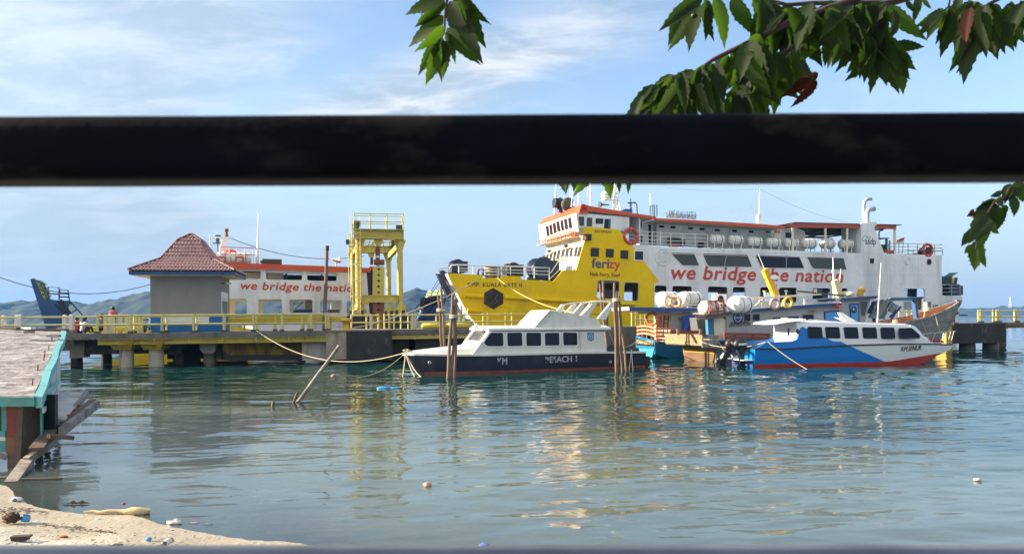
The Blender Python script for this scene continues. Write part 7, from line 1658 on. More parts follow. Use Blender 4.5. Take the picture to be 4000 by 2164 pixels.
# roof edge
re = q3([r6((1395,505)), r6((1420,480)), r6((1600,455)), (3120,1193), r7((640,362)), r7((648,382)), (3120,1205), r6((1600,478))], c3+.25)
part(MB().plate(F3, re, (), c3+.05, c3+.25), 'roof_edge', ROYAL, b3, label='blue painted roof edge')
ra0, ra1 = F3.uv(*r6((1400,490)), c3+.2), F3.uv(*r7((640,365)), c3+.2)
part(MB().box(F3.w(ra0[0], ra0[1]-.06, c3+.04), F3.w(ra1[0], ra1[1]-.06, c3+.04)-F3.w(ra0[0], ra0[1]-.06, c3+.04), -F3.n*(BM3-.1), V((0,0,.07))), 'cabin_roof', WOODG, b3)
for pts in (((1595,515),(1655,512),(1655,578),(1597,580)), ((1685,510),(1762,505),(1762,575),(1687,578)), ((1905,545),(2030,540),(2030,610),(1905,612)), ((2065,535),(2200,528),(2205,600),(2068,602)), ((2240,515),(2375,510),(2378,600),(2242,600))):
    window(F3, q3(r6(*pts), c3), b3, GREYCAB if pts[0][0] > 1600 else WOODD, GLASSB, c=c3, w=.04, r=.06)
o = F3.px(*r6((1523,545)), c3+.005); em = part(MB().lathe(o, F3.n, [(0,.36),(.012,.36),(.014,.001)], 24), 'blue_emblem', mat('violet_blue_emblem', (.08,.09,.28), .6), b3); part(MB().torus(o+F3.n*.012, F3.n, .24, .02, 20, 4), 'emblem_ring', WHITEP, em)
part(MB().bar(o+F3.n*.014-F3.ex*.3, o+F3.n*.014+F3.ex*.3, .03, .012, up=F3.n), 'emblem_bar', WHITEP, em)
text('MILIK KEMENHUB', 'owner_lettering', DKT, b3, F3.uv(*r6((1442,628)), c3), F3.uv(*r6((1645,612)), c3), F3, height=.19, c=c3+.01)
text('KAPAL PELRA TA.2018', 'owner_lettering', DKT, b3, F3.uv(*r6((1422,655)), c3), F3.uv(*r6((1665,635)), c3), F3, height=.20, c=c3+.01)
# red-brown rail along the deck
for y in (728, 770): part(MB().bar(F3.px(*r6((1368, y)), .1), F3.px(*r6((1885, y+8)), .1), .10, .16), 'red_rail', REDBR, b3)
for x in (1378, 1490, 1690, 1860): part(MB().bar(F3.px(*r6((x, 800)), .08), F3.px(*r6((x, 722)), .08), .13), 'red_rail_post', REDBR, b3)
part(MB().bar(F3.px(*r6((760, 710)), -.9), F3.px(*r6((1100, 708)), -.9), .12, .2), 'red_rail', REDBR, b3)
# pilot house
pw = q3(r7((640,335),(950,318),(945,345),(890,565),(640,562)), c3+.02)
part(MB().plate(F3, pw, (), c3-.06, c3+.02), 'pilot_house_side', GREYCAB, b3)
pr_ = q3(r7((635,312),(1030,285),(1030,300),(1000,318),(640,340)), c3+.2); part(MB().plate(F3, pr_, (), -BM3-.1, c3+.2), 'pilot_house_roof', mat('slate_blue_roof', (.045,.075,.13), .6, var=.2, rust=(.2,.2,.2), ra=.5, rs=4), b3)
dpts = r7((720,372),(825,366),(832,560),(738,556)); df = part(MB().plate(F3, q3(dpts, c3+.02), (), c3+.021, c3+.05), 'pilot_house_door', ROYAL, b3)
part(MB().plate(F3, q3(r7((738,388),(815,383),(820,556),(752,556)), c3+.05), (), c3+.051, c3+.065), 'door_panel', SKYB, df)
o = F3.px(*r7((775,432)), c3+.07); part(MB().torus(o, F3.n, .17, .05, 18, 6), 'porthole', BLACK, df); part(MB().lathe(o, F3.n, [(0,.14),(.01,.14),(.012,.001)], 14), 'porthole_pane', STEEL, df)
window(F3, q3(r7((832,348),(920,343),(888,495),(848,495)), c3+.02), b3, GREYCAB, GREENG, c=c3+.02, w=.03, r=.05)
hf = part(MB().plate(F3, q3(r7((452,450),(615,438),(622,555),(462,555)), c3), (), c3+.001, c3+.05), 'blue_hatch', ROYAL, b3); part(MB().plate(F3, q3(r7((470,465),(600,455),(605,555),(475,555)), c3+.05), (), c3+.051, c3+.06), 'hatch_panel', SKYB, hf)
part(MB().plate(F3, q3(r7((340,455),(450,448),(455,545),(350,545)), c3), (), c3+.001, c3+.02), 'pale_wall_panel', mat('pale_panel', (.5,.5,.5), .6), b3)
part(MB().bar(F3.px(*r7((300,450)), c3+.2), F3.px(*r7((455,440)), c3+.2), .09), 'boat_pole', WOODGR, b3)
# davit frame
m = MB(); m.bar(F3.px(*r7((1408,300)), -1.0), F3.px(*r7((1432,525)), -1.0), .28, .2, up=F3.ex); part(m, 'davit_post', mat('davit_blue', (.03,.09,.24), .6, var=.2), b3)
m = MB(); m.bar(F3.px(*r7((1160,322)), -1.0), F3.px(*r7((1425,318)), -1.0), .2, .22); part(m, 'davit_beam', mat('davit_teal', (.06,.14,.19), .6, var=.2), b3)
m = MB(); m.bar(F3.px(*r7((985,560)), -1.2), F3.px(*r7((990,345)), -1.2), .15); part(m, 'awning_post', NAVYP, b3)
part(MB().cbox(F3.px(*r7((1552,405)), -1.4), .35, .3, .7, AN3), 'mooring_bitt', WOODGR, b3)
m = MB(); o = F3.px(*r7((1552,440)), -1.3)
for k in range(4): m.torus(o+V((0,0,-.05+.06*k)), (.1*k,.1,1), .24, .035, 14, 5)
for k in range(3): m.tube(sag(o-F3.ex*.2+V((0,0,.1)), o-F3.ex*(.35-.1*k)-V((0,0,.5)), .05, 6), .03, 5)
part(m, 'coiled_rope', ROPE, b3)
# draped tarpaulin
def drape(name, fr, pts, c, mt, label, cat, fold=.12, n=16, m_=10, k=9.0, group=None):
    P0, P1, P2, P3 = [V(p) for p in pts]; vs, fs = [], []
    for j in range(m_+1):
        for i in range(n+1):
            a = P0.lerp(P1, i/n); b = P3.lerp(P2, i/n); p = a.lerp(b, j/m_); cc_ = c + fold*math.sin(i/n*k+j*.35)*(.3+.7*j/m_) + fold*.5*math.sin(i*1.9+j*1.3)
            vs.append(fr.w(p.x, p.y + .03*math.sin(i*1.1), cc_))
    N_ = len(vs); vs += [V(p)+fr.n*.02 for p in vs]
    for j in range(m_):
        for i in range(n): q = j*(n+1)+i; fs += [(q, q+1, q+n+2, q+n+1), (q+N_+n+1, q+N_+n+2, q+N_+1, q+N_)]
    return single(MB().add(vs, fs, True), name, mt, label, cat, group)
drape('tarpaulin', F3, q3(r7((1010,335),(1170,318),(1110,535),(925,520)), -.6), -.6, TARPG, 'grey tarpaulin draped in folds over the wooden boat ahead of its pilot house', 'tarpaulin', .16)
drape('tarpaulin', F3, q3(r7((1150,320),(1245,400),(1200,480),(1130,440)), -.5), -.5, TARPG, 'smaller grey tarpaulin end hanging below the davit beam', 'tarpaulin', .12, 8, 6)
drape('tarpaulin', F3, q3(r7((1265,395),(1275,405),(1180,540),(1150,505)), -.45), -.45, TARPB, 'blue corner of tarpaulin twisted and hanging low, nearest the davit post', 'tarpaulin', .1, 8, 8)
drape('tarpaulin', F3, q3(r7((960,350),(1010,340),(960,460),(905,480)), -.9), -.9, TARPB, 'blue tarpaulin bunched beside the pilot house window', 'tarpaulin', .1, 8, 8)
drape('tarpaulin', F3, q3(r7((1115,318),(1175,312),(1200,335),(1140,335)), -.8), -.8, TARPB, 'narrow blue tarpaulin strip lying along the davit beam', 'tarpaulin', .05, 8, 4)
# boat masts
m = MB(); a, b = F3.px(*r6((1945,300)), -1.6), F3.px(*r6((1822,5)), -1.6); m.bar(a, b, .30, .38, up=F3.ex); mm_ = part(m, 'yellow_mast', BANDY, b3)
for k in range(4): p = b.lerp(a, .25+.2*k)+F3.ex*.22; part(MB().tube([p-V((0,0,.05)), p+F3.ex*.16, p+F3.ex*.16+V((0,0,.12))], .025, 5), 'step', DKGREY, mm_)
m = MB(); pl = F3.px(*r6((1915,120)), -1.6); m.lathe(pl, (0,0,1), [(0,.14),(.03,.34),(.10,.36),(.22,.30),(.28,.12),(.29,.01)], 16); part(m, 'radar_dome', WRAIL, mm_); part(MB().bar(F3.px(*r6((1880,160)), -1.6), pl, .12), 'radar_bracket', BANDY, mm_)
part(MB().cyl(b, F3.px(2962, 993, -1.6), .03, .02, 5), 'whip_antenna', WRAIL, b3)
m = MB(); a, b = F3.px(*r7((605,310)), -1.5), F3.px(*r7((570,120)), -1.5); m.bar(a+F3.ex*.15, b, .28, .4, up=F3.ex); m.bar(F3.px(*r7((650,300)), -1.5), F3.px(*r7((600,170)), -1.5), .15, .15, up=F3.ex); m.bar(F3.px(*r7((580,185)), -1.5), F3.px(*r7((640,190)), -1.5), .08); m.bar(F3.px(*r7((600,245)), -1.5), F3.px(*r7((680,245)), -1.5), .08); m2_ = part(m, 'cream_mast', CREAMP, b3)
m = MB(); m.cyl(F3.px(*r7((562,310)), -1.7), F3.px(*r7((552,-120)), -1.7), .06, .03, 6); m.cyl(F3.px(*r7((618,190)), -1.4), F3.px(*r7((636,0)), -1.4), .03, .02, 5); m.ball(F3.px(*r7((552,30)), -1.7), .1); part(m, 'whip_antenna', WRAIL, m2_)
o = F3.px(*r7((718,295)), -1.3); part(MB().lathe(o, (0,0,1), [(0,.10),(.05,.36),(.16,.40),(.30,.36),(.36,.15),(.37,.01)], 16), 'radar_dome', CREAM, b3)
o = F3.px(*r7((840,292)), -1.0); m = MB(); m.cbox(o+V((0,0,.15)), .3, .3, .3, AN3); m.ball(o+V((.1,0,.42)), .22, sc_=(1.3,.9,.8)); part(m, 'roof_lamp', BANDY, b3)
m = MB(); m.plate(F3, q3(r6((1690,320),(2450,278),(2465,292),(1725,345)), -.9), (), -2.4, -.9); rb_ = part(m, 'roof_deck_board', CREAM, b3, label='long cream roof platform')
m = MB()
for p0_, p1_ in (((1715,420),(1800,345)), ((1760,360),(1890,365)), ((1730,400),(1880,395)), ((1790,350),(1800,420)), ((2270,405),(2268,335)), ((2020,425),(2030,350))): m.bar(F3.px(*r6(p0_), -.3), F3.px(*r6(p1_), -.3), .09)
part(m, 'roof_bracket', CREAM, b3)
m = MB()
for p0_, p1_ in (((2180,250),(2700,300)), ((2390,235),(2440,300))): m.bar(F3.px(*r6(p0_), -1.4), F3.px(*r6(p1_), -1.4), .1)
m.cbox(F3.px(*r6((2420,262)), -1.4), .45, .3, .4, AN3); part(m, 'roof_winch', DKGREY, b3)
for x, y, mt in ((1822,245,CREAMP), (2062,240,WRAIL)):
    o = F3.px(*r6((x, 300)), -1.4); t_ = F3.px(*r6((x, y)), -1.4); part(MB().lathe(o, t_-o, [(0,.05),((t_-o).length*.8,.06),((t_-o).length*.85,.13),((t_-o).length,.10)], 8), 'roof_ventilator', mt, b3)
# things carried on the wooden boat
def on(fr, pt, c): return fr.px(*pt, c)
GW_ = 'liferafts on the wooden boats'
R3 = lambda x, y, c: F3.px(*r6((x, y)), c)
p = R3(1550, 392, .0); canister('liferaft_canister', 'long white liferaft barrel on the grey wooden boat roof, right of the red frame', GW_, (p.x, p.y, p.z-.56), AN3+.35, 1.75, 1.02, False)
p = R3(1205, 432, -.3); canister('liferaft_canister', 'white liferaft barrel inside the red brown frame above the stern planks', GW_, (p.x, p.y, p.z-.46), AN3+.35, 1.5, .84, False)
for x in (1210, 1290, 1360):
    m = MB(); m.bar(R3(x+15, 490, .35), R3(x-20 if x < 1300 else x, 358, .2), .10); part(m, 'red_liferaft_frame', REDBR, b3)
m = MB(); m.bar(R3(1185, 368, .2), R3(1365, 352, .2), .10); m.bar(R3(1200, 485, .35), R3(1390, 470, .35), .12); part(m, 'red_liferaft_frame', REDBR, b3)
lifebuoy('faded pink lifebuoy on the wooden boat roof edge, left of the yellow one', R3(1935, 390, .30), F3.n, .29, LBUOYP, None, .085, RUST)
lifebuoy('yellow lifebuoy on the wooden boat roof edge by the pink one', R3(2085, 378, .30), F3.n, .29, LBUOYY, None, .085, BANDY)
p = R3(1315, 338, -1.6); t = thing('air_conditioner', 'white air conditioner outdoor unit standing on the wooden boat roof', 'air conditioner', p-V((0,0,.4)), AN3)
part(MB().cbox(p, .85, .3, .6, AN3), 'casing', WHITEP, t); part(MB().torus(p+F3.n*.155-F3.ex*.0, F3.n, .2, .02, 16, 4), 'fan_guard', DKGREY, t); part(MB().lathe(p+F3.n*.152, F3.n, [(0,.19),(.006,.19),(.007,.001)], 14), 'fan', BLACK, t); part(MB().cbox(p-V((0,0,.35)), .8, .25, .1, AN3), 'stand', DKGREY, t)
t = thing('flag', 'small crumpled red and white flag hanging at the pilot house corner', 'flag', F3.px(*r7((600,430)), .1)); part(MB().cyl(F3.px(*r7((600,430)), .1), F3.px(*r7((598,340)), .1), .02, n=5), 'pole', GRAIL, t)
f4 = q3(r7((580,365),(620,360),(615,425),(578,430)), .12); part(wavy(F3, f4, .12, 8, .05), 'cloth', RFLAG, t)

# ------------------------------------------------------------------ blue wooden boat behind, seen from its stern
K0 = at(2500, 1406, 48.4); K0.z = 0; F4 = Fr(K0, JX); BM4 = 2.9; q4 = lambda p, c=0.0: F4.q(p, c); AN4 = ANJ
b4 = thing('wooden_boat', 'blue wooden boat with white wheelhouse and orange rudder, stern towards the navy boat', 'boat', F4.w(6, 0, -BM4/2))
sheer4 = sorted([F4.uv(2562, 1338), F4.uv(2700, 1345), F4.uv(2800, 1340)]); sheer4.append((sheer4[0][0]+12.5, sheer4[0][1]+.6))
keel4 = [(sheer4[0][0], .35), (sheer4[0][0]+1.6, -.2), (sheer4[0][0]+10, -.2), (sheer4[0][0]+12.5, 1.2)]
rs4, rg4 = hull(F4, sheer4, keel4, BM4, False, .3, 22)
m = MB(); m.loft(rg4, closed=False, caps=False); m.add(rg4[0], [tuple(range(len(rg4[0])-1,-1,-1))]); part(m, 'hull', CYAN, b4)
aK = F4.uv(2562, 1340, 0)[0]; FK4 = Fr(F4.w(aK-.02, 0, 0), F4.n); K4 = lambda pts, c=0.0: FK4.q(pts, c)
zA4, zB4 = FK4.uv(2562, 1330)[1], FK4.uv(2562, 1361)[1]
part(MB().plate(FK4, [(-BM4-.2, zB4-.05), (.15, zB4), (.15, zA4), (-BM4-.2, zA4+.25)], (), .0, .12), 'stern_board', CYAN, b4)
nb4 = part(MB().plate(FK4, [(-BM4-.05, zB4+.12), (.03, zB4+.12), (.03, zA4-.10), (-BM4-.05, zA4+.05)], (), .121, .14), 'black_name_board', BLACK, b4)
text('KM.SARANA NUSANTARA 123', 'name_lettering', CREAMP, nb4, (-BM4+.05, zB4+.25), (-.06, zB4+.22), FK4, height=.24, c=.145)
part(MB().plate(FK4, [(-BM4*.82, .1), (-BM4*.18, .1), (-.12, zB4-.01), (-BM4+.12, zB4-.04)], (), -.2, .05), 'stern_quarter', mat('turquoise_hull_paint', (.04,.33,.40), .5, var=.1), b4)
rz = [F4.uv(*p, -BM4/2) for p in r6((590,960),(625,905),(690,895),(735,930),(785,1010),(750,1085),(600,1085))]
part(MB().plate(F4, rnd(rz, .12), (), -BM4/2-.08, -BM4/2+.08), 'orange_rudder', ORH, b4)
for k in range(3):
    zz = zA4+.28+.24*k; pts = [FK4.w(-BM4-.1+(BM4+.3)*t, zz+.08+.12*math.sin(t*math.pi)-.10*t, .05) for t in np.linspace(0, 1, 6)]; m = MB()
    for i in range(5): m.bar(pts[i], pts[i+1], .07, .12)
    m.bar(pts[-1], pts[-1]+F4.ex*1.3+V((0,0,-.02)), .07, .12); part(m, 'salmon_rail', SALM, b4)
for t in (0, .25, .5, .75, 1): part(MB().bar(FK4.w(-BM4-.1+(BM4+.3)*t, zA4-.1, .0), FK4.w(-BM4-.1+(BM4+.3)*t, zA4+.95, .0), .09), 'salmon_rail_post', SALM, b4)
# wheelhouse
wl4 = q4(r6((770,490),(1085,480),(1085,740),(770,765)), -.12)
part(MB().plate(F4, wl4, (), -.2, -.12), 'wheelhouse_side', GREYCAB, b4)
FK = Fr(F4.w(wl4[0][0], 0, -.12), F4.n); k4 = lambda pts, c=0.0: FK.q(r6(*pts), c); zt4, zb4 = wl4[0][1], wl4[3][1]-.3
part(MB().plate(FK, rect(-BM4+.2, zb4, 0, zt4), (), -.06, .0), 'wheelhouse_back', CREAM, b4, label='sunlit cream wheelhouse back wall')
part(MB().plate(FK, k4(((612,530),(675,530),(675,800),(612,790))), (), .001, .03), 'salmon_door', SALM, b4)
for x in (690, 735): part(MB().bar(FK.px(*r6((x-8, 770)), .06), FK.px(*r6((x+12, 520)), .06), .06), 'ladder_rail', REDBR, b4)
for y in (560, 610, 660, 710): part(MB().bar(FK.px(*r6((690, y)), .06), FK.px(*r6((745, y)), .06), .05), 'ladder_rung', REDBR, b4)
rf4 = q4(r6((305,425),(1090,445),(1090,475),(620,495),(610,480),(310,465)), .3); part(MB().plate(F4, rf4, (), -BM4, .3), 'wheelhouse_roof', mat('pale_roof_boards', (.5,.48,.46), .8), b4)
part(MB().plate(F4, q4(r6((305,428),(1092,440),(1092,470),(618,498),(612,478),(310,460)), .3), (), .301, .36), 'roof_edge', ROYAL, b4, label='flaking blue roof edge')
o = F4.px(*r6((945,502)), -.33); part(MB().lathe(o, F4.n, [(0,.34),(.012,.34),(.014,.001)], 22), 'dark_emblem', mat('dark_violet_emblem', (.03,.02,.07), .6), b4)
part(MB().bar(F4.px(*r6((862,548)), .0), F4.px(*r6((925,548)), .0), .12), 'wooden_bracket', WOODT, b4)
part(MB().bar(F4.px(*r6((825,620)), -.33), F4.px(*r6((828,640)), -.33), .03), 'door_latch', BLACK, b4)
P4 = lambda x, y, c: F4.px(*r6((x, y)), c)
p = P4(735, 335, -1.6); canister('liferaft_canister', 'white liferaft barrel at the left end of the blue wooden boat roof', GW_, (p.x, p.y, p.z-.52), AN4+.35, 1.6, .98, False)
p = P4(985, 335, -1.0); canister('liferaft_canister', 'white liferaft barrel on the blue boat roof, right of the cream lifebuoys', GW_, (p.x, p.y, p.z-.52), AN4+.35, 1.85, .98, False)
m = MB()
for x0, x1 in ((645, 960), (760, 1120)):
    for y in (400,): m.bar(P4(x0, 435, -.5), P4(x0, 385, -.5), .06); m.bar(P4(x1, 435, -.5), P4(x1, 330, -.5), .06); m.bar(P4(x0, 405, -.5), P4(x1, 405, -.5), .05)
part(m, 'roof_rack', WRAIL, b4)
lifebuoy('cream lifebuoy leaning on the blue boat roof, left of the pair', P4(738, 362, -.2), (F4.n+F4.ex*.6), .32, LBUOYC, 'cream lifebuoys on the blue boat roof', .09, CREAM)
lifebuoy('orange tinged lifebuoy leaning against the right liferaft barrel', P4(828, 370, -.15), (F4.n-F4.ex*.6), .32, mat('orange_cream_lifebuoy', (.66,.36,.2), .6, var=.25, vs=8), 'cream lifebuoys on the blue boat roof', .09, CREAM)
lifebuoy('orange lifebuoy hung on the cream wheelhouse corner of the blue boat', P4(562, 562, -.2), (F4.n-F4.ex*.8), .36, mat('worn_orange_lifebuoy', (.5,.17,.06), .6, var=.2), None, .085, WRAIL)
drape('hanging_cloth', F4, q4(r6((905,525),(1062,512),(1055,690),(890,680)), .15), .15, CLOTHB, 'bright blue cloth hung out to dry under the blue boat roof', 'cloth', .07, 14, 10, 14.0)
drape('hanging_cloth', F4, q4(r6((1048,520),(1068,518),(1078,700),(1040,650)), .3), .3, mat('denim_cloth', (.22,.24,.27), .9), 'pale grey cloth hanging right of the bright blue cloth', 'cloth', .04, 5, 8, 5)
# ================================================================== mooring poles
def pole_cluster(name, label, poles, ties=(), group=None, base=None):
    base = base or poles[0][0]; t = thing(name, label, 'mooring poles', base, 0, group)
    for p0, p1, r in poles:
        p0, p1 = V(p0), V(p1); n = 9; pts = [p0.lerp(p1, i/n) + V((math.sin(i*1.3+p0.x*9)*.018, math.cos(i*1.7+p0.x*5)*.018, 0)) for i in range(n+1)]
        rr = [r*(1.08-.16*i/n)*(1+.05*math.sin(i*2.1+p0.x)) for i in range(n+1)]; part(MB().tube(pts, rr, 9), 'pole', WOODP, t)
    for c, R in ties:
        for k in range(3): part(MB().torus(V(c)+V((0,0,.05*k)), (.1*k-.1,.08,1), R, .025, 14, 5), 'rope_tie', ROPE, t)
    return t
def pl_(ub, vb, ut, vt, Y, r, dY=0.0, deep=True):
    b = at(ub, vb, Y); t = at(ut, vt, Y+dY); d = (t-b).normalized()
    if deep: b = b - d*(b.z+1.2)/max(.2, d.z)
    return (b, t, r)
yb = 34.3
P1 = [pl_(*zO((832,1360)), *zO((925,-130)), yb, .075, .3), pl_(*zO((905,1368)), *zO((990,-60)), yb+.1, .07, .2), pl_(*zO((960,1365)), *zO((985,-30)), yb+.35, .065, .1), pl_(*zO((925,1300)), *zO((950,60)), yb+.5, .055)]
pole_cluster('mooring_poles', 'front left bundle of wooden mooring poles standing in the water before the navy bow', P1, [(at(*zO((945,290)), yb+.25), .20)], 'bundles of mooring poles')
yb2 = 41.5
P2 = [pl_(*zO((720,790)), *zH((575,790)), yb2, .065), pl_(*zO((778,790)), *zH((640,625)), yb2+.15, .075), pl_(*zO((745,760)), *zH((600,900)), yb2+.3, .045)]
pole_cluster('mooring_poles', 'left bundle of mooring poles rising behind the white foredeck', P2, [(at(*zO((705,165)), yb2+.15), .22)], 'bundles of mooring poles')
yb3 = 37.2
P3 = [pl_(*zQ((1600,1285)), *zQ((1560,-190)), yb3, .07), pl_(*zQ((1690,1280)), *zQ((1640,30)), yb3+.2, .065), pl_(*zQ((1630,1295)), *zQ((1600,-60)), yb3+.1, .055), pl_(*zQ((1765,1255)), *zQ((1660,330)), yb3+.4, .065)]
pole_cluster('mooring_poles', 'right bundle of mooring poles before the navy stern, with rope round the top', P3, [(at(*zQ((1600,115)), yb3+.1), .2)], 'bundles of mooring poles')
yb4 = 45.5
P4_ = [pl_(*zQ((1410,620)), *zJ((1660,1200)), yb4, .08), pl_(*zQ((1425,620)), *zJ((1745,1110)), yb4+.2, .08), pl_(*zQ((1450,600)), *zQ((1455,300)), yb4+.3, .065)]
pole_cluster('mooring_poles', 'rear bundle of mooring poles seen against the yellow hull through the boat arch', P4_, (), 'bundles of mooring poles')
b = at(1165, 1568, 24.8); t_ = at(1325, 1352, 25.4); lp_ = thing('leaning_pole', 'weathered pole leaning out of the shallow water towards the jetty block', 'leaning pole', V((b.x, b.y, 0)))
d = (t_-b).normalized(); n = 10; pts = [(b-d*.6).lerp(t_, i/n)+V((0, .01*math.sin(i*2), .012*math.sin(i*1.4))) for i in range(n+1)]; part(MB().tube(pts, [.06*(1+.07*math.sin(i*1.9)) for i in range(n+1)], 10), 'trunk', WOODGR, lp_)
b = at(1148, 1570, 24.7); part(MB().tube([V((b.x-.1, b.y, -.5)), b, at(1162, 1532, 24.7)], [.05,.045,.035], 7), 'stump', WOODD, lp_)
o = at(1066, 1576, 23.6); single(MB().tube([V((o.x,o.y,-.5)), V((o.x,o.y,.02)), V((o.x+.02,o.y,.16))], [.06,.055,.045], 7), 'pile_stump', WOODD, 'short dark stump just breaking the water left of the leaning pole', 'stump')

# ================================================================== mooring ropes
def rope(label, pts, r=.03, mt=None, name='mooring_rope'): return single(MB().tube(pts, r*.62, 6), name, mt or ROPE, label, 'rope', 'mooring ropes' )
bowp = F1.w(sheer[0][0]+.15, zd1(sheer[0][0])+.08, -BM/2)
rope('pale rope sagging from the jetty railing foot to the navy bow', sag(jp(1000, -.05)+V((0,0,.08)), bowp, 1.05, 24), .033)
rope('yellowish rope running from the navy bow down into the water on the left', sag(bowp, at(1395, 1475, 31), .25, 12), .022, ROPEY)
m = MB()
for e, s_ in ((at(1666, 1470, 34.6), .3), (at(1655, 1468, 34.4), .5), (at(1572, 1462, 35.2), .05)): m.tube(sag(bowp, V((e.x, e.y, -.05)), s_, 10), .024, 5)
m.torus(bowp+V((0,0,.08)), (0,.3,1), .12, .03, 12, 5); m.torus(bowp+V((.15,0,.1)), (.4,.2,1), .1, .025, 12, 5)
single(m, 'rope_tangle', ROPE, 'knotted pale ropes hanging over the navy bow into the water', 'rope')
rope('thick pale hawser from the yellow bollard up to the bow of the big ferry', [FJ.px(1362, 1288, -.6)+V((0,0,.06))] + sag(FJ.px(1430, 1278, -1.2)+V((0,0,.1)), FA.px(1875, 1088, .15), .35, 16), .06)
rope('pale mooring line slanting right from the ferry bitts across the yellow hull', sag(FA.px(*zH((1760,440)), .2), F1.px(*zQ((875,300)), -1.4), .4, 16), .045, ROPEY)
rope('thin pale line hanging straight down the yellow hull to the white boat', sag(FA.px(*zH((2275,470)), .2), FA.px(*zH((2375,1110)), .35), .02, 6), .04, ROPEY)
rope('thin line from the speedboat cockpit slanting down into the water', sag(F2.px(*r6((1855,815)), .1), V(atz(*r6((2308,1128)), .0)), .08, 8), .022)
rope('slack rope looped from the stern planks of the grey boat to the blue speedboat', sag(FS3.w(-.1, zA4+.1, .2), F2.px(*r6((1830,820)), -.1), .35, 14), .028)
rope('second slack rope hanging lower behind the outboards', sag(F3.px(*r6((1310,820)), .3), F2.px(*r6((1640,840)), -.9), .7, 14), .026)
m = MB(); sp_ = F1.px(*zQ((1845,910)), .05)
for dx in (-14, 3): e = at(2470+dx, 1448, 37.9); m.tube(sag(sp_, V((e.x, e.y, -.05)), .05, 8), .022, 5)
single(m, 'rope_tangle', ROPE, 'two pale rope ends hanging over the navy stern beside the right poles', 'rope')
rope('two part rope from the blue boat stern to the navy boat cockpit', sag(FK4.w(-BM4*.8, zA4+.2, .1), F1.px(*zQ((1750,860)), -.3), .15, 10), .026)
rope('pale rope lashed over the high grey wooden bow, left of the other lashing', [F3.px(*r7(p), .06) for p in ((1440,522),(1480,530),(1520,620),(1560,720))], .04)
rope('pale rope lashed over the high grey wooden bow, nearer the stem', [F3.px(*r7(p), -.0) for p in ((1552,440),(1640,500),(1660,580),(1690,680))], .045)
rope('rope from the jetty post down behind the navy cockpit', sag(F1.px(*zQ((1465,590)), -.4), F1.px(*zQ((1565,830)), -.3), .05, 6), .022)

# ================================================================== people on the jetty
def person(label, base, rz, pose, shirt, trousers, hair=HAIR, s=1.0, veil=None):
    """one skinned body with clothing grown on the same joints; pose: joint -> local position (x right, y forward, z up)"""
    t = thing('person', label, 'person', base, rz)
    M = Matrix.Translation(V(base)) @ Matrix.Rotation(rz, 4, 'Z') @ Matrix.Scale(s, 4)
    E = [('pelvis','waist'),('waist','chest'),('chest','neck'),('neck','skull'),('skull','crown')]
    for sd in ('l', 'r'): E += [('chest','sh'+sd),('sh'+sd,'el'+sd),('el'+sd,'wr'+sd),('wr'+sd,'ha'+sd),('pelvis','hi'+sd),('hi'+sd,'kn'+sd),('kn'+sd,'an'+sd),('an'+sd,'to'+sd)]
    RAD = dict(pelvis=.14, waist=.125, chest=.145, neck=.055, skull=.10, crown=.075, sh=.065, el=.045, wr=.032, ha=.034, hi=.10, kn=.062, an=.042, to=.04)
    rad = lambda k: RAD.get(k, RAD.get(k[:2], .05))
    def grow(name, edges, grow_, mt):
        names = []; 
        for a, b in edges:
            for q in (a, b):
                if q not in names: names.append(q)
        me = bpy.data.meshes.new(name); me.from_pydata([tuple(pose[q]) for q in names], [(names.index(a), names.index(b)) for a, b in edges], [])
        me.transform(MW[t].inverted() @ M); me.materials.append(mt)
        o = bpy.data.objects.new(name, me); C.objects.link(o); o.parent = t; MW[o] = MW[t]
        sk = o.modifiers.new('skin', 'SKIN'); sub = o.modifiers.new('sub', 'SUBSURF'); sub.levels = sub.render_levels = 1; sk.use_smooth_shade = True
        lay = me.skin_vertices[0].data
        for i, q in enumerate(names): r = (rad(q)+grow_)*s; lay[i].radius = (r, r); lay[i].use_root = (i == 0)
        return o
    grow('body', E, 0, SKIN)
    grow('shirt', [('waist','chest'),('waist','pelvis')] + [e for sd in 'lr' for e in (('chest','sh'+sd),('sh'+sd,'el'+sd))], .022, shirt)
    grow('trousers', [e for sd in 'lr' for e in (('pelvis','hi'+sd),('hi'+sd,'kn'+sd),('kn'+sd,'an'+sd))], .016, trousers)
    hd = V(pose['skull']).lerp(V(pose['crown']), .45)
    m = MB().ball(M @ (hd+V((0,-.02,.03))), .128*s, 12, 8, (1, 1.05, 1.0)); part(m, 'hair', veil or hair, t)
    if veil:
        nk = M @ V(pose['neck']); m = MB().ball(nk-V((0,0,.06*s)), .20*s, 10, 7, (1.0,.8,.75)); part(m, 'headscarf', veil, t)
    return t
def stand(arm=0.0, lean=0.0):
    p = {'pelvis':(0,0,.92),'waist':(0,.0+lean*.3,1.08),'chest':(0,lean*.7,1.32),'neck':(0,lean,1.47),'skull':(0,lean+.02,1.57),'crown':(0,lean+.02,1.70)}
    for sd, x in (('l',-1),('r',1)):
        p.update({'sh'+sd:(x*.19,lean*.8,1.40),'el'+sd:(x*.25,lean*.8+.05+arm*.2,1.14),'wr'+sd:(x*.18,lean+.12+arm*.3,1.0+arm*.1),'ha'+sd:(x*.15,lean+.2+arm*.3,.97+arm*.1),'hi'+sd:(x*.10,0,.88),'kn'+sd:(x*.11,.02,.48),'an'+sd:(x*.11,-.01,.07),'to'+sd:(x*.13,.17,.03)})
    return p
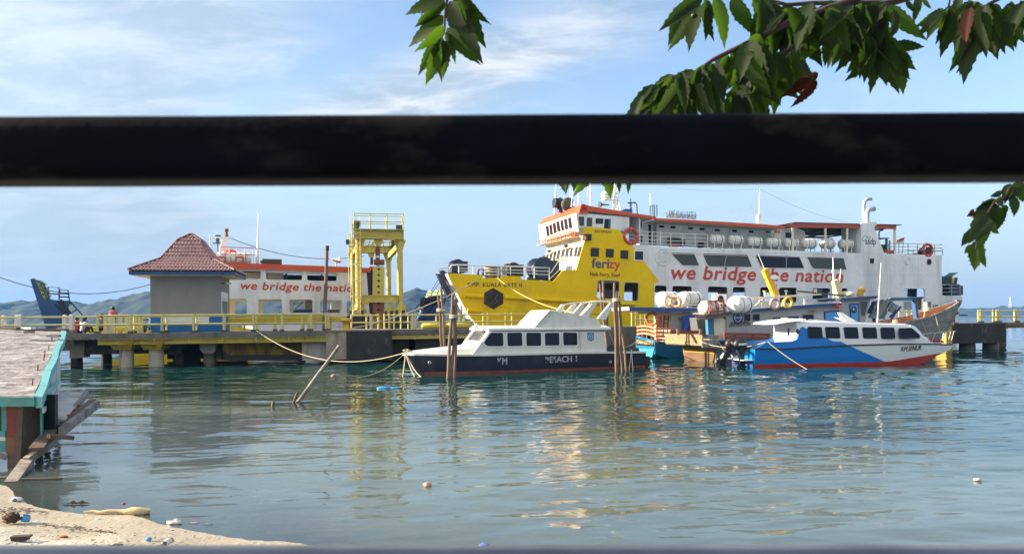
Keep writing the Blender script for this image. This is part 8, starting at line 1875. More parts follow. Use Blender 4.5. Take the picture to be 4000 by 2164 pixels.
def sit(h=.12, lean=.12):
    p = {'pelvis':(0,0,h),'waist':(0,-.02+lean*.2,h+.17),'chest':(0,lean*.6,h+.42),'neck':(0,lean,h+.57),'skull':(0,lean+.04,h+.67),'crown':(0,lean+.05,h+.80)}
    for sd, x in (('l',-1),('r',1)):
        p.update({'sh'+sd:(x*.18,lean*.6,h+.50),'el'+sd:(x*.24,lean+.10,h+.26),'wr'+sd:(x*.14,lean+.32,h+.24),'ha'+sd:(x*.10,lean+.40,h+.25),'hi'+sd:(x*.11,.06,h-.0),'kn'+sd:(x*.17,.46,h+.26),'an'+sd:(x*.14,.62,.07),'to'+sd:(x*.14,.80,.04)})
    return p
def pj(u, c, z=ZD): p = FJ.w(FJ.uv(u, 1290, c)[0], z, c); return p
person('person in a red shirt sitting on the jetty, left of the white shirt', pj(300, -1.9), .45, sit(.14, .10), REDC, DARKC, s=1.0)
person('person in white shirt and dark headscarf sitting on the jetty, seen from behind', pj(322, -1.75), -.35, sit(.14, .14), WHITEC, DARKC, veil=DARKC)
person('person in a pinkish red top standing behind the balustrade', pj(440, -3.1), .2, stand(.5, .12), PINKC, mat('grey_trousers', (.25,.25,.26), .9), s=.92)
person('dark haired person in grey sitting low behind the first yellow balusters', pj(396, -2.6), .3, sit(.3, .1), mat('grey_shirt_cloth', (.14,.14,.15), .9), DARKC, s=1.0)
# motorbike parked by the guard house corner, mostly hidden behind the balusters
o = pj(577, -2.4); mb = thing('motorbike', 'motorbike parked at the left corner of the guard house behind the balustrade', 'motorbike', o, ANJ+math.pi/2)
Rb = Matrix.Rotation(ANJ+math.pi/2, 3, 'Z'); wb_ = lambda x, y, z: V(o)+Rb@V((x, y, z))
for x in (-.6, .6):
    w_ = part(MB().torus(wb_(x, 0, .29), Rb@V((0,1,0)), .23, .05, 18, 6), 'wheel', BLACK, mb); part(MB().lathe(wb_(x,-.03,.29), Rb@V((0,1,0)), [(0,.15),(.02,.17),(.04,.17),(.06,.15)], 12), 'rim', STEEL, w_)
m = MB(); m.loft([[wb_(x, y*w, z) for y, z in ((-1,a),(1,a),(1,b),(-1,b))] for x, w, a, b in ((-.75,.06,.62,.74),(-.45,.12,.40,.76),(0,.10,.30,.50),(.3,.12,.34,.62),(.48,.10,.55,.95))]); part(m, 'body', mat('white_bike_plastic', (.6,.6,.62), .3), mb)
part(MB().loft([[wb_(x, y*w, z) for y, z in ((-1,.75),(1,.75),(1,b),(-1,b))] for x, w, b in ((-.75,.07,.80),(-.4,.13,.84),(-.02,.10,.79))]), 'seat', BLACK, mb)
m = MB(); m.tube([wb_(.5,-.32,1.02), wb_(.46,0,.98), wb_(.5,.32,1.02)], .02, 6); m.tube([wb_(.46,0,.95), wb_(.6,0,.3)], .03, 6); part(m, 'handlebar', DKGREY, mb)
part(MB().ball(wb_(.55,0,.88), .09), 'headlight', STEEL, mb)

# ================================================================== collapsed shack at the left shore
HY = 14.0
nc = at(131, 1548, HY); K1 = V((nc.x, nc.y, nc.z)); shd = (at(240, 1296, 21.5) - K1); fdir = V((-1, .03, 0)).normalized()
shack = thing('stilt_shack', 'derelict teal trimmed stilt shack with bleached roof sheet slumping at the left shore', 'shack', (K1.x-1.5, K1.y, 0))
# roof: uneven sheet over a sloping plane
n1, n2 = 60, 46; vs, fs = [], []
far = K1+shd; lf = K1+fdir*5.5; 
for j in range(n2+1):
    for i in range(n1+1):
        f, g = j/n2, i/n1; p = K1.lerp(far, f) + fdir*5.5*g
        p = p + V((0, 0, .02*mnoise.noise(V((p.x*1.5, p.y*2.6, 1)))+.012*mnoise.noise(V((p.x*3, p.y*6, 4))) + .12*math.sin(g*2.2)*f))
        vs.append(p)
for j in range(n2):
    for i in range(n1): q = j*(n1+1)+i; fs.append((q, q+n1+1, q+n1+2, q+1))
part(MB().add(vs, fs, True), 'roof_sheet', SHEET, shack)
un = [p - V((0,0,.07)) for p in (K1, far, far+fdir*5.5+V((0,0,.1)), lf)]; part(MB().add(un, [(0,1,2,3)]), 'roof_underside', WOODD, shack)
m = MB(); m.bar(far+V((.1,.1,.03)), far+fdir*5.5+V((0,.1,.16)), .16, .10); part(m, 'ridge_board', WOODD, shack)
m = MB(); m.bar(K1+V((.05,-.04,-.09)), lf+V((0,-.04,-.09)), .05, .17, up=(0,0,1)); part(m, 'front_fascia', TEAL, shack)
m = MB(); a, b = K1+V((.06,.0,-.06)), far+V((.06,0,-.02)); nseg = 10
rr = []
for k in range(nseg+1):
    p = a.lerp(b, k/nseg)+V((.02*math.sin(k*1.7),0,.012*math.sin(k*2.3))); rr.append([p+V((-.05,0,.07)), p+V((.10,0,.05)), p+V((.10,0,-.15+.05*k/nseg)), p+V((-.02,0,-.15+.05*k/nseg))])
m.loft(rr); part(m, 'side_fascia', TEALL, shack)
for k, f in enumerate((.12, .3, .45, .52, .62, .8)):
    p = K1.lerp(far, f)+V((-.12-.03*(k%2), 0, 0)); part(MB().cyl(p-V((0,0,.02)), p+V((.01,.0,.13)), .014, .014, 6), 'nail', RUST, shack)
for px_, s_, mt in (((110,1285), .35, PLANKW), ((40,1285), .5, WOODD), ((115,1300), .22, WOODT), ((210,1315), .3, WOODGR)):
    o = at(*px_, 20.0); part(MB().cbox(o+V((0,0,.02)), s_, .14, .06, random.uniform(-.4,.4)), 'loose_scrap', mt, shack)
# front wall: frame, panels, dark opening
FWs_ = Fr((K1.x, K1.y+.12, 0), -fdir)
fp = lambda *p: FWs_.q(r8(*p))
for pts, mt, nm, c in ((((0,490),(42,492),(46,505),(0,505)), REDBR, 'top_rail', .02), (((0,505),(8,505),(10,660),(0,660)), BLACK, 'opening_shade_panel', -.05), (((8,508),(42,508),(40,690),(10,690)), TEAL, 'wall_panel', .0), (((44,490),(120,483),(120,690),(46,690)), MAROON, 'wall_panel', .03), (((38,692),(122,690),(118,795),(38,795)), mat('bare_brown_panel', (.20,.10,.06), .8, var=.25), 'wall_panel', .01), (((0,660),(38,660),(38,695),(0,692)), TEAL, 'sill_board', .03), (((0,692),(36,692),(36,718),(0,718)), PLANKW, 'sill_board', .02), (((0,718),(36,718),(36,785),(0,785)), TEAL, 'wall_panel', .01), (((0,785),(60,800),(40,830),(0,815)), WOODGR, 'loose_board', .06)):  # the black panel stands for the dark inside the window opening
    part(MB().plate(FWs_, fp(*pts), (), c-.03, c), nm, mt, shack)
for pts in (((120,480),(150,478),(130,900),(85,915)), ((55,795),(100,795),(90,900),(55,905))): part(MB().plate(FWs_, fp(*pts), (), -.12, .05), 'corner_post', WOODD, shack)
part(MB().box(FWs_.w(-5, .25, -.6), FWs_.ex*5, FWs_.n*.1, V((0,0,1.0))), 'interior_shade_panel', BLACK, shack)  # black sheet put in for the shade inside the shack
# side wall, seen edge-on, boards peeling
FSd = Fr((K1.x+.02, K1.y+.2, 0), V((shd.x, shd.y, 0)))
SL_ = V((shd.x, shd.y, 0)).length
for k in range(9):
    a0 = .1+k*SL_*.072; zt_s = K1.z-.16+shd.z*(a0/SL_); zb_s = .32+.05*math.sin(k*2.)
    part(MB().plate(FSd, [(a0, zb_s), (a0+SL_*.066, zb_s+.04), (a0+SL_*.066, zt_s), (a0, zt_s)], (), -.03, .01*math.sin(k*1.9)), 'side_board', (TEAL if k in (0, 1, 3) else PLANKW), shack)
for z, mt in ((.95, PLANKW), (.40, WOODGR), (1.2, TEALL)): part(MB().fbox(FSd, .0, z, SL_*.5, z+.09, .012, .05), 'side_rail', mt, shack)
for a, w_ in ((.5,.45),(1.6,.4)): part(MB().plate(FSd, rect(a, .62, a+w_, .9), (), .012, .03), 'window_shutter', TEAL, shack)
# fallen roof panel, broken landing planks
def beam(label, p0, p1, w, h, mt, name='broken_plank', cat='plank', group='broken planks of the shack'):
    return single(MB().bar(p0, p1, w, h), name, mt, label, cat, group)
Q = lambda x, y, Y: at(*r8((x, y)), Y)
sp = [Q(182, 560, 14.6), Q(300, 550, 15.0), Q(345, 322, 19.5), Q(295, 325, 19.5)]
m = MB().loft([sp, [p-V((0,0,.04)) for p in sp]]); single(m, 'fallen_panel', mat('pale_blue_white_panel', (.50,.56,.62), .7, var=.1, dirt=(.2,.18,.15), da=.6, dt=(.55,.7)), 'peeling pale blue panel hanging off the shack side under its roof edge', 'panel')
sp = [Q(300, 590, 15.2), Q(390, 590, 15.2), Q(515, 430, 18.5), Q(300, 420, 18.5)]
m = MB().loft([sp, [p-V((0,0,.05)) for p in sp]]); single(m, 'fallen_panel', mat('weathered_white_sheet', (.55,.52,.47), .8, var=.15, dirt=(.2,.15,.1), da=.7, dt=(.52,.66)), 'weathered white sheet lying flat on the broken landing beside the shack', 'panel')
beam('long grey plank edge sticking out furthest right from the broken landing', Q(365, 665, 14.6), Q(580, 500, 16.8), .10, .16, WOODGR)
beam('darker beam along the middle of the broken landing, under the white sheet', Q(350, 650, 14.9), Q(555, 490, 17.2), .13, .16, WOODD)
beam('weathered beam on the far edge of the broken landing', Q(390, 600, 15.5), Q(518, 435, 18.4), .09, .12, WOODGR)
for k, (x0, y0, x1, y1) in enumerate(((390,600,425,640),(425,560,460,600),(460,530,500,560),(495,505,525,530))): beam('short dark cross board between the landing beams, %s' % ('nearest the shack','second out from the shack','third out from the shack','at the outer end')[k], Q(x0, y0, 15.2+k*.5), Q(x1, y1, 15.2+k*.5), .34, .04, RUST if k == 1 else WOODD)
beam('dark plank lying across towards the water below the landing', Q(285, 690, 14.0), Q(430, 700, 14.3), .22, .07, WOODD)
beam('splintered dark plank propped under the landing end', Q(215, 770, 13.7), Q(300, 660, 14.6), .24, .06, WOODD)
beam('grey beam slanting from the shack corner down to the wet sand', Q(55, 1005, 12.6), Q(165, 850, 14.0), .20, .17, WOODGR)
beam('rotting beam end beneath the shack floor', Q(160, 835, 13.9), Q(330, 720, 14.5), .13, .12, WOODGR)
beam('mossy board lying at the foot of the shack wall', Q(0, 955, 13.0), Q(60, 935, 13.4), .22, .10, mat('mossy_wood', (.10,.10,.055), .9, var=.3))
beam('thin dark stick floating out from the shack foot', V(atz(*r8((125,950)), .02)), V(atz(*r8((365,945)), .03)), .05, .04, WOODD)
for k in range(3): part(MB().cyl(FSd.w(1+k*2.3, -.8, -.3), FSd.w(1+k*2.3, K1.z-.3, -.3), .08, n=8), 'stilt', WOODD, shack)

# ================================================================== litter on the beach and in the water
def bz(u, v):
    p = atz(u, v, .3)
    for _ in range(12): p = atz(u, v, max(bed(p.x, p.y), -.02))
    return p
zS = zm(0, 1900, 2.576)
def blob(c, r, seed, sx=1, sy=1, sz=1, n=12, m=8, rough=.5):
    mb_ = MB(); vs, fs = [], []
    for i in range(m+1):
        th = math.pi*i/m
        for k in range(n):
            ph = 2*math.pi*k/n; d = V((math.sin(th)*math.cos(ph), math.sin(th)*math.sin(ph), math.cos(th))); rr = r*(1+rough*mnoise.noise(d*2.3+V((seed, seed, 0)))); vs.append(V(c)+V((d.x*sx, d.y*sy, d.z*sz))*rr)
    for i in range(m):
        for k in range(n): fs.append((i*n+k, (i+1)*n+k, (i+1)*n+(k+1)%n, i*n+(k+1)%n))
    return mb_.add(vs, fs, True)
HUSK = mat('dark_brown_husk', (.075,.038,.025), .95, var=.5, vs=25)
p = bz(*zS((115, 350))); m = blob(p+V((0,0,.045)), .085, 3, 1.15, .9, .75, 18, 12, .6)
for k in range(40): a = random.uniform(0, 6.28); q_ = p+V((math.cos(a)*.07, math.sin(a)*.06, random.uniform(.02,.10))); m.tube([q_, q_+V((math.cos(a)*.04, math.sin(a)*.03, random.uniform(-.02,.02)))], [.006,.002], 4)
single(m, 'seaweed_clump', HUSK, 'round dark brown clump of dried seaweed on the sand at far left', 'seaweed')
p = bz(*zS((250, 345))); m = MB(); m.lathe(p+V((0,0,.0)), (.25,.1,1), [(0,.052),(.03,.058),(.07,.05),(.075,.048),(.03,.054)], 14); single(m, 'plastic_cup', mat('translucent_blue_plastic', (.10,.33,.62), .25, spec=.6), 'small blue plastic cup beside the dark seaweed clump', 'plastic cup')
p = bz(*zS((175, 150))); m = blob(p+V((0,0,.03)), .05, 7, 1.7, .8, .7, 12, 8, .6); wr = thing('crumpled_wrapper', 'crumpled white wrapper at the waterline under the shack', 'wrapper', p); part(m, 'film', mat('white_film', (.62,.62,.64), .4), wr); part(blob(p+V((-.02,-.03,.035)), .035, 9, 1.2, .8, .6, 10, 6, .5), 'violet_print', mat('violet_film', (.16,.13,.32), .4), wr)
p = bz(*zS((710, 190))); m = MB()
for k in range(5): a = random.uniform(-.4,.5); q_ = p+V((.06*k-.12, random.uniform(-.02,.02), .02)); m.add([q_, q_+V((.09,.03,.02+.03*(k%2))), q_+V((.17,.0,.01)), q_+V((.08,-.04,.015))], [(0,1,2,3),(0,3,2,1)])
single(m, 'dead_leaf', HUSK, 'curled dark dead leaves at the water edge in the middle of the beach', 'dead leaf')
p = bz(*zS((1150, 280))); pts = [p+V((-.42+.11*k, .012*math.sin(k*1.7)+.004*k, .035+.01*math.sin(k*2.3))) for k in range(9)]; m = MB(); m.tube(pts, [.012,.022,.026,.032,.03,.04,.055,.06,.035], 9)
for k in range(26): a = random.uniform(0, 6.28); q_ = pts[-2]+V((random.uniform(-.1,.08), 0, 0)); m.tube([q_, q_+V((random.uniform(.0,.08), math.cos(a)*.05, abs(math.sin(a))*.05))], [.006,.002], 4)
single(m, 'frayed_rope', mat('straw_fibre', (.50,.41,.24), .95, var=.25, vs=30), 'frayed straw coloured rope end lying along the wet sand', 'rope')
p = bz(*zS((1245, 215))); single(blob(p+V((0,0,.06)), .025, 5, 1.3, .7, .6), 'dead_leaf', mat('red_brown_leaf', (.22,.07,.035), .8), 'small red brown leaf just above the frayed rope', 'dead leaf')
def stone(u, v, r, mt, lab, cat, nm, sx=1.6, sz=.5, seed=1): p = bz(*zS((u, v))); return single(blob(p+V((0,0,r*sz*.5)), r, seed, sx, .8, sz), nm, mt, lab, cat)
PLW = mat('white_plastic_scrap', (.60,.58,.54), .5)
stone(985, 330, .028, PLW, 'small white scrap lying below the frayed rope', 'scrap', 'plastic_scrap', 1.3, .4, 2)
p = bz(*zS((1750, 378))); m = blob(p+V((0,0,.02)), .055, 11, 1.8, .8, .45, 16, 8, .7); m2 = blob(p+V((.02,.05,.04)), .04, 13, 1.0, .6, .6, 12, 8, .7); m.add(m2.v, m2.f, True); single(m, 'plastic_bag', PLW, 'crumpled white plastic bag on the sand near the wash line', 'plastic bag')
stone(1955, 375, .05, mat('grey_brown_scrap', (.30,.25,.17), .9, var=.3), 'greyish torn scrap just right of the white plastic bag', 'scrap', 'plastic_scrap', 1.5, .35, 4)
stone(2100, 388, .045, mat('dark_striped_scrap', (.17,.14,.09), .9, var=.4), 'darker weed scrap at the right end of the wash line', 'seaweed', 'seaweed_scrap', 1.5, .4, 6)
p = bz(*zS((215, 545))); m = MB().cbox(p+V((0,0,.05)), .20, .09, .022, .15); m.cbox(p+V((-.01,.0,.022)), .17, .08, .025, .05); single(m, 'dark_board', mat('dark_board_wood', (.05,.035,.03), .8, var=.4), 'dark brown splintered board piece on the dry sand at lower left', 'board')
stone(640, 505, .04, mat('orange_brown_leaf', (.30,.10,.04), .8), 'orange brown dead leaf on the dry sand', 'dead leaf', 'dead_leaf', 1.4, .3, 8)
p = bz(*zS((1155, 630))); single(MB().tube([p+V((-.06,0,.02)), p+V((0,.01,.035)), p+V((.07,.03,.04))], [.016,.028,.016], 8), 'charred_stick', mat('charred_wood', (.025,.02,.02), .9, var=.4), 'short charred stick at the very bottom of the beach', 'stick')
stone(1495, 535, .03, mat('bright_blue_plastic', (.05,.22,.6), .4), 'small bright blue plastic scrap left of the white bottle', 'scrap', 'plastic_scrap', 1.2, .7, 3)
p = bz(*zS((1668, 590))); bt = thing('plastic_bottle', 'small white plastic bottle with dark cap lying on the wet sand', 'bottle', p); ax = V((-.15,-1,-.02)).normalized(); o = p+V((.02,.09,.032)); part(MB().lathe(o, ax, [(0,.02),(.01,.034),(.10,.034),(.125,.028)], 14), 'body', PLW, bt); part(MB().lathe(o, ax, [(.126,.029),(.155,.029),(.157,.001)], 14), 'cap', mat('maroon_cap', (.09,.03,.03), .5), bt); part(MB().lathe(o, ax, [(.0,.0345),(.02,.0352)], 14), 'label_band', mat('olive_label', (.2,.2,.15), .6), bt)
# wrack: hundreds of tiny bits of weed and twigs, as one scatter
wr_ = MB()
for k in range(420):
    f = random.random(); 
    if f < .33: u, v = random.uniform(0, 480), 205+random.uniform(-14, 50)*random.random()+ .12*random.uniform(0,480)
    elif f < .7: t = random.random(); u = 430+t*760; v = 385+t*90+random.gauss(0, 12)
    else: u, v = random.uniform(0, 2000), random.uniform(400, 650)
    p = bz(*zS((u, v)))
    if p.z < .015: continue
    a = random.uniform(-.7, .7); l = random.uniform(.008, .03); d = V((math.cos(a), math.sin(a)*.6, random.uniform(0,.2)))*l
    wr_.tube([p+V((0,0,.003))-d, p+V((0,0,.008)), p+V((0,0,.004))+d], [.002, .0045, .0015], 4)
single(wr_, 'beach_wrack', mat('wrack_brown', (.11,.085,.06), .95, var=.4, vs=30), None, None, kind='stuff', origin=(0,0,0))
# floating things
def floatm(u, v, mb_fn, nm, mt, lab, cat): p = atz(u, v, .01); return single(mb_fn(p), nm, mt, lab, cat)
floatm(1498, 1515, lambda p: (lambda a, b: a.add(b.v, b.f, True))(blob(p, .16, 2, 1.6, .7, .35, 14, 8, .5), blob(p+V((.38,.05,-.01)), .13, 5, 1.8, .6, .25, 12, 8, .6)), 'floating_plastic_bag', mat('light_blue_bag', (.06,.30,.62), .35), 'light blue plastic bag floating left of the navy boat', 'plastic bag')
floatm(1669, 1895, lambda p: blob(p+V((0,0,.01)), .055, 4, 1.25, .9, .75, 14, 10, .5), 'floating_carton', mat('pinkish_carton', (.50,.30,.22), .6), 'pinkish crumpled carton floating in the shallows', 'carton')
floatm(1892, 2128, lambda p: blob(p+V((0,0,.0)), .05, 6, 1.3, .8, .5, 12, 8, .5), 'floating_scrap', mat('periwinkle_plastic', (.12,.18,.52), .4), 'small violet blue plastic scrap in the water at the bottom edge', 'scrap')
floatm(3820, 1873, lambda p: blob(p, .05, 7, 1.3, .8, .5), 'floating_scrap', mat('grey_foam', (.5,.48,.46), .6), 'small pale foam bit floating alone in the water at right', 'scrap')
floatm(1303, 1466, lambda p: blob(p, .10, 9, 1.3, .8, .5), 'floating_scrap', mat('reddish_foam', (.45,.2,.16), .6), 'small reddish scrap floating below the big concrete block', 'scrap')

# ================================================================== promenade edge and its railing, right in front of the camera
sl = MB(); sl.box((-14, -14, .75), (28, 0, 0), (0, 14.9, 0), (0, 0, .25)); tag(single(sl, 'promenade', CONC, None, None, kind='structure'), None)
sw_ = MB(); sw_.box((-14, .55, -.6), (28, 0, 0), (0, .3, 0), (0, 0, 1.349)); single(sw_, 'sea_wall', CONC, 'concrete sea wall below the promenade railing', 'sea wall')
RAILP = mat('old_dark_rail_paint', (.0012,.0016,.005), .6, spec=.06, var=.5, vs=9, dirt=(.016,.015,.014), da=.9, dt=(.56,.70), ds=(9,22,22), rust=(.014,.008,.006), ra=.9, rs=9, rt=(.60,.68), bump=.0006, bs=60)
RY = .62; g = thing('promenade_railing', 'dark old steel railing bar crossing close in front of the view', 'railing', (0, RY, 1.0))
def bar_at(vl, vr, hpx):
    zl_, zr_ = at(-200, vl, RY), at(4200, vr, RY); return zl_, zr_, hpx/FPX*RY
l, r, h = bar_at(599, 580, 246); d = (r-l); e0_, e1_ = l-d*1.1, r+d*1.1
# a rolled square tube: rounded corners, slightly wavy paint
sec = rnd([(-.5,-.5),(.5,-.5),(.5,.5),(-.5,.5)], .22, 4)
rings = []
for k in range(61):
    p = e0_.lerp(e1_, k/60); w_ = h*(1+.004*math.sin(k*1.7)); rings.append([p+V((0, a*w_*.9, b*w_)) for a, b in sec])
part(MB().loft(rings, smooth=True), 'top_rail', RAILP, g)
l, r, h2 = bar_at(2142+134+8, 2140+134+10, 268); d = (r-l); f0_, f1_ = l-d*1.1, r+d*1.1
rings = [[f0_.lerp(f1_, k/60)+V((0, a*h2*.9, b*h2)) for a, b in sec] for k in range(61)]; part(MB().loft(rings, smooth=True), 'lower_rail', mat('greyish_rail_paint', (.10,.10,.12), .5, var=.4, vs=8, rust=(.12,.06,.04), ra=.6, rs=9, rt=(.6,.7)), g)
for x in (e0_.x, e1_.x): part(MB().cbox(V((x, RY, 1.0+.9)), h, h, 1.8), 'post', RAILP, g)

# ================================================================== overhanging tree
def leafmat(name, c, tr):
    m = bpy.data.materials.new(name); m.use_nodes = True; t = m.node_tree; N, L = t.nodes, t.links; N.clear()
    d = N.new('ShaderNodeBsdfPrincipled'); d.inputs['Roughness'].default_value = .6; d.inputs['Specular IOR Level'].default_value = .25
    nz = N.new('ShaderNodeTexNoise'); nz.inputs['Scale'].default_value = 30; gg = N.new('ShaderNodeNewGeometry'); L.new(gg.outputs['Position'], nz.inputs[0])
    oi = N.new('ShaderNodeObjectInfo'); ad = N.new('ShaderNodeMath'); ad.operation = 'MULTIPLY_ADD'; L.new(oi.outputs['Random'], ad.inputs[0]); ad.inputs[1].default_value = .6; L.new(nz.outputs[0], ad.inputs[2])
    mx = N.new('ShaderNodeMixRGB'); L.new(ad.outputs[0], mx.inputs[0]); mx.inputs[1].default_value = (*[x*.7 for x in c], 1); mx.inputs[2].default_value = (*[x*1.25 for x in c], 1); L.new(mx.outputs[0], d.inputs['Base Color'])
    tl = N.new('ShaderNodeBsdfTranslucent'); tl.inputs[0].default_value = (*tr, 1); ms = N.new('ShaderNodeMixShader'); ms.inputs[0].default_value = .45
    L.new(d.outputs[0], ms.inputs[1]); L.new(tl.outputs[0], ms.inputs[2]); o = N.new('ShaderNodeOutputMaterial'); L.new(ms.outputs[0], o.inputs[0]); return m
LEAFA = leafmat('deep_green_leaf', (.009,.019,.006), (.045,.11,.006)); LEAFB = leafmat('mid_green_leaf', (.012,.026,.007), (.085,.19,.008)); LEAFR = leafmat('reddened_leaf', (.035,.010,.008), (.10,.022,.01)); LEAFG = leafmat('grey_green_leaf', (.028,.042,.02), (.05,.09,.02))
BARK = mat('dark_twig_bark', (.05,.03,.03), .8, var=.3, vs=20)
def leaf_mesh(name, mt, L=1.0, W=.34, curl=.15, fold=.10, seed=0):
    """a pointed, saw-edged leaf, base at the origin, tip along +y, slightly folded along its midrib"""
    rr = random.Random(seed); n = 16; vs, fs = [], []
    for i in range(n+1):
        t = i/n; w = W*(math.sin(math.pi*min(1, t*1.12)**.75)**.85 if t < .86 else 0)
        w = W*(t**.55)*(1-t)**.95*2.05; tooth = (.012 if i % 2 else -.008)*(1 if 1 < i < n-1 else 0)
        y = t + (.02 if t > .95 else 0); z = -curl*t*t
        wl_, wr_ = (w+tooth)*(1+.08*rr.uniform(-1,1)), (w+tooth)*(1+.08*rr.uniform(-1,1))
        vs += [(-wl_, y-.02, z+fold*w*2.2), (-wl_*.5, y-.008, z+fold*w*.9), (0, y, z), (wr_*.5, y-.008, z+fold*w*.9), (wr_, y-.02, z+fold*w*2.2)]
    for i in range(n):
        for k in range(4): q = i*5+k; fs.append((q, q+1, q+6, q+5))
    m = MB().add([V(p)*L for p in vs], fs, True); return m.mesh(name, mt)
LM = {}
for key, mt in (('a', LEAFA), ('b', LEAFB), ('r', LEAFR), ('g', LEAFG)):
    LM[key] = [leaf_mesh('leaf', mt, 1, random.uniform(.165,.225) if key != 'r' else .17, random.uniform(.02,.25), random.uniform(.05,.35), seed=s) for s in range(4)]
LY = 2.1
tree = thing('overhanging_tree', 'broad leaved tree whose twigs with saw edged leaves hang into the top of the view', 'tree', (3.6, .2, 1.0))
tk = [V((3.6, .2, .9)), V((3.55, .3, 2.0)), V((3.3, .6, 3.2)), V((2.9, 1.0, 4.3))]
part(MB().tube(tk, [.16,.14,.12,.10], 10), 'trunk', BARK, tree)
NLEAF = [0]
def leaf_on(br, p, tip, key, twist=None, ws=1.2):
    p, tip = V(p), V(tip); d = tip-p; L = d.length; y = d.normalized(); toc = (V((0,0,CAMH))-p).normalized()
    x = y.cross(toc).normalized(); a = random.uniform(-.75, .75) if twist is None else twist
    x = (Quaternion(y, a) @ x); z = x.cross(y); m = Matrix.Identity(4)
    for i in range(3): m[i][0] = x[i]*L*ws; m[i][1] = y[i]*L; m[i][2] = z[i]*L; m[i][3] = p[i]
    mpart(random.choice(LM[key]), 'leaf', m, br); NLEAF[0] += 1
def branch(pxs, r0, r1, Y, name='branch', start=None):
    pts = [at(u, v, Y+dy) for u, v, dy in pxs]
    if start is not None: pts = [V(start)] + pts
    n = len(pts); return part(MB().tube(pts, [r0+(r1-r0)*i/(n-1) for i in range(n)], 6), name, BARK, tree), pts
def leaves_px(br, lst, Y, spread=.10, ws=1.1):
    for u0, v0, u1, v1, key in lst:
        dy = random.uniform(-spread, spread); leaf_on(br, at(u0, v0, Y+dy), at(u1, v1, Y+dy+random.uniform(-.03, .03)), key, None, ws)
zT = zm(1500, 0, 3.872); zU = zm(2400, 0, 2.966); zV = zm(3200, 0, 2.966); zW = zm(3650, 700, 3.4857)
# middle twig
def zl_list(z, L): return [(*z((a, b)), *z((c, d)), k) for a, b, c, d, k in L]
br, _ = branch([(*zT((950,-400)), 0), (*zT((950,0)), 0), (*zT((920,250)), 0), (*zT((915,470)), 0), (*zT((880,560)), 0), (*zT((885,640)), 0)], .006, .0016, LY, start=(2.6, 1.3, 4.3))
leaves_px(br, zl_list(zT, [(940,-60,285,190,'b'),(700,-40,555,235,'a'),(900,-10,470,440,'a'),(920,265,310,670,'b'),(905,400,520,830,'b'),(860,570,515,1140,'b'),(880,660,645,1265,'b'),(890,620,940,1180,'a'),(900,600,820,1240,'b'),(930,500,1100,965,'a'),(960,440,1370,985,'b'),(1000,40,1420,910,'g'),(1090,-40,1530,710,'a'),(1200,-100,1580,405,'a'),(1060,-30,1290,560,'g'),(960,190,1330,700,'b'),(1120,-60,1350,480,'a')]), LY, .05, 1.0)
# big branch at the upper right
br, pts = branch([(4300,-260,0), (3600,-30,0), (*zU((2320,300)),0), (*zU((2150,500)),0), (*zU((1950,640)),0), (*zU((1800,800)),0)], .012, .005, LY, start=(2.9, 1.0, 4.3))
br2, pts2 = branch([(3500,-60,.02), (*zU((2000,270)),.02), (*zU((1700,430)),.02), (*zU((1480,530)),.02), (*zU((1150,690)),.02), (*zU((950,830)),.02), (*zU((640,900)),.02), (*zU((340,1100)),.02)], .010, .0025, LY-.1)
br3, pts3 = branch([(*zU((1720,560)),0), (*zU((1450,1050)),.02), (*zU((1380,1330)),.02), (*zU((1340,1500)),.02)], .006, .003, LY)
br4, pts4 = branch([(*zU((1330,1000)),.0), (*zU((950,1150)),.03), (*zU((680,1170)),.03), (*zU((450,1290)),.03)], .005, .002, LY)
leaves_px(br2, zl_list(zU, [(1000,-10,525,335,'a'),(860,70,620,495,'b'),(960,40,830,540,'b'),(1050,20,1130,490,'a'),(1170,-20,1350,500,'b'),(1360,-10,1640,430,'b'),(900,30,705,580,'g'),(1060,0,1085,460,'a'),(1180,10,1250,400,'b')]), LY-.05, .06)
L = []
# leaves hanging along the long lower bough
def along(pts_px, n, lmin, lmax, keys, amin=60, amax=125):
    out = []
    seg = [V(p) for p in pts_px]; tot = len(seg)-1
    for k in range(n):
        t = random.random()*tot; i = min(tot-1, int(t)); p = seg[i].lerp(seg[i+1], t-i); a = math.radians(random.uniform(amin, amax)); l = random.uniform(lmin, lmax)
        p = p + V((random.uniform(-14,14), random.uniform(-8,26))); out.append((p.x, p.y, p.x+math.cos(a)*l, p.y+math.sin(a)*l, random.choice(keys)))
    return out
px2 = [zU(p) for p in ((1700,430),(1480,530),(1150,690),(950,830),(640,900),(340,1100))]
leaves_px(br2, along(px2, 44, 150, 235, 'aaaabbg', 62, 130), LY-.05, .16)
px3 = [zU(p) for p in ((1950,640),(1720,620),(1500,800),(1440,1050),(1390,1300))]; leaves_px(br3, along(px3, 34, 150, 235, 'aaaabb', 45, 125), LY, .16)
px4 = [zU(p) for p in ((1330,1000),(950,1150),(680,1170),(450,1290),(250,1300))]; leaves_px(br4, along(px4, 26, 130, 200, 'aaabbg', 50, 130), LY, .14)
leaves_px(br4, zl_list(zU, [(480,1250,110,1350,'b'),(420,1000,265,1200,'b'),(640,930,330,1210,'b'),(800,860,960,1180,'a')]), LY-.1, .05)
leaves_px(br, zl_list(zU, [(2240,420,1980,150,'a'),(1900,520,1700,620,'a'),(2080,560,2010,300,'a'),(2350,850,1930,1140,'r'),(2340,940,2070,1260,'r'),(2100,500,2160,1000,'b'),(2150,700,2290,930,'g'),(2360,400,2190,720,'b')]), LY, .08)
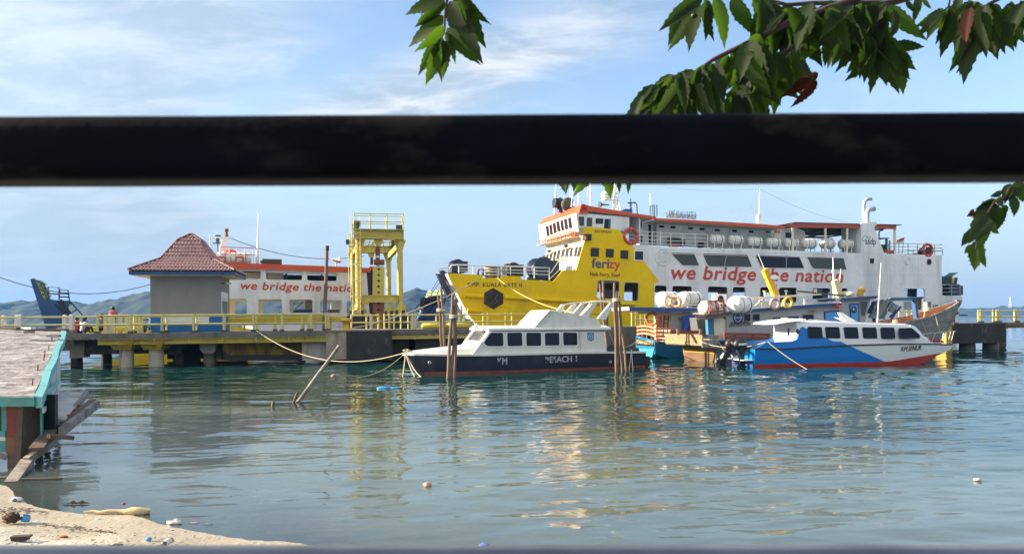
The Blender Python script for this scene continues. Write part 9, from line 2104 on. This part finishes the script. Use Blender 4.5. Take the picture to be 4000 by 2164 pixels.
# thick mass along the top right edge
top_px = [zU((1640,-20)), zU((2000,120)), zU((2300,60)), zV((200,40)), zV((600,60)), zV((800,40))]
brT, _ = branch([(4200,-200,0), (3500,10,0), (*zU((2300,40)),0), (*zU((2000,60)),0), (*zU((1700,-20)),0)], .010, .004, LY+.1, start=(2.9, 1.0, 4.3))
leaves_px(brT, along(top_px, 66, 150, 240, 'aaaaabb', 45, 140), LY+.05, .22)
brV, _ = branch([(*zV((300,-60)),0), (*zV((500,200)),0), (*zV((650,420)),0), (*zV((850,650)),0), (*zV((900,690)),0)], .007, .002, LY, start=(2.9, 1.0, 4.3))
leaves_px(brV, along([zV(p) for p in ((250,200),(500,260),(650,420),(780,480))], 30, 130, 210, 'aaaaab', 30, 135), LY, .14)
leaves_px(brV, zl_list(zV, [(850,520,1230,550,'a'),(880,590,1080,690,'a'),(900,680,850,1010,'b'),(910,690,985,1080,'b'),(930,720,1080,720,'g'),(640,560,610,1075,'a'),(760,420,990,265,'g'),(100,420,75,775,'b'),(230,560,295,720,'a'),(330,640,305,790,'a'),(420,660,350,840,'a'),(780,460,720,760,'a'),(850,120,880,440,'g'),(760,150,900,300,'b'),(1150,-30,1110,250,'b'),(1010,20,1110,150,'a'),(1200,-20,1280,120,'b')]), LY, .08)
brX, _ = branch([(*zV((1530,-80)),0), (*zV((1500,80)),0), (*zV((1440,130)),0)], .005, .002, LY, start=(2.9, 1.0, 4.3))
leaves_px(brX, zl_list(zV, [(1440,120,1130,320,'a'),(1450,130,1240,420,'a'),(1480,120,1370,520,'a'),(1500,110,1430,670,'a'),(1560,60,1480,540,'a'),(1540,200,1560,320,'r'),(1620,-40,1560,330,'b'),(1430,140,1150,400,'a')]), LY, .06)
brY, _ = branch([(*zV((2250,-90)),0), (*zV((1950,60)),0), (*zV((1850,200)),0), (*zV((1750,350)),0)], .007, .002, LY, start=(2.9, 1.0, 4.3))
leaves_px(brY, along([zV(p) for p in ((2350,20),(2100,40),(1900,80),(1750,40))], 28, 130, 210, 'aaaabr', 40, 130), LY, .12)
leaves_px(brY, zl_list(zV, [(1800,250,1545,830,'a'),(1830,260,1620,840,'b'),(1900,230,1650,840,'a'),(1850,300,1640,920,'g'),(1700,320,1600,510,'r'),(1680,250,1600,270,'r'),(1960,200,1900,600,'b'),(2060,180,2255,600,'b'),(2200,200,2340,380,'b'),(2020,380,2015,670,'g'),(2010,400,2040,620,'a'),(1930,60,1900,260,'r'),(2250,80,2373,300,'b')]), LY, .07)
# lone hanging spray on the far right, below the railing bar
brZ, _ = branch([(4080,640,0), (*zW((1200,20)),0), (*zW((1000,240)),0), (*zW((830,290)),0), (*zW((700,500)),0), (*zW((600,780)),0), (*zW((560,950)),0)], .006, .002, LY, start=(2.9, 1.0, 4.3))
leaves_px(brZ, zl_list(zW, [(1190,30,1000,310,'g'),(1040,70,930,320,'g'),(910,180,780,240,'g'),(1060,230,1105,500,'a'),(1180,60,1215,330,'b'),(830,280,555,420,'b'),(830,330,560,500,'g'),(830,300,985,330,'g'),(960,350,950,530,'b'),(840,340,715,600,'g'),(840,380,880,640,'a'),(790,640,858,740,'b'),(860,380,860,735,'a'),(700,500,495,850,'g'),(720,520,705,785,'b'),(690,620,615,950,'b'),(540,700,365,900,'g'),(590,840,545,1250,'b'),(610,940,698,1205,'b'),(520,900,410,1010,'b'),(545,440,468,498,'r')]), LY, .05, 1.7)
# small berries on stalks
def berry(br, u, v, z): 
    o = at(*z((u, v)), LY-.02); part(MB().ball(o, .0068, 10, 8), 'fruit', mat('dark_green_fruit', (.03,.05,.015), .35), br); part(MB().tube([o, o+V((.004,0,.03)), o+V((.01,0,.05))], .0008, 4), 'fruit_stalk', BARK, br)
berry(br2, 1240, 65, zU); berry(br2, 915, 185, zU); berry(brT, 1890, 75, zU); berry(brV, 540, 765, zV)
# leaf tips below the bar, belonging to the long bough
leaves_px(br4, [(2180,640,2210,760,'b'),(2205,640,2218,756,'a'),(2330,600,2255,770,'b'),(2350,590,2392,778,'b'),(2410,640,2421,752,'a'),(2450,640,2456,760,'b'),(2245,640,2243,745,'a')], LY, .04)
